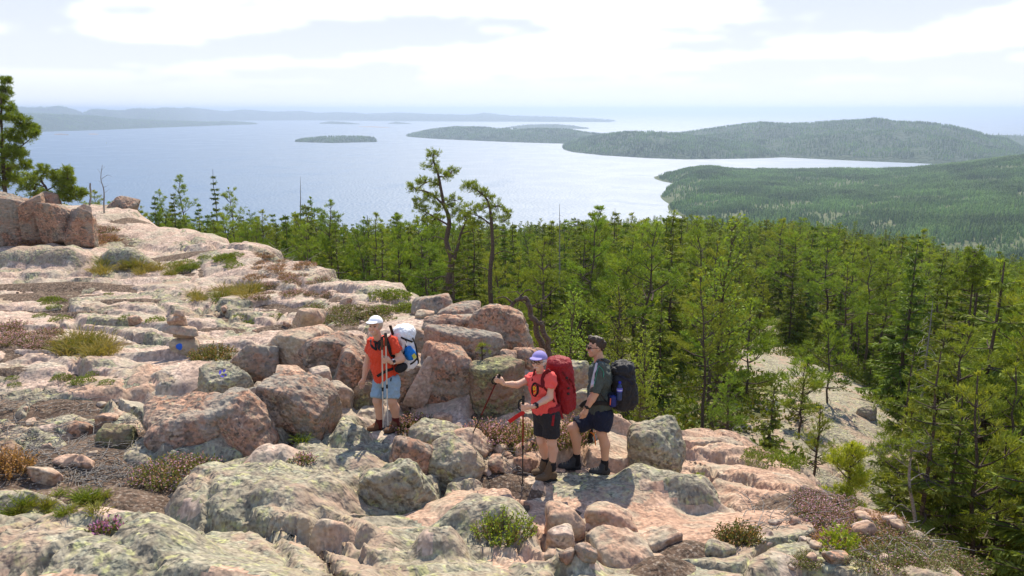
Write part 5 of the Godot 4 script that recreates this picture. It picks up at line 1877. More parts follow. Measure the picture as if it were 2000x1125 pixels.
func bare_twigs(px: float, y0: float, y1: float, reach: float, count: int, lean := 0.0) -> Array:
	# dry side twigs of a dead conifer, longer towards the foot
	var rng := RandomNumberGenerator.new()
	rng.seed = int(px)
	var out := []
	for i in count:
		var t := (i + rng.randf()) / count
		var y := lerpf(y0, y1, t)
		var x := px - (y - (y0 + y1) * 0.5) * lean
		var r := reach * (0.25 + 0.75 * t) * rng.randf_range(0.5, 1.0) * (1.0 if i % 2 == 0 else -1.0)
		out.append([[[x, y], [x + r * 0.6, y + reach * 0.10], [x + r, y + reach * rng.randf_range(0.1, 0.45), rng.randf_range(-0.5, 0.5)]], 0.013, 0.004])
	return out


# ---------------------------------------------------------------- plants on the hill
func grass_tuft(seed_: int, blades: int, h: float, c0: Color, c1: Color, lean := 0.6) -> ArrayMesh:
	var b := TreeBuild.new()
	b.rng = RandomNumberGenerator.new()
	b.rng.seed = seed_
	for i in blades:
		var p := Vector3(b.rng.randfn(0, 0.22) * h, -0.03, b.rng.randfn(0, 0.22) * h)
		var d := (Vector3(b.rng.randf_range(-1, 1) * lean, 1, b.rng.randf_range(-1, 1) * lean) + p * 1.2 / h).normalized()
		var l := h * b.rng.randf_range(0.5, 1.1)
		var c := c0.lerp(c1, b.rng.randf())
		b.blade(p, d, l * 0.62, 0.014, c)
		b.blade(p + d * l * 0.5, (d + Vector3(d.x, -0.5, d.z) * 0.7).normalized(), l * 0.5, 0.010, c)
	return b.leaf_mesh()


func heather(seed_: int, stems: int, h: float, wide: float, leaf: Color, flower: Color, bloom: float) -> ArrayMesh:
	var b := TreeBuild.new()
	b.rng = RandomNumberGenerator.new()
	b.rng.seed = seed_
	for i in stems:
		var a := b.rng.randf() * TAU
		var r := sqrt(b.rng.randf()) * wide
		var p := Vector3(cos(a) * r, -0.03, sin(a) * r * 0.8)
		var tall := h * b.rng.randf_range(0.55, 1.1) * (1.1 - 0.55 * r / wide)
		var d := (Vector3(cos(a) * r / wide * 0.7, 1.0, sin(a) * r / wide * 0.7) + b.any() * 0.3).normalized()
		b.blade(p, d, tall, 0.012, Color(0.17, 0.12, 0.085))
		var n := int(tall / 0.022)
		for k in n:
			var t := (k + 1.0) / n
			var q := p + d * tall * t * 0.95
			var c := leaf
			if t > 0.5 and b.rng.randf() < bloom:
				c = flower * b.rng.randf_range(0.7, 1.25)
			else:
				c = leaf * b.rng.randf_range(0.6, 1.4)
			b.blade(q, (d * 0.6 + b.any()).normalized(), 0.032, 0.016, c)
	return b.leaf_mesh()


func leafy(seed_: int, count: int, h: float, wide: float, size: float, c0: Color, c1: Color) -> ArrayMesh:
	var b := TreeBuild.new()
	b.rng = RandomNumberGenerator.new()
	b.rng.seed = seed_
	for i in count:
		var p := b.any()
		p = Vector3(p.x * wide, (p.y * 0.5 + 0.5) * h * (1.0 - 0.5 * (p.x * p.x + p.z * p.z)), p.z * wide)
		b.tuft(p, Vector3(p.x, 0.6 * wide, p.z).normalized(), size, size * 0.5, 3, c0.lerp(c1, b.rng.randf()), 0.8)
	return b.leaf_mesh()


func plant(called: String, label: String, category: String, m: Mesh, px: float, py: float, size: float, turn: float, group := "", material: Material = null) -> void:
	var p := ground_hit(px, py)
	if p.y > 2.4:
		return
	var o := put_mesh(called, m, material if material else mats.grass)
	o.transform = Transform3D(Basis(Vector3.UP, turn).scaled(Vector3(size, size * (0.62 if group and called == "heather_shrub" else 1.0), size)), p)
	tag(o, label, category, group)


func build_plants() -> void:
	var rng := RandomNumberGenerator.new()
	rng.seed = 4242
	var olive := Color(0.15, 0.165, 0.05)
	var green := Color(0.14, 0.18, 0.03)
	var lush := Color(0.21, 0.26, 0.035)
	var straw := Color(0.36, 0.29, 0.10)
	var mauve := Color(0.55, 0.31, 0.40)
	var rust := Color(0.36, 0.20, 0.10)
	var pinkish := []
	var plain_h := []
	var rusty := []
	for i in 3:
		pinkish.append(heather(50 + i, 150, 0.26, 0.27, olive, mauve, 0.6))
		plain_h.append(heather(60 + i, 140, 0.22, 0.27, olive * 1.1, mauve, 0.18))
		rusty.append(heather(70 + i, 140, 0.22, 0.27, rust, mauve * 0.8, 0.25))
	var tuft_g := [grass_tuft(1, 110, 0.22, green, lush), grass_tuft(2, 110, 0.2, lush, straw * 0.8)]
	var tuft_s := [grass_tuft(3, 120, 0.34, straw, straw * 0.7, 0.5), grass_tuft(4, 120, 0.32, straw * 0.8, green, 0.6)]
	var cushion := [leafy(5, 260, 0.14, 0.24, 0.035, green, lush), leafy(6, 260, 0.16, 0.24, 0.035, olive, lush)]
	# single plants one can point at
	plant("heather_shrub", "large flowering heather shrub at the foot of the rounded boulder", "shrub", heather(80, 420, 0.25, 0.46, olive * 1.3, mauve, 0.42), 347, 928, 1.0, 0.0)
	plant("heather_shrub", "rusty brown heather over the mossy boulder", "shrub", heather(81, 300, 0.3, 0.3, rust * 1.2, rust, 0.2), 2, 920, 1.0, 0.0)
	plant("heather_shrub", "purple heather cushion at the rim of the lowest slab", "shrub", heather(82, 120, 0.10, 0.12, olive, Color(0.46, 0.18, 0.38), 0.75), 212, 1030, 1.0, 0.4)
	plant("heather_shrub", "small mauve heather sprig on the lichened lump", "shrub", heather(83, 120, 0.12, 0.14, olive, mauve, 0.6), 590, 900, 1.0, 0.4)
	plant("heather_shrub", "dark flowering heather behind the brown hiking boots", "shrub", heather(84, 260, 0.26, 0.26, olive * 0.8, mauve, 0.45), 808, 838, 1.0, 0.4)
	plant("heather_shrub", "bright mauve heather beside the slanted pole", "shrub", heather(85, 320, 0.36, 0.3, olive, mauve * 1.15, 0.7), 952, 862, 1.0, 0.4)
	plant("heather_shrub", "green and mauve heather behind the straight pole", "shrub", heather(86, 320, 0.34, 0.36, olive * 1.2, mauve, 0.35), 1018, 866, 1.0, 0.9)
	plant("heather_shrub", "mauve heather between the two hikers with packs", "shrub", heather(87, 300, 0.4, 0.3, olive * 1.1, mauve * 1.1, 0.55), 1110, 862, 1.0, 0.2)
	plant("shrub", "low green and brown shrub beside the cairn", "shrub", heather(88, 320, 0.3, 0.34, Color(0.14, 0.16, 0.04), rust, 0.3), 418, 700, 1.0, 0.0)
	plant("juniper", "bright green juniper sprig on the lower rocks", "shrub", heather(89, 210, 0.26, 0.25, Color(0.17, 0.24, 0.03), Color(0.30, 0.36, 0.05), 0.4), 985, 1042, 1.0, 0.0)
	plant("grass_tuft", "bright grass tuft beside the tall square-shouldered block", "grass", tuft_g[0], 590, 862, 0.7, 0.0)
	plant("shrub", "leafy yellow-green sprouts in the rusty heather", "shrub", leafy(91, 130, 0.30, 0.16, 0.05, lush, Color(0.3, 0.34, 0.04)), 1636, 1082, 1.0, 0.0)
	plant("heather_shrub", "dark heather beside the little stone pile", "shrub", heather(92, 200, 0.26, 0.18, olive * 0.8, rust, 0.3), 1445, 1058, 1.0, 0.3)
	# beds of alike plants: [pixel x, y, spread x, y, how many, meshes, size, called, label, category, group]
	var beds := [
		[60, 655, 75, 22, 22, pinkish, 0.95, "heather_shrub", "mauve heather on the bank behind the pale flat slab", "shrub", "heather on the bank"],
		[110, 985, 95, 22, 18, tuft_g, 0.65, "grass_tuft", "bright green grass tuft on the earth above the lowest slab", "grass", "green tufts above the slab"],
		[165, 684, 55, 16, 14, tuft_s, 1.0, "grass_tuft", "straw-coloured grass tuft behind the smooth pale dome", "grass", "straw tufts by the dome"],
		[270, 525, 90, 14, 20, tuft_s, 1.0, "grass_tuft", "tall pale grass tuft at the foot of the grey ledges", "grass", "tufts below the grey ledges"],
		[400, 512, 70, 18, 18, cushion, 0.9, "shrub", "low green cushion plant on the upper rock sheets", "shrub", "cushions on the upper sheets"],
		[440, 578, 60, 9, 16, tuft_s, 1.0, "grass_tuft", "yellowing grass tuft at the end of the rock swell", "grass", "yellow tufts by the swell"],
		[570, 560, 80, 26, 20, pinkish, 0.7, "heather_shrub", "mauve heather patch on the stony shelf", "shrub", "heather on the stony shelf"],
		[680, 618, 70, 18, 18, plain_h, 0.9, "heather_shrub", "dark heather clump behind the white cap", "shrub", "heather behind the cap"],
		[800, 600, 60, 20, 12, cushion, 1.0, "shrub", "green cushion plant at the edge of the drop", "shrub", "cushions at the drop"],
		[110, 470, 110, 9, 22, rusty, 1.3, "heather_shrub", "brown heather at the foot of the pink cliff", "shrub", "heather below the cliff"],
		[190, 462, 40, 22, 14, pinkish, 1.2, "heather_shrub", "flowering heather beside the leaning pale flake", "shrub", "heather by the flake"],
		[560, 520, 60, 24, 16, rusty, 0.9, "heather_shrub", "reddish dry heather on the shelf above the pines", "shrub", "dry heather on the shelf"],
		[1625, 1000, 55, 34, 26, pinkish, 0.62, "heather_shrub", "mauve heather around the yellow-green sapling", "shrub", "heather round the sapling"],
		[1680, 1040, 70, 34, 34, rusty, 0.65, "heather_shrub", "rusty heather on the slope below the sapling", "shrub", "rusty heather of the brink"],
		[1790, 1070, 110, 46, 60, plain_h, 0.62, "heather_shrub", "brownish heather along the brink above the dark wood", "shrub", "heather along the brink"],
		[1600, 1085, 60, 26, 6, plain_h, 0.4, "heather_shrub", "small heather clump on the trodden earth", "shrub", "small clumps on the earth"],
		[1255, 790, 60, 20, 20, cushion, 1.1, "shrub", "green bush filling the edge behind the black backpack", "shrub", "bushes behind the pack"],
		[1520, 900, 60, 10, 10, cushion, 0.8, "shrub", "olive ground shrub at the lower end of the trail slab", "shrub", "shrubs below the trail slab"],
		[120, 745, 120, 12, 8, cushion, 0.5, "shrub", "tiny green plant in the joints of the pale slabs", "shrub", "plants in the slab joints"],
		[300, 605, 260, 30, 16, cushion, 0.6, "shrub", "tiny green plant in the cracks of the bleached rock", "shrub", "plants in the rock cracks"]]
	for b in beds:
		for i in b[4]:
			var list: Array = b[5]
			plant(b[7], b[8], b[9], list[rng.randi() % list.size()], b[0] + rng.randf_range(-1, 1) * b[2], b[1] + rng.randf_range(-1, 1) * b[3], b[6] * rng.randf_range(0.6, 1.25), rng.randf() * TAU, b[10])
	# dry grey twigs strewn over the earth: nobody could count them
	var t := TreeBuild.new()
	t.rng = rng
	for bed in [[110, 880, 150, 60, 620], [300, 850, 70, 30, 90], [60, 780, 120, 30, 110], [260, 930, 110, 26, 120], [600, 835, 30, 20, 40], [1660, 940, 60, 30, 90], [1560, 1000, 110, 40, 130], [980, 900, 50, 30, 40], [560, 515, 60, 30, 160], [1740, 1060, 120, 40, 160]]:
		for i in bed[4]:
			var p := ground_hit(bed[0] + rng.randf_range(-1, 1) * bed[2], bed[1] + rng.randf_range(-1, 1) * bed[3])
			if p.y > 2.0 or p.z < -26.0:
				continue
			var a := rng.randf() * TAU
			var l := rng.randf_range(0.08, 0.34) * (1.0 if p.z > -15.0 else 2.2)
			var d := Vector3(cos(a), rng.randf_range(0.02, 0.3), sin(a)) * l
			var g := rng.randf_range(0.7, 1.25)
			t.tube(PackedVector3Array([p + Vector3(0, 0.006, 0), p + d * 0.5 + t.any() * l * 0.12 + Vector3(0, 0.012, 0), p + d]), 0.0055, 0.003, 3, Color(g, g, g))
	tag(put_mesh("twig_litter", t.wood_mesh(self), mats.dead), "dry grey twigs strewn over the dark earth", "twigs", "", "stuff")
	# low bushes of the forest floor
	var bush := [leafy(95, 150, 0.5, 0.55, 0.10, Color(0.07, 0.10, 0.02), Color(0.15, 0.19, 0.03)), leafy(96, 150, 0.35, 0.6, 0.09, Color(0.12, 0.10, 0.03), Color(0.13, 0.18, 0.03))]
	for k in 2:
		var places: Array[Transform3D] = []
		for i in 2600:
			var d := sqrt(rng.randf_range(13.0 * 13.0, 95.0 * 95.0))
			var x := rng.randf_range(-0.7, 0.75) * d
			var base := near_land.height(x, -d)
			if rockiness(x, -d, base) > 0.5:
				continue
			places.append(Transform3D(Basis(Vector3.UP, rng.randf() * TAU).scaled(Vector3.ONE * rng.randf_range(0.5, 1.6)), Vector3(x, rock_y(x, -d) - 0.03, -d)))
		var mm := MultiMesh.new()
		mm.transform_format = MultiMesh.TRANSFORM_3D
		mm.mesh = bush[k]
		mm.instance_count = places.size()
		for i in places.size():
			mm.set_instance_transform(i, places[i])
		var o := MultiMeshInstance3D.new()
		o.name = numbered("undergrowth")
		o.multimesh = mm
		o.material_override = mats.grass
		add_child(o)
		tag(o, ["green bilberry undergrowth between the trees", "brownish low undergrowth between the trees"][k], "undergrowth", "", "stuff")


# ---------------------------------------------------------------- people: bodies and clothes as smooth fields, meshed with surface nets
class Clay:
	var lo := Vector3.ZERO
	var cell := 0.012
	var nx := 0
	var ny := 0
	var nz := 0
	var f := PackedFloat32Array()

	func _init(a: Vector3, b: Vector3, c: float) -> void:
		lo = a
		cell = c
		nx = int((b.x - a.x) / c) + 2
		ny = int((b.y - a.y) / c) + 2
		nz = int((b.z - a.z) / c) + 2
		f.resize(nx * ny * nz)
		f.fill(1.0)

	func span(a: Vector3, b: Vector3, m: float) -> Array:
		var p := (a.min(b) - Vector3(m, m, m) - lo) / cell
		var q := (a.max(b) + Vector3(m, m, m) - lo) / cell
		return [maxi(int(p.x), 0), maxi(int(p.y), 0), maxi(int(p.z), 0), mini(int(q.x) + 1, nx - 1), mini(int(q.y) + 1, ny - 1), mini(int(q.z) + 1, nz - 1)]

	func limb(a: Vector3, b: Vector3, ra: float, rb: float, k := 0.03, flat := false) -> void:
		var s := span(a, b, maxf(ra, rb) + k + cell * 2.0)
		var ab := b - a
		var inv := 1.0 / maxf(ab.length_squared(), 1e-9)
		var dir := ab.normalized()
		for z in range(s[2], s[5] + 1):
			for y in range(s[1], s[4] + 1):
				var q := (z * ny + y) * nx
				for x in range(s[0], s[3] + 1):
					var p := lo + Vector3(x, y, z) * cell - a
					var t := clampf(p.dot(ab) * inv, 0.0, 1.0)
					var d := (p - ab * t).length() - lerpf(ra, rb, t)
					if flat:
						d = maxf(d, (p - ab).dot(dir))
					var o := f[q + x]
					var h := maxf(k - absf(o - d), 0.0) / k
					f[q + x] = minf(o, d) - h * h * k * 0.25

	func ball(c: Vector3, basis: Basis, r: Vector3, k := 0.03, take := false) -> void:
		var m := maxf(r.x, maxf(r.y, r.z))
		var s := span(c, c, m + k + cell * 2.0)
		var inv := basis.inverse()
		for z in range(s[2], s[5] + 1):
			for y in range(s[1], s[4] + 1):
				var q := (z * ny + y) * nx
				for x in range(s[0], s[3] + 1):
					var p := inv * (lo + Vector3(x, y, z) * cell - c)
					var e := p / r
					var k0 := e.length()
					var k1 := (e / r).length()
					var d := k0 * (k0 - 1.0) / maxf(k1, 1e-6)
					var o := f[q + x]
					if take:
						d = -d
						var h := maxf(k - absf(o - d), 0.0) / k
						f[q + x] = maxf(o, d) + h * h * k * 0.25
					else:
						var h := maxf(k - absf(o - d), 0.0) / k
						f[q + x] = minf(o, d) - h * h * k * 0.25

	func block(c: Vector3, basis: Basis, half: Vector3, r: float, k := 0.02) -> void:
		var s := span(c, c, half.length() + k + cell * 2.0)
		var inv := basis.inverse()
		var core := half - Vector3(r, r, r)
		for z in range(s[2], s[5] + 1):
			for y in range(s[1], s[4] + 1):
				var q := (z * ny + y) * nx
				for x in range(s[0], s[3] + 1):
					var p := (inv * (lo + Vector3(x, y, z) * cell - c)).abs() - core
					var d := p.max(Vector3.ZERO).length() + minf(maxf(p.x, maxf(p.y, p.z)), 0.0) - r
					var o := f[q + x]
					var h := maxf(k - absf(o - d), 0.0) / k
					f[q + x] = minf(o, d) - h * h * k * 0.25

	func cut(at: Vector3, n: Vector3) -> void:
		# takes away what lies on the side that n points to
		for z in nz:
			for y in ny:
				var q := (z * ny + y) * nx
				for x in nx:
					f[q + x] = maxf(f[q + x], (lo + Vector3(x, y, z) * cell - at).dot(n))

	func value(p: Vector3) -> float:
		var g := (p - lo) / cell
		var x := int(g.x)
		var y := int(g.y)
		var z := int(g.z)
		if x < 0 or y < 0 or z < 0 or x >= nx - 1 or y >= ny - 1 or z >= nz - 1:
			return 1.0
		var u := g - Vector3(x, y, z)
		var q := (z * ny + y) * nx + x
		var r := nx * ny
		var a := lerpf(lerpf(f[q], f[q + 1], u.x), lerpf(f[q + nx], f[q + nx + 1], u.x), u.y)
		var b := lerpf(lerpf(f[q + r], f[q + r + 1], u.x), lerpf(f[q + r + nx], f[q + r + nx + 1], u.x), u.y)
		return lerpf(a, b, u.z)

	func net(v: PackedVector3Array, idx: PackedInt32Array) -> void:
		var map := PackedInt32Array()
		map.resize(nx * ny * nz)
		map.fill(-1)
		var sx := 1
		var sy := nx
		var sz := nx * ny
		for z in nz - 1:
			for y in ny - 1:
				var q := (z * ny + y) * nx
				for x in nx - 1:
					var a := f[q]
					var near := a < 0.0
					if a > cell * 2.0 or a < -cell * 2.0:
						q += 1
						continue
					if (f[q + 1] < 0.0) == near and (f[q + sy] < 0.0) == near and (f[q + sy + 1] < 0.0) == near and (f[q + sz] < 0.0) == near and (f[q + sz + 1] < 0.0) == near and (f[q + sz + sy] < 0.0) == near and (f[q + sz + sy + 1] < 0.0) == near:
						q += 1
						continue
					var sum := Vector3.ZERO
					var n := 0
					for e in EDGES:
						var i: int = q + e[0] * sx + e[1] * sy + e[2] * sz
						var j: int = q + e[3] * sx + e[4] * sy + e[5] * sz
						var fa := f[i]
						var fb := f[j]
						if (fa < 0.0) != (fb < 0.0):
							var t := fa / (fa - fb)
							sum += Vector3(lerpf(e[0], e[3], t), lerpf(e[1], e[4], t), lerpf(e[2], e[5], t))
							n += 1
					if n:
						map[q] = v.size()
						v.append(lo + (Vector3(x, y, z) + sum / n) * cell)
					q += 1
		for z in range(1, nz - 1):
			for y in range(1, ny - 1):
				for x in range(1, nx - 1):
					var q := (z * ny + y) * nx + x
					var a := f[q]
					if a > cell * 2.0 or a < -cell * 2.0:
						continue
					var inside := a < 0.0
					if inside != (f[q + 1] < 0.0):
						quad(idx, map[q], map[q - sy], map[q - sy - sz], map[q - sz], inside)
					if inside != (f[q + sy] < 0.0):
						quad(idx, map[q], map[q - sz], map[q - sz - 1], map[q - 1], inside)
					if inside != (f[q + sz] < 0.0):
						quad(idx, map[q], map[q - 1], map[q - 1 - sy], map[q - sy], inside)

	func quad(idx: PackedInt32Array, a: int, b: int, c: int, d: int, turn: bool) -> void:
		if a < 0 or b < 0 or c < 0 or d < 0:
			return
		if turn:
			idx.append_array([a, c, b, a, d, c])
		else:
			idx.append_array([a, b, c, a, c, d])

	const EDGES := [[0, 0, 0, 1, 0, 0], [0, 1, 0, 1, 1, 0], [0, 0, 1, 1, 0, 1], [0, 1, 1, 1, 1, 1], [0, 0, 0, 0, 1, 0], [1, 0, 0, 1, 1, 0], [0, 0, 1, 0, 1, 1], [1, 0, 1, 1, 1, 1], [0, 0, 0, 0, 0, 1], [1, 0, 0, 1, 0, 1], [0, 1, 0, 0, 1, 1], [1, 1, 0, 1, 1, 1]]


func clay_mesh(c: Clay, wrinkle := 0.0, seed_ := 1) -> ArrayMesh:
	var v := PackedVector3Array()
	var idx := PackedInt32Array()
	c.net(v, idx)
	if wrinkle > 0.0:
		var n := noise(FastNoiseLite.TYPE_SIMPLEX_SMOOTH, 9.0, seed_, 2)
		for i in v.size():
			var p := v[i]
			var g := Vector3(c.value(p + Vector3(0.01, 0, 0)) - c.value(p - Vector3(0.01, 0, 0)), c.value(p + Vector3(0, 0.01, 0)) - c.value(p - Vector3(0, 0.01, 0)), c.value(p + Vector3(0, 0, 0.01)) - c.value(p - Vector3(0, 0, 0.01)))
			v[i] = p + g.normalized() * (absf(n.get_noise_3d(p.x, p.y * 0.6, p.z)) - 0.25) * wrinkle
	return smooth_mesh(v, idx)


class Figure:
	var host
	var d := 10.0
	var origin := Vector3.ZERO
	var root: Node3D
	var body_v := PackedVector3Array()
	var body_i := PackedInt32Array()
	var body_c := PackedColorArray()
	var skin := Color(0.50, 0.28, 0.19)
	var face := Vector3.FORWARD
	var side := Vector3.RIGHT      # the person's own left
	var shirt: Clay
	var shorts: Clay

	func j(px: float, py: float, near := 0.0) -> Vector3:
		return host.spot(px, py, d - near) - origin

	func join(c: Clay, paint = null) -> void:
		var base := body_v.size()
		var v := PackedVector3Array()
		var idx := PackedInt32Array()
		c.net(v, idx)
		body_v.append_array(v)
		for i in idx:
			body_i.append(base + i)
		for p in v:
			body_c.append(paint.call(p) if paint else skin)

	func hit(c: Clay, px: float, py: float) -> Vector3:
		# where the line of sight through that pixel meets the clay
		var dir: Vector3 = host.ray(px, py).normalized()
		var p: Vector3 = host.EYE - origin + dir * (c.lo.length() * 0.0 + (host.spot(px, py, d).distance_to(host.EYE) - 0.7))
		for i in 150:
			if c.value(p) < 0.004:
				return p - dir * 0.008
			p += dir * 0.010
		return j(px, py, 0.15)

	func relaxed_hand(wrist: Vector3, tip: Vector3, out: Vector3, thumb: Vector3) -> void:
		# out: the way the back of the hand points; thumb: the way the thumb side points
		var dir := (tip - wrist).normalized()
		var size := clampf(wrist.distance_to(tip), 0.14, 0.185)
		var c := Clay.new(wrist.min(tip) - Vector3.ONE * 0.08, wrist.max(tip) + Vector3.ONE * 0.08, 0.0055)
		var palm := wrist + dir * size * 0.36
		c.limb(wrist - dir * 0.03, palm, 0.027, 0.030, 0.01)
		c.ball(palm, Basis(thumb, out, dir), Vector3(0.040, 0.019, size * 0.30), 0.02)
		for i in 4:
			var o := (i - 1.5) * 0.0195
			var l: float = size * [0.42, 0.40, 0.46, 0.36][i] if i != 0 else size * 0.42
			var a := palm + dir * size * 0.20 - thumb * o
			var b := a + (dir - out * 0.25).normalized() * l * 0.55
			c.limb(a, b, 0.0095, 0.0088, 0.006)
			c.limb(b, b + (dir - out * 0.65).normalized() * l * 0.5, 0.0088, 0.0072, 0.005)
		var t0 := wrist + dir * size * 0.18 + thumb * 0.028
		var t1 := t0 + (dir * 0.8 + thumb * 0.7).normalized() * 0.045
		c.limb(t0, t1, 0.012, 0.010, 0.012)
		c.limb(t1, t1 + (dir + thumb * 0.15).normalized() * 0.032, 0.010, 0.008, 0.005)
		join(c)

	func grip_hand(wrist: Vector3, at: Vector3, axis: Vector3) -> void:
		# a hand closed round a pole that runs along axis through the point at
		var w := (at - wrist)
		w = (w - axis * w.dot(axis)).normalized()
		var s := axis.cross(w).normalized()
		var c := Clay.new(wrist.min(at) - Vector3.ONE * 0.09, wrist.max(at) + Vector3.ONE * 0.09, 0.0055)
		var palm := at - w * 0.040
		c.limb(wrist, palm, 0.026, 0.028, 0.01)
		c.ball(palm, Basis(s, axis, w), Vector3(0.022, 0.043, 0.036), 0.02)
		for i in 4:
			var h := axis * (0.030 - i * 0.020)
			var r := 0.0245
			var p0 := at + h - w * 0.020 + s * 0.020
			var p1 := at + h + s * r + w * 0.010
			var p2 := at + h + w * r + s * 0.008
			var p3 := at + h + w * 0.016 - s * (0.020 - 0.002 * i)
			c.limb(p0, p1, 0.0098, 0.0092, 0.005)
			c.limb(p1, p2, 0.0092, 0.0088, 0.004)
			c.limb(p2, p3, 0.0088, 0.0076, 0.004)
		var t0 := palm - s * 0.020 + axis * 0.022
		var t1 := at - s * 0.027 + axis * 0.040 + w * 0.002
		c.limb(t0, t1, 0.0125, 0.0105, 0.010)
		c.limb(t1, at - s * 0.012 + axis * 0.046 + w * 0.024, 0.0105, 0.0085, 0.005)
		join(c)

	func head(c: Vector3, look: Vector3, size: float, lips: Color, smile: bool) -> void:
		var up := Vector3.UP
		var sd := up.cross(look).normalized()
		up = look.cross(sd).normalized()
		var b := Basis(sd, up, look)
		var k := Clay.new(c - Vector3(0.135, 0.145, 0.135) * size, c + Vector3(0.135, 0.14, 0.135) * size, 0.0065)
		var at := func(x: float, y: float, z: float) -> Vector3: return c + (sd * x + up * y + look * z) * size
		k.ball(at.call(0, 0.025, -0.012), b, Vector3(0.074, 0.093, 0.096) * size, 0.02)
		k.ball(at.call(0, -0.045, 0.028), b, Vector3(0.056, 0.064, 0.060) * size, 0.03)
		k.ball(at.call(0, -0.092, 0.056), b, Vector3(0.026, 0.020, 0.024) * size, 0.03)
		k.limb(at.call(0, 0.012, 0.088), at.call(0, -0.026, 0.108), 0.010 * size, 0.013 * size, 0.014)
		for e in [-1.0, 1.0]:
			k.ball(at.call(0.031 * e, 0.010, 0.094), b, Vector3(0.018, 0.011, 0.014) * size, 0.012, true)
			k.ball(at.call(0.031 * e, 0.008, 0.078), b, Vector3(0.012, 0.011, 0.011) * size, 0.004)
			k.ball(at.call(0.040 * e, -0.030, 0.066), b, Vector3(0.024, 0.020, 0.020) * size, 0.02)
			k.ball(at.call(0.076 * e, -0.004, -0.006), b, Vector3(0.009, 0.030, 0.019) * size, 0.006)
		k.ball(at.call(0, -0.062, 0.083), b, Vector3(0.024, 0.010, 0.012) * size, 0.008)
		var neck_c := skin
		join(k, func(p: Vector3) -> Color:
			var q := b.inverse() * (p - c) / size
			if q.z > 0.06 and Vector2(absf(q.x) - 0.031, (q.y - 0.008) * 1.6).length() < 0.0135:
				return Color(0.05, 0.035, 0.03)
			if q.z > 0.05 and Vector2(absf(q.x) - 0.031, (q.y - 0.030) * 3.0).length() < 0.022:
				return neck_c * 0.45
			if q.z > 0.05 and Vector2(q.x * 0.62, (q.y + 0.061 - q.x * q.x * (7.0 if smile else 2.0)) * 1.7).length() < 0.0175:
				return Color(0.62, 0.56, 0.50) if smile and absf(q.y + 0.060 - q.x * q.x * 7.0) < 0.0034 else lips
			if q.z > 0.03 and Vector2(absf(q.x) - 0.042, q.y + 0.028).length() < 0.018:
				return neck_c * Color(1.12, 0.92, 0.90)
			return neck_c)

	func finish(label: String, where_name := "person") -> void:
		var m: ArrayMesh = host.smooth_mesh(body_v, body_i, body_c)
		host.put_mesh("body", m, host.mats.skin, root)

	func wear(called: String, c: Clay, m: Material, wrinkle := 0.012, seed_ := 3) -> MeshInstance3D:
		return host.put_mesh(called, host.clay_mesh(c, wrinkle, seed_), m, root)

	func boot(heel: Vector3, toe: Vector3, ankle: Vector3, m: Material, sole: Material, high: bool, laces: Material) -> void:
		var dir := (toe - heel)
		dir.y *= 0.6
		dir = dir.normalized()
		var sd := Vector3.UP.cross(dir).normalized()
		var up := dir.cross(sd).normalized()
		var b := Basis(sd, up, dir)
		var length := clampf(heel.distance_to(toe), 0.255, 0.31)
		var c := Clay.new(heel - Vector3.ONE * 0.34, heel + Vector3.ONE * 0.36, 0.009)
		var mid := heel + dir * length * 0.5
		c.ball(mid + dir * 0.055 + up * 0.045, b, Vector3(0.052, 0.045, 0.10), 0.03)
		c.ball(heel + dir * 0.06 + up * 0.055, b, Vector3(0.043, 0.06, 0.065), 0.03)
		c.limb(mid + up * 0.065, ankle + up * (0.05 if high else 0.0), 0.045, 0.046, 0.03, true)
		c.cut(heel + up * 0.012, -up)
		var o := wear("boot" if high else "shoe", c, m, 0.004)
		var s := Clay.new(heel - Vector3.ONE * 0.34, heel + Vector3.ONE * 0.36, 0.009)
		s.block(mid + up * 0.010, b, Vector3(0.047, 0.017, length * 0.5), 0.016)
		host.put_mesh("sole", host.clay_mesh(s), sole, o)
		var t := TreeBuild.new()
		t.rng = RandomNumberGenerator.new()
		for i in 4:
			var p := mid + dir * (0.075 - 0.03 * i) + up * (0.088 + 0.016 * i)
			t.tube(PackedVector3Array([p - sd * 0.026 - up * 0.010, p + up * 0.008, p + sd * 0.026 - up * 0.010]), 0.0035, 0.0035, 4)
		host.put_mesh("lace", t.wood_mesh(host), laces, o)


func strap_mesh(pts: PackedVector3Array, away: Vector3, wide: float, thick: float) -> ArrayMesh:
	# a flat webbing swept along the points, its face turned towards away
	var v := PackedVector3Array()
	var idx := PackedInt32Array()
	var n := pts.size()
	for i in n:
		var d := (pts[mini(i + 1, n - 1)] - pts[maxi(i - 1, 0)]).normalized()
		var s := d.cross(away).normalized() * wide * 0.5
		var u := s.cross(d).normalized() * thick * 0.5
		v.append_array([pts[i] - s - u, pts[i] + s - u, pts[i] + s + u, pts[i] - s + u])
	for i in n - 1:
		for k in 4:
			var a := i * 4 + k
			var b := i * 4 + (k + 1) % 4
			idx.append_array([a, a + 4, b, b, a + 4, b + 4])
	var e := (n - 1) * 4
	idx.append_array([0, 1, 2, 0, 2, 3, e, e + 2, e + 1, e, e + 3, e + 2])
	return smooth_mesh(v, idx)


func curve_pts(pts: PackedVector3Array, steps := 5) -> PackedVector3Array:
	var out := PackedVector3Array()
	for i in pts.size() - 1:
		for k in steps:
			out.append(pts[i].cubic_interpolate(pts[i + 1], pts[maxi(i - 1, 0)], pts[mini(i + 2, pts.size() - 1)], k / float(steps)))
	out.append(pts[pts.size() - 1])
	return out


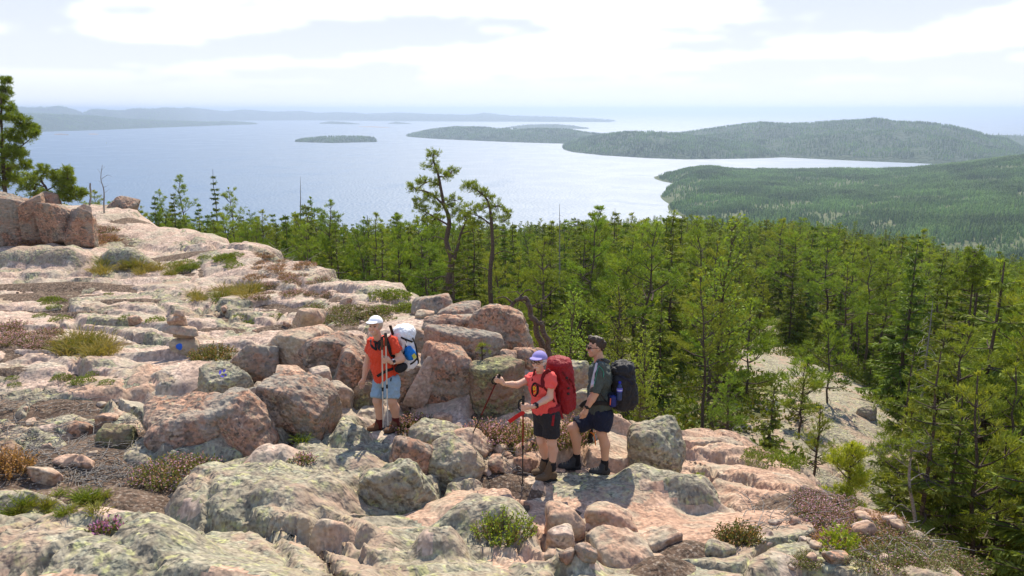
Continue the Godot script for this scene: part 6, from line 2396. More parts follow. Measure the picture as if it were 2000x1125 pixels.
func cloth(c: Color, rough := 0.85, sheen := 0.3) -> StandardMaterial3D:
	var m := plain(c, rough)
	m.rim_enabled = true
	m.rim = sheen
	m.uv1_triplanar = true
	m.uv1_scale = Vector3.ONE * 3.0
	m.heightmap_enabled = true
	m.heightmap_texture = mats.weave
	m.heightmap_scale = 0.9
	return m


func pole(called: String, label: String, top: Vector3, tip: Vector3, grip: Color, shaft: Color, lower: Color) -> Node3D:
	var t := thing(called, label, "trekking pole", tip)
	var axis := (top - tip).normalized()
	var l := top.distance_to(tip)
	var piece := func(name_: String, a: float, b: float, r0: float, r1: float, m: Material) -> void:
		var b_ := TreeBuild.new()
		b_.rng = RandomNumberGenerator.new()
		b_.tube(PackedVector3Array([axis * a, axis * (a + 0.004), axis * (b - 0.004), axis * b]), r0, r1, 10)
		put_mesh(name_, b_.wood_mesh(self), m, t)
	piece.call("tip", 0.0, 0.05, 0.004, 0.006, plain(lin(0.3, 0.3, 0.3), 0.4))
	piece.call("basket", 0.05, 0.062, 0.022, 0.020, plain(lin(0.02, 0.02, 0.02), 0.6))
	piece.call("lower_shaft", 0.06, l * 0.45, 0.0075, 0.0075, plain(lower, 0.35))
	piece.call("clamp", l * 0.44, l * 0.48, 0.013, 0.013, plain(lin(0.02, 0.02, 0.02), 0.5))
	piece.call("upper_shaft", l * 0.47, l - 0.15, 0.0095, 0.0095, plain(shaft, 0.35))
	piece.call("grip", l - 0.16, l - 0.02, 0.015, 0.017, plain(grip, 0.8))
	piece.call("knob", l - 0.03, l, 0.021, 0.017, plain(lin(0.03, 0.03, 0.03), 0.5))
	var s := axis.cross(Vector3.FORWARD).normalized()
	var loop := curve_pts(PackedVector3Array([axis * (l - 0.03), axis * (l - 0.06) + s * 0.045, axis * (l - 0.14) + s * 0.05, axis * (l - 0.17) + s * 0.02]))
	put_mesh("strap", strap_mesh(loop, Vector3.BACK, 0.018, 0.003), plain(lin(0.02, 0.02, 0.025), 0.8), t)
	return t


func new_figure(d: float, foot_px: Vector2, facing: Vector3, skin: Color, label: String) -> Figure:
	var f := Figure.new()
	f.host = self
	f.d = d
	f.origin = spot(foot_px.x, foot_px.y, d)
	f.face = facing.normalized()
	f.side = Vector3.UP.cross(f.face).normalized()
	f.skin = skin
	f.root = thing("person", label, "person", f.origin)
	return f


func build_people() -> void:
	mats.weave = noise_map(FastNoiseLite.TYPE_SIMPLEX_SMOOTH, 0.03, 951, 4, 256)
	var skin := plain(Color.WHITE, 0.55)
	skin.vertex_color_use_as_albedo = true
	skin.subsurf_scatter_enabled = true
	skin.subsurf_scatter_strength = 0.06
	mats.skin = skin
	hiker_orange()
	hiker_coral()
	hiker_dark()


func lay(f: Figure, c: Clay, pts: Array) -> PackedVector3Array:
	var out := PackedVector3Array()
	for p in pts:
		out.append(f.hit(c, p[0], p[1]))
	return curve_pts(out)


func hiker_orange() -> void:
	var f := new_figure(9.96, Vector2(752, 842), Vector3(-0.70, 0, 0.72), Color(0.56, 0.33, 0.235), "person in orange-red shirt, denim shorts and white cap stepping forward with two poles")
	var B := Basis(f.side, Vector3.UP, f.face)
	var neck := f.j(741, 661, 0.06)
	var head := f.j(733, 637, 0.13)
	var sr := f.j(727, 669, -0.12)
	var er := f.j(718, 706, -0.14)
	var wr := f.j(711, 738, -0.08)
	var sl := f.j(765, 668, 0.14)
	var el := f.j(784, 701, 0.16)
	var wl := f.j(764, 708, 0.27)
	var hand_l := f.j(750.5, 703, 0.315)
	var chest := f.j(745, 684, 0.04)
	var waist := f.j(750, 712, 0.03)
	var hips := f.j(755, 737, 0.0)
	var hr := f.j(745, 746, -0.08)
	var kr := f.j(737, 783, 0.02)
	var ar := f.j(742, 826, -0.03)
	var hl := f.j(766, 746, 0.08)
	var kl := f.j(765, 783, 0.14)
	var al := f.j(774, 822, 0.05)
	var body := Clay.new(Vector3(-0.42, -0.1, -0.4), Vector3(0.36, 1.55, 0.45), 0.017)
	body.ball(chest, B, Vector3(0.165, 0.17, 0.115), 0.05)
	body.ball(waist, B, Vector3(0.16, 0.15, 0.12), 0.05)
	body.ball(hips, B, Vector3(0.165, 0.12, 0.125), 0.05)
	body.limb(neck - Vector3(0, 0.05, 0), head - Vector3(0, 0.05, 0), 0.058, 0.052)
	for a in [[sr, er, wr], [sl, el, wl]]:
		body.limb(a[0], a[1], 0.056, 0.047)
		body.limb(a[1], a[1].lerp(a[2], 0.35), 0.047, 0.046, 0.02)
		body.limb(a[1].lerp(a[2], 0.35), a[2], 0.046, 0.029, 0.02)
	for a in [[hr, kr, ar], [hl, kl, al]]:
		body.limb(a[0], a[1], 0.09, 0.063)
		body.limb(a[1], a[1].lerp(a[2], 0.35) - f.face * 0.02, 0.060, 0.063, 0.02)
		body.limb(a[1].lerp(a[2], 0.35) - f.face * 0.02, a[2], 0.063, 0.041, 0.02)
	f.join(body)
	f.head(head, Vector3(-0.28, 0.10, 0.96).normalized(), 1.0, Color(0.40, 0.13, 0.11), true)
	f.relaxed_hand(wr, f.j(705, 758, -0.06), -f.side, f.face)
	var top_a := f.j(746, 659, 0.33)
	var tip_a := f.j(748.5, 843.5, 0.30)
	var top_b := f.j(753, 651, 0.31)
	var tip_b := f.j(758, 840.5, 0.33)
	f.grip_hand(wl, hand_l, (top_a - tip_a).normalized())
	f.finish("")
	var shirt := Clay.new(Vector3(-0.34, 0.6, -0.36), Vector3(0.36, 1.4, 0.42), 0.014)
	shirt.ball(chest, B, Vector3(0.182, 0.19, 0.138), 0.06)
	shirt.ball(chest + f.face * 0.06 - Vector3(0, 0.03, 0), B, Vector3(0.15, 0.10, 0.105), 0.05)
	shirt.ball(waist + f.face * 0.015, B, Vector3(0.178, 0.17, 0.150), 0.06)
	shirt.limb(waist, hips - Vector3(0, 0.01, 0), 0.15, 0.165, 0.05, true)
	shirt.limb(sr, sr.lerp(er, 0.55), 0.076, 0.072, 0.05, true)
	shirt.limb(sl, sl.lerp(el, 0.60), 0.080, 0.076, 0.05, true)
	shirt.limb(neck - Vector3(0, 0.07, 0), neck - Vector3(0, 0.01, 0), 0.09, 0.068, 0.05, true)
	f.shirt = shirt
	f.wear("shirt", shirt, cloth(lin(0.62, 0.062, 0.028)), 0.032, 5)
	var shorts := Clay.new(Vector3(-0.34, 0.25, -0.34), Vector3(0.36, 0.9, 0.42), 0.014)
	shorts.ball(hips - Vector3(0, 0.01, 0), B, Vector3(0.178, 0.125, 0.145), 0.05)
	shorts.limb(hr, hr.lerp(kr, 0.86), 0.112, 0.104, 0.05, true)
	shorts.limb(hl, hl.lerp(kl, 0.84), 0.112, 0.104, 0.05, true)
	shorts.cut(hips + Vector3(0, 0.06, 0), Vector3.UP)
	f.shorts = shorts
	f.wear("shorts", shorts, cloth(lin(0.25, 0.36, 0.46)), 0.028, 6)
	var sock := cloth(lin(0.10, 0.018, 0.015))
	for a in [[kr, ar], [kl, al]]:
		var s := Clay.new(a[1] - Vector3.ONE * 0.12, a[1] + Vector3.ONE * 0.14, 0.012)
		s.limb(a[1].lerp(a[0], 0.20), a[1] - Vector3(0, 0.04, 0), 0.051, 0.048, 0.01)
		s.cut(a[1].lerp(a[0], 0.20), Vector3.UP)
		f.wear("sock", s, sock, 0.004)
	var brown := plain(lin(0.13, 0.07, 0.04), 0.85)
	var lace := plain(lin(0.45, 0.11, 0.03), 0.7)
	f.boot(f.j(748, 841, -0.10), f.j(722, 840, 0.07), ar, brown, plain(lin(0.04, 0.035, 0.03), 0.9), true, lace)
	f.boot(f.j(781, 841, 0.0), f.j(757, 845, 0.17), al, brown, plain(lin(0.04, 0.035, 0.03), 0.9), true, lace)
	# cap and hair
	var look := Vector3(-0.28, 0.10, 0.96).normalized()
	var hb := Basis(Vector3.UP.cross(look).normalized(), look.cross(Vector3.UP.cross(look)).normalized(), look)
	var hair := Clay.new(head - Vector3.ONE * 0.17, head + Vector3.ONE * 0.17, 0.008)
	hair.ball(head + Vector3(0, 0.02, 0) - look * 0.022, hb, Vector3(0.086, 0.098, 0.098), 0.01)
	hair.cut(head + look * 0.035, look)
	hair.cut(head - Vector3(0, 0.055, 0), -Vector3.UP)
	f.wear("hair", hair, plain(lin(0.42, 0.33, 0.24), 0.6), 0.012, 7)
	cap(f, head, look, plain(lin(0.85, 0.86, 0.88), 0.8))
	# the pack
	var c := f.j(789, 679, -0.10)
	var pb := Basis(f.side, Vector3.UP, f.face) * Basis(Vector3.RIGHT, 0.10)
	var t := thing("backpack", "white roll-top backpack with a blue dry bag tied to its side", "backpack", f.origin)
	var white := cloth(lin(0.70, 0.71, 0.73), 0.6)
	var black := cloth(lin(0.018, 0.018, 0.02), 0.8)
	var m := Clay.new(c - Vector3.ONE * 0.46, c + Vector3.ONE * 0.46, 0.014)
	m.block(c - Vector3(0, 0.04, 0), pb, Vector3(0.155, 0.25, 0.115), 0.085, 0.06)
	m.ball(c + Vector3(0, 0.20, 0) + f.face * 0.03, pb, Vector3(0.15, 0.11, 0.13), 0.08)
	m.ball(c + Vector3(0, 0.22, 0) - f.face * 0.06, pb, Vector3(0.14, 0.08, 0.09), 0.06)
	put_mesh("pack_body", clay_mesh(m, 0.028, 11), white, t)
	var p := Clay.new(c - Vector3.ONE * 0.46, c + Vector3.ONE * 0.46, 0.014)
	p.block(c - Vector3(0, 0.12, 0) - f.face * 0.10, pb, Vector3(0.13, 0.13, 0.045), 0.035)
	put_mesh("mesh_pocket", clay_mesh(p, 0.015, 12), black, t)
	var sleeve := PackedVector3Array()
	for q in [[762, 636], [767, 652], [772, 672], [772, 700]]:
		sleeve.append(f.hit(m, q[0], q[1]))
	put_mesh("strap", strap_mesh(curve_pts(sleeve), Vector3.BACK, 0.035, 0.012), black, t)
	for line in [[[783, 659], [795, 664], [806, 668]], [[792, 662], [793, 676], [788, 692]], [[806, 660], [812, 676], [816, 700]], [[788, 708], [802, 711], [815, 700]]]:
		put_mesh("strap", strap_mesh(lay(f, m, line), Vector3.BACK, 0.022, 0.006), black, t)
	for line in [[[724, 664], [726, 676], [735, 683]], [[752, 655], [757, 668], [762, 686], [770, 702]], [[724, 666], [732, 668], [738, 670], [746, 668]], [[733, 670], [735, 684]], [[743, 668], [740, 682]]]:
		put_mesh("shoulder_strap", strap_mesh(lay(f, shirt, line), Vector3.BACK, 0.04 if line.size() == 4 and line[0][0] == 752 else 0.024, 0.014), black, t)
	var belt := Clay.new(c - Vector3.ONE * 0.6, c + Vector3(0.3, 0.2, 0.6), 0.015)
	belt.ball(f.hit(shirt, 781, 719) - f.face * 0.02, pb, Vector3(0.05, 0.065, 0.10), 0.03)
	put_mesh("hip_pocket", clay_mesh(belt, 0.01, 13), black, t)
	put_mesh("hip_belt", strap_mesh(lay(f, shirt, [[737, 735], [745, 730], [756, 724], [768, 720]]), Vector3.BACK, 0.035, 0.012), black, t)
	put_mesh("hip_belt", strap_mesh(lay(f, shorts, [[766, 730], [764, 738], [763, 745]]), Vector3.BACK, 0.014, 0.005), black, t)
	put_mesh("hip_belt", strap_mesh(lay(f, shorts, [[744, 732], [742, 741]]), Vector3.BACK, 0.034, 0.006), black, t)
	var bag := thing("dry_bag", "shiny blue dry bag with a yellow label on the white backpack", "bag", f.origin)
	var bc := f.hit(m, 801, 688)
	var bagc := Clay.new(bc - Vector3.ONE * 0.2, bc + Vector3.ONE * 0.2, 0.010)
	bagc.ball(bc + Vector3(0, -0.02, 0.02), Basis(Vector3.BACK, 0.3), Vector3(0.075, 0.085, 0.06), 0.03)
	bagc.ball(bc + Vector3(-0.015, 0.055, 0.02), Basis(Vector3.BACK, 0.3), Vector3(0.045, 0.04, 0.04), 0.03)
	put_mesh("bag_body", clay_mesh(bagc, 0.03, 14), plain(lin(0.012, 0.16, 0.52), 0.35), bag)
	var lp := lay(f, bagc, [[807, 692], [811, 700]])
	put_mesh("label_patch", strap_mesh(lp, Vector3.BACK, 0.045, 0.006), plain(lin(0.55, 0.5, 0.08), 0.7), bag)
	watch(f, wl, (el - wl).normalized(), lin(0.75, 0.75, 0.72))
	pole("trekking_pole", "silver trekking pole with a cork grip, lower of the pair in hand", f.origin + top_a, f.origin + tip_a, lin(0.09, 0.05, 0.03), lin(0.50, 0.44, 0.36), lin(0.55, 0.50, 0.42))
	pole("trekking_pole", "silver trekking pole whose grip stands higher beside the white cap", f.origin + top_b, f.origin + tip_b, lin(0.09, 0.05, 0.03), lin(0.50, 0.44, 0.36), lin(0.55, 0.50, 0.42))


func watch(f: Figure, wrist: Vector3, along_: Vector3, band: Color) -> void:
	var t := TreeBuild.new()
	t.rng = RandomNumberGenerator.new()
	var a := wrist + along_ * 0.015
	t.tube(PackedVector3Array([a, a + along_ * 0.004, a + along_ * 0.020, a + along_ * 0.024]), 0.036, 0.037, 14)
	var o := put_mesh("watch_band", t.wood_mesh(self), plain(band, 0.6), f.root)
	var face_ := CylinderMesh.new()
	face_.top_radius = 0.018
	face_.bottom_radius = 0.020
	face_.height = 0.012
	face_.radial_segments = 16
	var to := (EYE - f.origin - a).normalized()
	to = (to - along_ * to.dot(along_)).normalized()
	var d := put_mesh("watch_dial", face_, plain(lin(0.015, 0.015, 0.018), 0.25), o)
	d.transform = Transform3D(Basis(along_, to, along_.cross(to)), a + along_ * 0.012 + to * 0.036)


func cap(f: Figure, head: Vector3, look: Vector3, m: Material) -> void:
	var hb := Basis(Vector3.UP.cross(look).normalized(), look.cross(Vector3.UP.cross(look)).normalized(), look)
	var c := Clay.new(head - Vector3(0.2, 0.03, 0.2), head + Vector3(0.2, 0.16, 0.2), 0.0075)
	c.ball(head + Vector3(0, 0.045, 0) - look * 0.012, hb, Vector3(0.090, 0.092, 0.108), 0.01)
	c.cut(head + Vector3(0, 0.046, 0), -(Vector3.UP - look * 0.12).normalized())
	var brim := Basis(hb.x, (Vector3.UP + look * 0.10).normalized(), (look - Vector3.UP * 0.10).normalized())
	c.ball(head + Vector3(0, 0.062, 0) + look * 0.100, brim, Vector3(0.076, 0.010, 0.066), 0.012)
	f.wear("cap", c, m, 0.0)


func hiker_coral() -> void:
	var f := new_figure(8.9, Vector2(1063, 938), Vector3(-0.62, 0, 0.78), Color(0.57, 0.35, 0.255), "person in coral shirt, black shorts and purple cap holding out a trekking pole")
	var B := Basis(f.side, Vector3.UP, f.face)
	var neck := f.j(1057, 727, 0.02)
	var head := f.j(1053, 706, 0.07)
	var sr := f.j(1040, 738, -0.10)
	var er := f.j(1010, 752, 0.0)
	var wr := f.j(984, 749.5, 0.10)
	var sl := f.j(1076, 738, 0.13)
	var el := f.j(1074, 776, 0.17)
	var wl := f.j(1043, 794, 0.29)
	var chest := f.j(1058, 752, 0.02)
	var waist := f.j(1062, 782, 0.0)
	var hips := f.j(1066, 806, 0.0)
	var hr := f.j(1058, 815, -0.08)
	var kr := f.j(1057, 862, -0.03)
	var ar := f.j(1065, 899, -0.10)
	var hl := f.j(1076, 815, 0.08)
	var kl := f.j(1078, 866, 0.10)
	var al := f.j(1079, 907, 0.06)
	var body := Clay.new(Vector3(-0.62, -0.1, -0.45), Vector3(0.36, 1.65, 0.5), 0.017)
	body.ball(chest, B, Vector3(0.145, 0.16, 0.10), 0.05)
	body.ball(waist, B, Vector3(0.13, 0.15, 0.10), 0.05)
	body.ball(hips, B, Vector3(0.155, 0.12, 0.115), 0.05)
	body.limb(neck - Vector3(0, 0.05, 0), head - Vector3(0, 0.05, 0), 0.050, 0.046)
	for a in [[sr, er, wr], [sl, el, wl]]:
		body.limb(a[0], a[1], 0.046, 0.039)
		body.limb(a[1], a[1].lerp(a[2], 0.35), 0.039, 0.038, 0.02)
		body.limb(a[1].lerp(a[2], 0.35), a[2], 0.038, 0.026, 0.02)
	for a in [[hr, kr, ar], [hl, kl, al]]:
		body.limb(a[0], a[1], 0.082, 0.056)
		body.limb(a[1], a[1].lerp(a[2], 0.35) - f.face * 0.022, 0.052, 0.056, 0.02)
		body.limb(a[1].lerp(a[2], 0.35) - f.face * 0.022, a[2], 0.056, 0.037, 0.02)
	f.join(body)
	f.head(head, Vector3(-0.42, 0.10, 0.90).normalized(), 0.93, Color(0.42, 0.15, 0.13), true)
	var top_1 := f.j(975.5, 733, 0.13)
	var ground_1 := ground_hit(911, 874)
	var tip_1 := ground_1 - f.origin
	var top_2 := f.j(1022, 774, 0.36)
	var tip_2 := f.j(1020.5, 936, 0.33)
	tip_2.y = ground_y(f.origin.x + tip_2.x, f.origin.z + tip_2.z) - f.origin.y
	var ax1 := (top_1 - tip_1).normalized()
	var ax2 := (top_2 - tip_2).normalized()
	f.grip_hand(wr, top_1 - ax1 * 0.07, ax1)
	f.grip_hand(wl, top_2 - ax2 * 0.13, ax2)
	f.finish("")
	var shirt := Clay.new(Vector3(-0.36, 0.65, -0.38), Vector3(0.38, 1.5, 0.42), 0.014)
	shirt.ball(chest, B, Vector3(0.162, 0.18, 0.122), 0.06)
	shirt.ball(chest + f.face * 0.05 - Vector3(0, 0.02, 0), B, Vector3(0.125, 0.085, 0.09), 0.05)
	shirt.ball(waist, B, Vector3(0.150, 0.17, 0.125), 0.06)
	shirt.limb(waist, hips - Vector3(0, -0.02, 0), 0.13, 0.142, 0.05, true)
	shirt.limb(sr, sr.lerp(er, 0.42), 0.066, 0.066, 0.05, true)
	shirt.limb(sl, sl.lerp(el, 0.50), 0.070, 0.068, 0.05, true)
	shirt.limb(neck - Vector3(0, 0.07, 0), neck - Vector3(0, 0.012, 0), 0.08, 0.060, 0.05, true)
	f.shirt = shirt
	f.wear("shirt", shirt, cloth(lin(0.70, 0.095, 0.085)), 0.030, 25)
	var shorts := Clay.new(Vector3(-0.34, 0.28, -0.36), Vector3(0.36, 1.0, 0.42), 0.014)
	shorts.ball(hips, B, Vector3(0.168, 0.13, 0.132), 0.05)
	shorts.limb(hr, hr.lerp(kr, 0.74), 0.104, 0.094, 0.05, true)
	shorts.limb(hl, hl.lerp(kl, 0.76), 0.106, 0.096, 0.05, true)
	shorts.cut(hips + Vector3(0, 0.07, 0), Vector3.UP)
	f.shorts = shorts
	f.wear("shorts", shorts, cloth(lin(0.022, 0.022, 0.026)), 0.014, 26)
	var sock := cloth(lin(0.015, 0.015, 0.018))
	for a in [[kr, ar], [kl, al]]:
		var s := Clay.new(a[1] - Vector3.ONE * 0.12, a[1] + Vector3.ONE * 0.14, 0.012)
		s.limb(a[1].lerp(a[0], 0.12), a[1] - Vector3(0, 0.05, 0), 0.046, 0.046, 0.01)
		s.cut(a[1].lerp(a[0], 0.12), Vector3.UP)
		f.wear("sock", s, sock, 0.003)
	var brown := plain(lin(0.115, 0.078, 0.048), 0.9)
	var lace := plain(lin(0.16, 0.13, 0.10), 0.7)
	f.boot(f.j(1073, 926, -0.14), f.j(1046, 926, -0.02), ar, brown, plain(lin(0.015, 0.015, 0.015), 0.9), true, lace)
	f.boot(f.j(1086, 937, 0.0), f.j(1042, 937, 0.17), al, brown, plain(lin(0.015, 0.015, 0.015), 0.9), true, lace)
	var look := Vector3(-0.42, 0.10, 0.90).normalized()
	var hb := Basis(Vector3.UP.cross(look).normalized(), look.cross(Vector3.UP.cross(look)).normalized(), look)
	var hair := Clay.new(head - Vector3.ONE * 0.17, head + Vector3.ONE * 0.17, 0.008)
	hair.ball(head + Vector3(0, 0.012, 0) - look * 0.02, hb, Vector3(0.081, 0.090, 0.090), 0.01)
	hair.cut(head + look * 0.035, look)
	hair.cut(head - Vector3(0, 0.045, 0), -Vector3.UP)
	f.wear("hair", hair, plain(lin(0.52, 0.50, 0.48), 0.6), 0.012, 27)
	cap(f, head - Vector3(0, 0.012, 0), look, plain(lin(0.27, 0.23, 0.50), 0.8))
	glasses(f, head, look, 0.93, lin(0.03, 0.025, 0.025), 0.25)
	# the print on the shirt: a dark ring round a flame-coloured word
	var ring := PackedVector3Array()
	for i in 17:
		var a := TAU * i / 16.0
		ring.append(f.hit(shirt, 1045.0 + cos(a) * 5.8, 761.0 + sin(a) * 12.5))
	put_mesh("shirt_print", strap_mesh(ring, Vector3.BACK, 0.022, 0.006), plain(lin(0.012, 0.012, 0.012), 0.8), f.root)
	var blob := lay(f, shirt, [[1044.5, 753], [1044.5, 768]])
	put_mesh("shirt_print", strap_mesh(blob, Vector3.BACK, 0.042, 0.004), plain(lin(0.62, 0.05, 0.02), 0.8), f.root)
	for line in [[[1041, 757], [1044, 755], [1047, 758]], [[1041, 760], [1045, 760]], [[1043, 757], [1043, 763]], [[1046, 757], [1046, 762]], [[1042, 765], [1045, 768], [1047, 764]]]:
		var stroke := lay(f, shirt, line)
		for i in stroke.size():
			stroke[i] += Vector3(-0.002, 0.002, 0.006)
		put_mesh("shirt_print", strap_mesh(stroke, Vector3.BACK, 0.009, 0.004), plain(lin(0.8, 0.46, 0.03), 0.7), f.root)
	# the pack
	var c := f.j(1096, 750, -0.13)
	var pb := Basis(f.side, Vector3.UP, f.face) * Basis(Vector3.RIGHT, 0.12)
	var t := thing("backpack", "tall dark red trekking backpack with hanging hip straps", "backpack", f.origin)
	var red := cloth(lin(0.23, 0.012, 0.018), 0.6)
	var dark := cloth(lin(0.12, 0.008, 0.012), 0.75)
	var m := Clay.new(c - Vector3(0.42, 0.5, 0.42), c + Vector3(0.42, 0.5, 0.42), 0.014)
	m.block(c - Vector3(0, 0.06, 0), pb, Vector3(0.155, 0.29, 0.115), 0.08, 0.05)
	m.ball(c + Vector3(0, 0.24, 0) + f.face * 0.045, pb, Vector3(0.15, 0.10, 0.13), 0.07)
	m.ball(c - Vector3(0, 0.16, 0) - f.face * 0.10 + f.side * 0.02, pb, Vector3(0.12, 0.15, 0.07), 0.05)
	put_mesh("pack_body", clay_mesh(m, 0.03, 31), red, t)
	var lid := Clay.new(c - Vector3(0.42, 0.1, 0.42), c + Vector3(0.42, 0.5, 0.42), 0.014)
	lid.ball(c + Vector3(0, 0.275, 0) + f.face * 0.05, pb, Vector3(0.155, 0.075, 0.14), 0.03)
	lid.cut(c + Vector3(0, 0.24, 0), -Vector3.UP)
	put_mesh("lid", clay_mesh(lid, 0.02, 32), red, t)
	for q in [[1107, 738], [1110, 758], [1110, 769]]:
		var bk := Clay.new(f.hit(m, q[0], q[1]) - Vector3.ONE * 0.05, f.hit(m, q[0], q[1]) + Vector3.ONE * 0.05, 0.006)
		bk.ball(f.hit(m, q[0], q[1]), Basis.IDENTITY, Vector3(0.018, 0.016, 0.014), 0.005)
		put_mesh("buckle", clay_mesh(bk), plain(lin(0.02, 0.02, 0.022), 0.3), t)
	for line in [[[1098, 726], [1106, 738], [1112, 752]], [[1089, 752], [1092, 770], [1093, 795]], [[1113, 740], [1120, 755], [1122, 768]]]:
		put_mesh("strap", strap_mesh(lay(f, m, line), Vector3.BACK, 0.022, 0.006), dark, t)
	for line in [[[1074, 723], [1064, 731], [1060, 744], [1061, 756]], [[1045, 722], [1042, 732], [1040, 744]], [[1061, 756], [1053, 753], [1047, 750]], [[1063, 757], [1074, 770], [1083, 785]]]:
		put_mesh("shoulder_strap", strap_mesh(lay(f, shirt, line), Vector3.BACK, 0.05 if line.size() == 4 else 0.022, 0.016), dark, t)
	var belt := Clay.new(hips - Vector3(0.35, 0.2, 0.35), hips + Vector3(0.35, 0.3, 0.4), 0.014)
	belt.limb(hips + Vector3(0, 0.055, 0) - f.face * 0.01, hips + Vector3(0, 0.06, 0), 0.172, 0.172, 0.01)
	belt.cut(hips + Vector3(0, 0.11, 0), Vector3.UP)
	belt.cut(hips + Vector3(0, -0.015, 0), -Vector3.UP)
	belt.cut(hips + f.face * 0.10, f.face)
	put_mesh("hip_belt", clay_mesh(belt, 0.014, 33), red, t)
	for line in [[[1082, 800], [1081, 815], [1079, 832]], [[1058, 800], [1056, 812]]]:
		put_mesh("strap", strap_mesh(lay(f, shorts, line), Vector3.BACK, 0.028, 0.005), red, t)
	var hang := curve_pts(PackedVector3Array([f.j(1093, 798, 0.05), f.j(1096, 808, 0.06), f.j(1099, 818, 0.06)]))
	put_mesh("strap", strap_mesh(hang, Vector3.BACK, 0.026, 0.005), red, t)
	var flag := thing("red_strap", "flat red strap hanging from the hand that holds the straight pole", "strap", f.origin)
	put_mesh("webbing", strap_mesh(curve_pts(PackedVector3Array([f.j(1024, 804, 0.38), f.j(1010, 813, 0.38), f.j(994, 824, 0.36)])), Vector3.BACK, 0.045, 0.006), cloth(lin(0.40, 0.02, 0.02)), flag)
	watch(f, wl, (el - wl).normalized(), lin(0.02, 0.02, 0.02))
	pole("trekking_pole", "black and red trekking pole slanting out from the outstretched arm", f.origin + top_1, f.origin + tip_1, lin(0.02, 0.02, 0.02), lin(0.10, 0.012, 0.012), lin(0.03, 0.03, 0.03))
	pole("trekking_pole", "black and red trekking pole standing upright before the black shorts", f.origin + top_2, f.origin + tip_2, lin(0.02, 0.02, 0.02), lin(0.16, 0.014, 0.012), lin(0.03, 0.03, 0.03))


func glasses(f: Figure, head: Vector3, look: Vector3, size: float, tint: Color, alpha: float) -> void:
	var sd := Vector3.UP.cross(look).normalized()
	var t := TreeBuild.new()
	t.rng = RandomNumberGenerator.new()
	var lens := plain(tint, 0.1)
	lens.transparency = BaseMaterial3D.TRANSPARENCY_ALPHA
	lens.albedo_color.a = alpha
	if alpha > 0.9:
		lens = plain(tint, 0.15)
	for e in [-1.0, 1.0]:
		var c: Vector3 = head + (sd * 0.032 * e + Vector3(0, 0.006, 0) + look * 0.106) * size
		var ring := PackedVector3Array()
		for i in 13:
			var a := TAU * i / 12.0
			ring.append(c + (sd * cos(a) * 0.027 + Vector3(0, sin(a) * 0.019, 0) - look * absf(cos(a)) * 0.004) * size)
		t.tube(ring, 0.0025, 0.0025, 5)
		t.tube(PackedVector3Array([c + sd * 0.027 * e * size, head + (sd * 0.078 * e + look * 0.05 + Vector3(0, 0.012, 0)) * size, head + (sd * 0.082 * e - look * 0.01 + Vector3(0, 0.008, 0)) * size]), 0.003, 0.003, 5)
		var v := PackedVector3Array([c])
		var idx := PackedInt32Array()
		for i in 12:
			v.append(ring[i])
			idx.append_array([0, 1 + i, 1 + (i + 1) % 12])
		put_mesh("lens", smooth_mesh(v, idx), lens, f.root)
	t.tube(PackedVector3Array([head + (sd * -0.008 + look * 0.112 + Vector3(0, 0.008, 0)) * size, head + (sd * 0.008 + look * 0.112 + Vector3(0, 0.008, 0)) * size]), 0.0025, 0.0025, 5)
	put_mesh("glasses_frame", t.wood_mesh(self), plain(lin(0.02, 0.018, 0.018), 0.3), f.root)


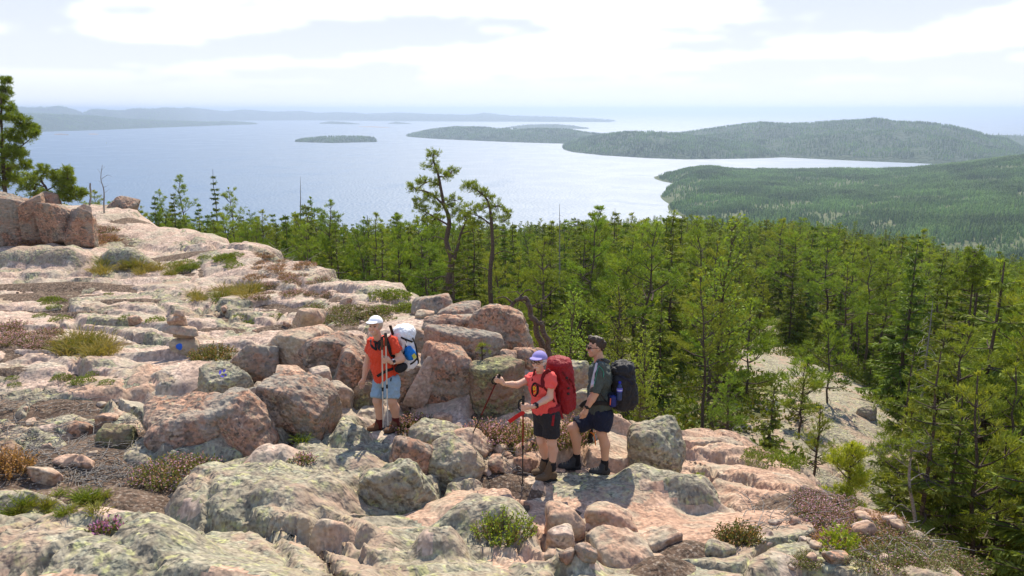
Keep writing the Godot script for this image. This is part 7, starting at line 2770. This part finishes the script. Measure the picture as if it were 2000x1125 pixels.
func hiker_dark() -> void:
	var f := new_figure(9.4, Vector2(1150, 922), Vector3(-0.95, 0, 0.30), Color(0.54, 0.315, 0.215), "person in dark green shirt and navy shorts with sunglasses, laughing")
	var B := Basis(f.side, Vector3.UP, f.face)
	var neck := f.j(1172, 706, 0.0)
	var head := f.j(1164, 678, 0.0)
	var sl := f.j(1172, 718, 0.19)
	var el := f.j(1162, 768, 0.25)
	var wl := f.j(1145, 799, 0.27)
	var sr := f.j(1163, 722, -0.19)
	var er := f.j(1158, 768, -0.24)
	var wr := f.j(1158, 806, -0.20)
	var chest := f.j(1172, 736, 0.0)
	var waist := f.j(1173, 775, 0.0)
	var hips := f.j(1172, 804, 0.0)
	var hf := f.j(1160, 815, -0.02)
	var kf := f.j(1118, 836, 0.06)
	var af := f.j(1127, 891, 0.0)
	var hb_ := f.j(1180, 815, 0.10)
	var kb := f.j(1175, 846, 0.13)
	var ab := f.j(1181.5, 903, 0.08)
	var body := Clay.new(Vector3(-0.42, -0.15, -0.42), Vector3(0.36, 1.78, 0.5), 0.017)
	body.ball(chest, B, Vector3(0.185, 0.18, 0.115), 0.05)
	body.ball(waist, B, Vector3(0.16, 0.16, 0.115), 0.05)
	body.ball(hips, B, Vector3(0.165, 0.12, 0.12), 0.05)
	body.limb(neck - Vector3(0, 0.06, 0), head - Vector3(0, 0.05, 0) - f.face * 0.02, 0.064, 0.058)
	for a in [[sl, el, wl], [sr, er, wr]]:
		body.limb(a[0], a[1], 0.058, 0.048)
		body.limb(a[1], a[1].lerp(a[2], 0.35), 0.048, 0.047, 0.02)
		body.limb(a[1].lerp(a[2], 0.35), a[2], 0.047, 0.030, 0.02)
	for a in [[hf, kf, af], [hb_, kb, ab]]:
		body.limb(a[0], a[1], 0.092, 0.064)
		body.limb(a[1], a[1].lerp(a[2], 0.38) - f.face * 0.028, 0.060, 0.064, 0.02)
		body.limb(a[1].lerp(a[2], 0.38) - f.face * 0.028, a[2], 0.064, 0.040, 0.02)
	f.join(body)
	f.head(head, Vector3(-0.97, 0.02, 0.22).normalized(), 1.06, Color(0.36, 0.12, 0.10), true)
	f.relaxed_hand(wl, f.j(1138.5, 818, 0.27), f.side, f.face)
	f.relaxed_hand(wr, f.j(1154, 826, -0.18), -f.side, f.face)
	f.finish("")
	var shirt := Clay.new(Vector3(-0.36, 0.6, -0.42), Vector3(0.40, 1.62, 0.48), 0.014)
	shirt.ball(chest, B, Vector3(0.20, 0.20, 0.138), 0.06)
	shirt.ball(waist, B, Vector3(0.178, 0.19, 0.135), 0.06)
	shirt.limb(waist, hips - Vector3(0, 0.0, 0), 0.148, 0.155, 0.05, true)
	shirt.limb(sl, sl.lerp(el, 0.98), 0.082, 0.070, 0.05, true)
	shirt.limb(sr, sr.lerp(er, 0.98), 0.080, 0.070, 0.05, true)
	shirt.limb(neck - Vector3(0, 0.09, 0), neck - Vector3(0, 0.02, 0), 0.10, 0.074, 0.05, true)
	f.shirt = shirt
	f.wear("shirt", shirt, cloth(lin(0.062, 0.078, 0.072)), 0.030, 45)
	var stripe := lay(f, shirt, [[1167, 709], [1163, 725], [1159, 742], [1156.5, 755], [1154.5, 768]])
	put_mesh("sleeve_stripe", strap_mesh(stripe, Vector3.BACK, 0.042, 0.005), plain(lin(0.46, 0.42, 0.50), 0.8), f.root)
	for off in [-3.4, 3.4]:
		put_mesh("sleeve_piping", strap_mesh(lay(f, shirt, [[1167 + off, 709], [1163 + off, 725], [1159 + off, 742], [1156.5 + off, 755], [1154.5 + off, 768]]), Vector3.BACK, 0.006, 0.008), plain(lin(0.05, 0.28, 0.19), 0.8), f.root)
	put_mesh("sleeve_piping", strap_mesh(lay(f, shirt, [[1169, 714], [1175, 720], [1179, 728], [1178, 737]]), Vector3.BACK, 0.006, 0.006), plain(lin(0.05, 0.28, 0.19), 0.8), f.root)
	var shorts := Clay.new(Vector3(-0.40, 0.2, -0.36), Vector3(0.36, 0.95, 0.46), 0.014)
	shorts.ball(hips - Vector3(0, 0.01, 0), B, Vector3(0.180, 0.13, 0.145), 0.05)
	shorts.limb(hf, hf.lerp(kf, 0.80), 0.118, 0.108, 0.05, true)
	shorts.limb(hb_, hb_.lerp(kb, 0.82), 0.116, 0.104, 0.05, true)
	shorts.cut(hips + Vector3(0, 0.07, 0), Vector3.UP)
	f.shorts = shorts
	f.wear("shorts", shorts, cloth(lin(0.014, 0.018, 0.036)), 0.018, 46)
	var sock := cloth(lin(0.012, 0.012, 0.014))
	for a in [[kf, af], [kb, ab]]:
		var s := Clay.new(a[1] - Vector3.ONE * 0.13, a[1] + Vector3.ONE * 0.14, 0.012)
		s.limb(a[1].lerp(a[0], 0.10), a[1] - Vector3(0, 0.10, 0), 0.048, 0.047, 0.01)
		s.cut(a[1].lerp(a[0], 0.10), Vector3.UP)
		f.wear("sock", s, sock, 0.003)
	var grey := plain(lin(0.035, 0.037, 0.040), 0.8)
	var lace := plain(lin(0.10, 0.10, 0.11), 0.7)
	f.boot(f.j(1134, 917, -0.02), f.j(1089, 913, 0.06), af, grey, plain(lin(0.012, 0.012, 0.012), 0.9), false, lace)
	f.boot(f.j(1189, 930, 0.07), f.j(1153, 920, 0.15), ab, grey, plain(lin(0.012, 0.012, 0.012), 0.9), false, lace)
	var look := Vector3(-0.97, 0.0, 0.22).normalized()
	var hb := Basis(Vector3.UP.cross(look).normalized(), look.cross(Vector3.UP.cross(look)).normalized(), look)
	var hair := Clay.new(head - Vector3.ONE * 0.2, head + Vector3.ONE * 0.2, 0.008)
	hair.ball(head + Vector3(0, 0.035, 0) - look * 0.022, hb, Vector3(0.088, 0.098, 0.106), 0.01)
	hair.ball(head + Vector3(0, 0.105, 0) + look * 0.045, hb, Vector3(0.06, 0.035, 0.05), 0.03)
	hair.ball(head + Vector3(0, -0.03, 0) + look * 0.085, hb, Vector3(0.12, 0.095, 0.10), 0.01, true)
	hair.cut(head - Vector3(0, 0.055, 0), -Vector3.UP)
	f.wear("hair", hair, plain(lin(0.05, 0.036, 0.028), 0.5), 0.034, 47)
	glasses(f, head, look, 1.06, lin(0.012, 0.010, 0.010), 1.0)
	# the pack
	var c := f.j(1216, 752, 0.0)
	var pb := Basis(f.side, Vector3.UP, f.face) * Basis(Vector3.RIGHT, 0.10)
	var t := thing("backpack", "bulging black hiking backpack with crumpled lid", "backpack", f.origin)
	var black := cloth(lin(0.020, 0.020, 0.023), 0.6)
	var navy := cloth(lin(0.014, 0.016, 0.035), 0.7)
	var m := Clay.new(c - Vector3(0.4, 0.48, 0.42), c + Vector3(0.4, 0.48, 0.42), 0.014)
	m.block(c - Vector3(0, 0.06, 0), pb, Vector3(0.165, 0.25, 0.145), 0.09, 0.05)
	m.ball(c - Vector3(0, 0.10, 0) - f.face * 0.05, pb, Vector3(0.15, 0.19, 0.14), 0.06)
	put_mesh("pack_body", clay_mesh(m, 0.03, 51), black, t)
	var lid := Clay.new(c - Vector3(0.4, 0.1, 0.42), c + Vector3(0.4, 0.48, 0.42), 0.014)
	lid.ball(c + Vector3(0, 0.20, 0) + f.face * 0.01, pb, Vector3(0.165, 0.115, 0.155), 0.05)
	lid.cut(c + Vector3(0, 0.13, 0), -Vector3.UP)
	put_mesh("lid", clay_mesh(lid, 0.045, 52), black, t)
	var pk := Clay.new(c - Vector3(0.4, 0.48, 0.1), c + Vector3(0.4, 0.2, 0.42), 0.014)
	pk.block(f.hit(m, 1202, 780) - Vector3(0, 0, 0.02), pb, Vector3(0.05, 0.09, 0.10), 0.035)
	put_mesh("side_pocket", clay_mesh(pk, 0.014, 53), navy, t)
	put_mesh("strap", strap_mesh(lay(f, m, [[1198, 725], [1212, 735], [1230, 745], [1236, 752]]), Vector3.BACK, 0.02, 0.006), navy, t)
	put_mesh("strap", strap_mesh(curve_pts(PackedVector3Array([f.j(1222, 800, 0.05), f.j(1226, 804, 0.06), f.j(1229, 808, 0.06)])), Vector3.BACK, 0.022, 0.006), black, t)
	put_mesh("shoulder_strap", strap_mesh(lay(f, shirt, [[1190, 708], [1181, 704], [1172, 703], [1164, 708]]), Vector3.BACK, 0.05, 0.018), cloth(lin(0.06, 0.066, 0.066)), t)
	put_mesh("hip_belt", strap_mesh(lay(f, shirt, [[1148, 790], [1160, 788], [1175, 787], [1190, 789]]), Vector3.BACK, 0.05, 0.016), black, t)
	put_mesh("hip_belt", strap_mesh(curve_pts(PackedVector3Array([f.j(1147, 784, 0.10), f.j(1140, 788, 0.12), f.j(1134, 795, 0.12)])), Vector3.BACK, 0.05, 0.010), black, t)
	put_mesh("strap", strap_mesh(lay(f, shirt, [[1172, 768], [1180, 780], [1190, 790]]), Vector3.BACK, 0.016, 0.006), black, t)
	# bottles in the side pocket
	var where := f.hit(m, 1209, 772) + f.origin + Vector3(0, -0.05, 0.035)
	var bottle := thing("water_bottle", "blue-capped water bottle in the side of the black backpack", "bottle", where)
	var profile := [[0.0, 0.0], [0.032, 0.004], [0.034, 0.03], [0.032, 0.07], [0.034, 0.10], [0.034, 0.15], [0.028, 0.185], [0.015, 0.205], [0.014, 0.212]]
	put_mesh("bottle_body", lathe(profile), plain(lin(0.03, 0.05, 0.13), 0.12), bottle)
	put_mesh("bottle_label", lathe([[0.0345, 0.115], [0.0352, 0.118], [0.0352, 0.158], [0.0345, 0.16]]), plain(lin(0.12, 0.12, 0.55), 0.5), bottle)
	put_mesh("bottle_label", lathe([[0.0349, 0.128], [0.0357, 0.129], [0.0357, 0.139], [0.0349, 0.14]]), plain(lin(0.5, 0.5, 0.75), 0.5), bottle)
	put_mesh("bottle_cap", lathe([[0.0, 0.236], [0.015, 0.236], [0.017, 0.232], [0.017, 0.212], [0.0, 0.211]]), plain(lin(0.02, 0.03, 0.42), 0.35), bottle)
	var b2 := thing("water_bottle", "dark blue bottle with an orange edge low in the backpack pocket", "bottle", f.hit(pk, 1197, 784) + f.origin + Vector3(0, -0.06, 0.012))
	put_mesh("bottle_body", lathe([[0.0, 0.0], [0.04, 0.004], [0.042, 0.03], [0.042, 0.12], [0.03, 0.14], [0.0, 0.145]]), plain(lin(0.02, 0.03, 0.14), 0.25), b2)
	put_mesh("bottle_trim", strap_mesh(PackedVector3Array([Vector3(-0.036, 0.03, 0.03), Vector3(-0.036, 0.07, 0.03), Vector3(-0.034, 0.115, 0.03)]), Vector3.BACK, 0.012, 0.008), plain(lin(0.6, 0.12, 0.05), 0.5), b2)
	watch(f, wl, (el - wl).normalized(), lin(0.02, 0.02, 0.022))
	# the folded poles carried in the far hand, their grips hanging below the shorts
	var g := thing("folded_pole", "folded black trekking pole with an orange cord hanging between the legs", "trekking pole", f.origin)
	var b_ := TreeBuild.new()
	b_.rng = RandomNumberGenerator.new()
	var p0 := f.j(1159, 826, -0.16)
	var p1 := f.j(1152, 852, -0.12)
	b_.tube(PackedVector3Array([p0 + Vector3(0, 0.3, -0.05), p0, p0.lerp(p1, 0.5)]), 0.008, 0.010, 8)
	put_mesh("shaft", b_.wood_mesh(self), plain(lin(0.02, 0.02, 0.02), 0.4), g)
	var gc := Clay.new(p1 - Vector3.ONE * 0.14, p1 + Vector3.ONE * 0.14, 0.008)
	gc.limb(p0.lerp(p1, 0.55), p1 + Vector3(0, -0.06, 0), 0.022, 0.030, 0.01)
	gc.ball(p1 + Vector3(0.005, -0.06, 0), Basis.IDENTITY, Vector3(0.042, 0.035, 0.03), 0.02)
	put_mesh("grip", clay_mesh(gc, 0.006, 55), plain(lin(0.015, 0.015, 0.016), 0.6), g)
	put_mesh("cord", strap_mesh(curve_pts(PackedVector3Array([f.j(1153, 844, -0.08), f.j(1159, 848, -0.08), f.j(1162, 858, -0.08), f.j(1163, 870, -0.08)])), Vector3.BACK, 0.014, 0.008), plain(lin(0.65, 0.20, 0.03), 0.6), g)


func lathe(profile: Array) -> ArrayMesh:
	var v := PackedVector3Array()
	var idx := PackedInt32Array()
	for p in profile:
		for k in 16:
			var a := TAU * k / 16.0
			v.append(Vector3(cos(a) * p[0], p[1], sin(a) * p[0]))
	for i in profile.size() - 1:
		for k in 16:
			var a := i * 16 + k
			var b := i * 16 + (k + 1) % 16
			idx.append_array([a, a + 16, b, b, a + 16, b + 16])
	return smooth_mesh(v, idx)
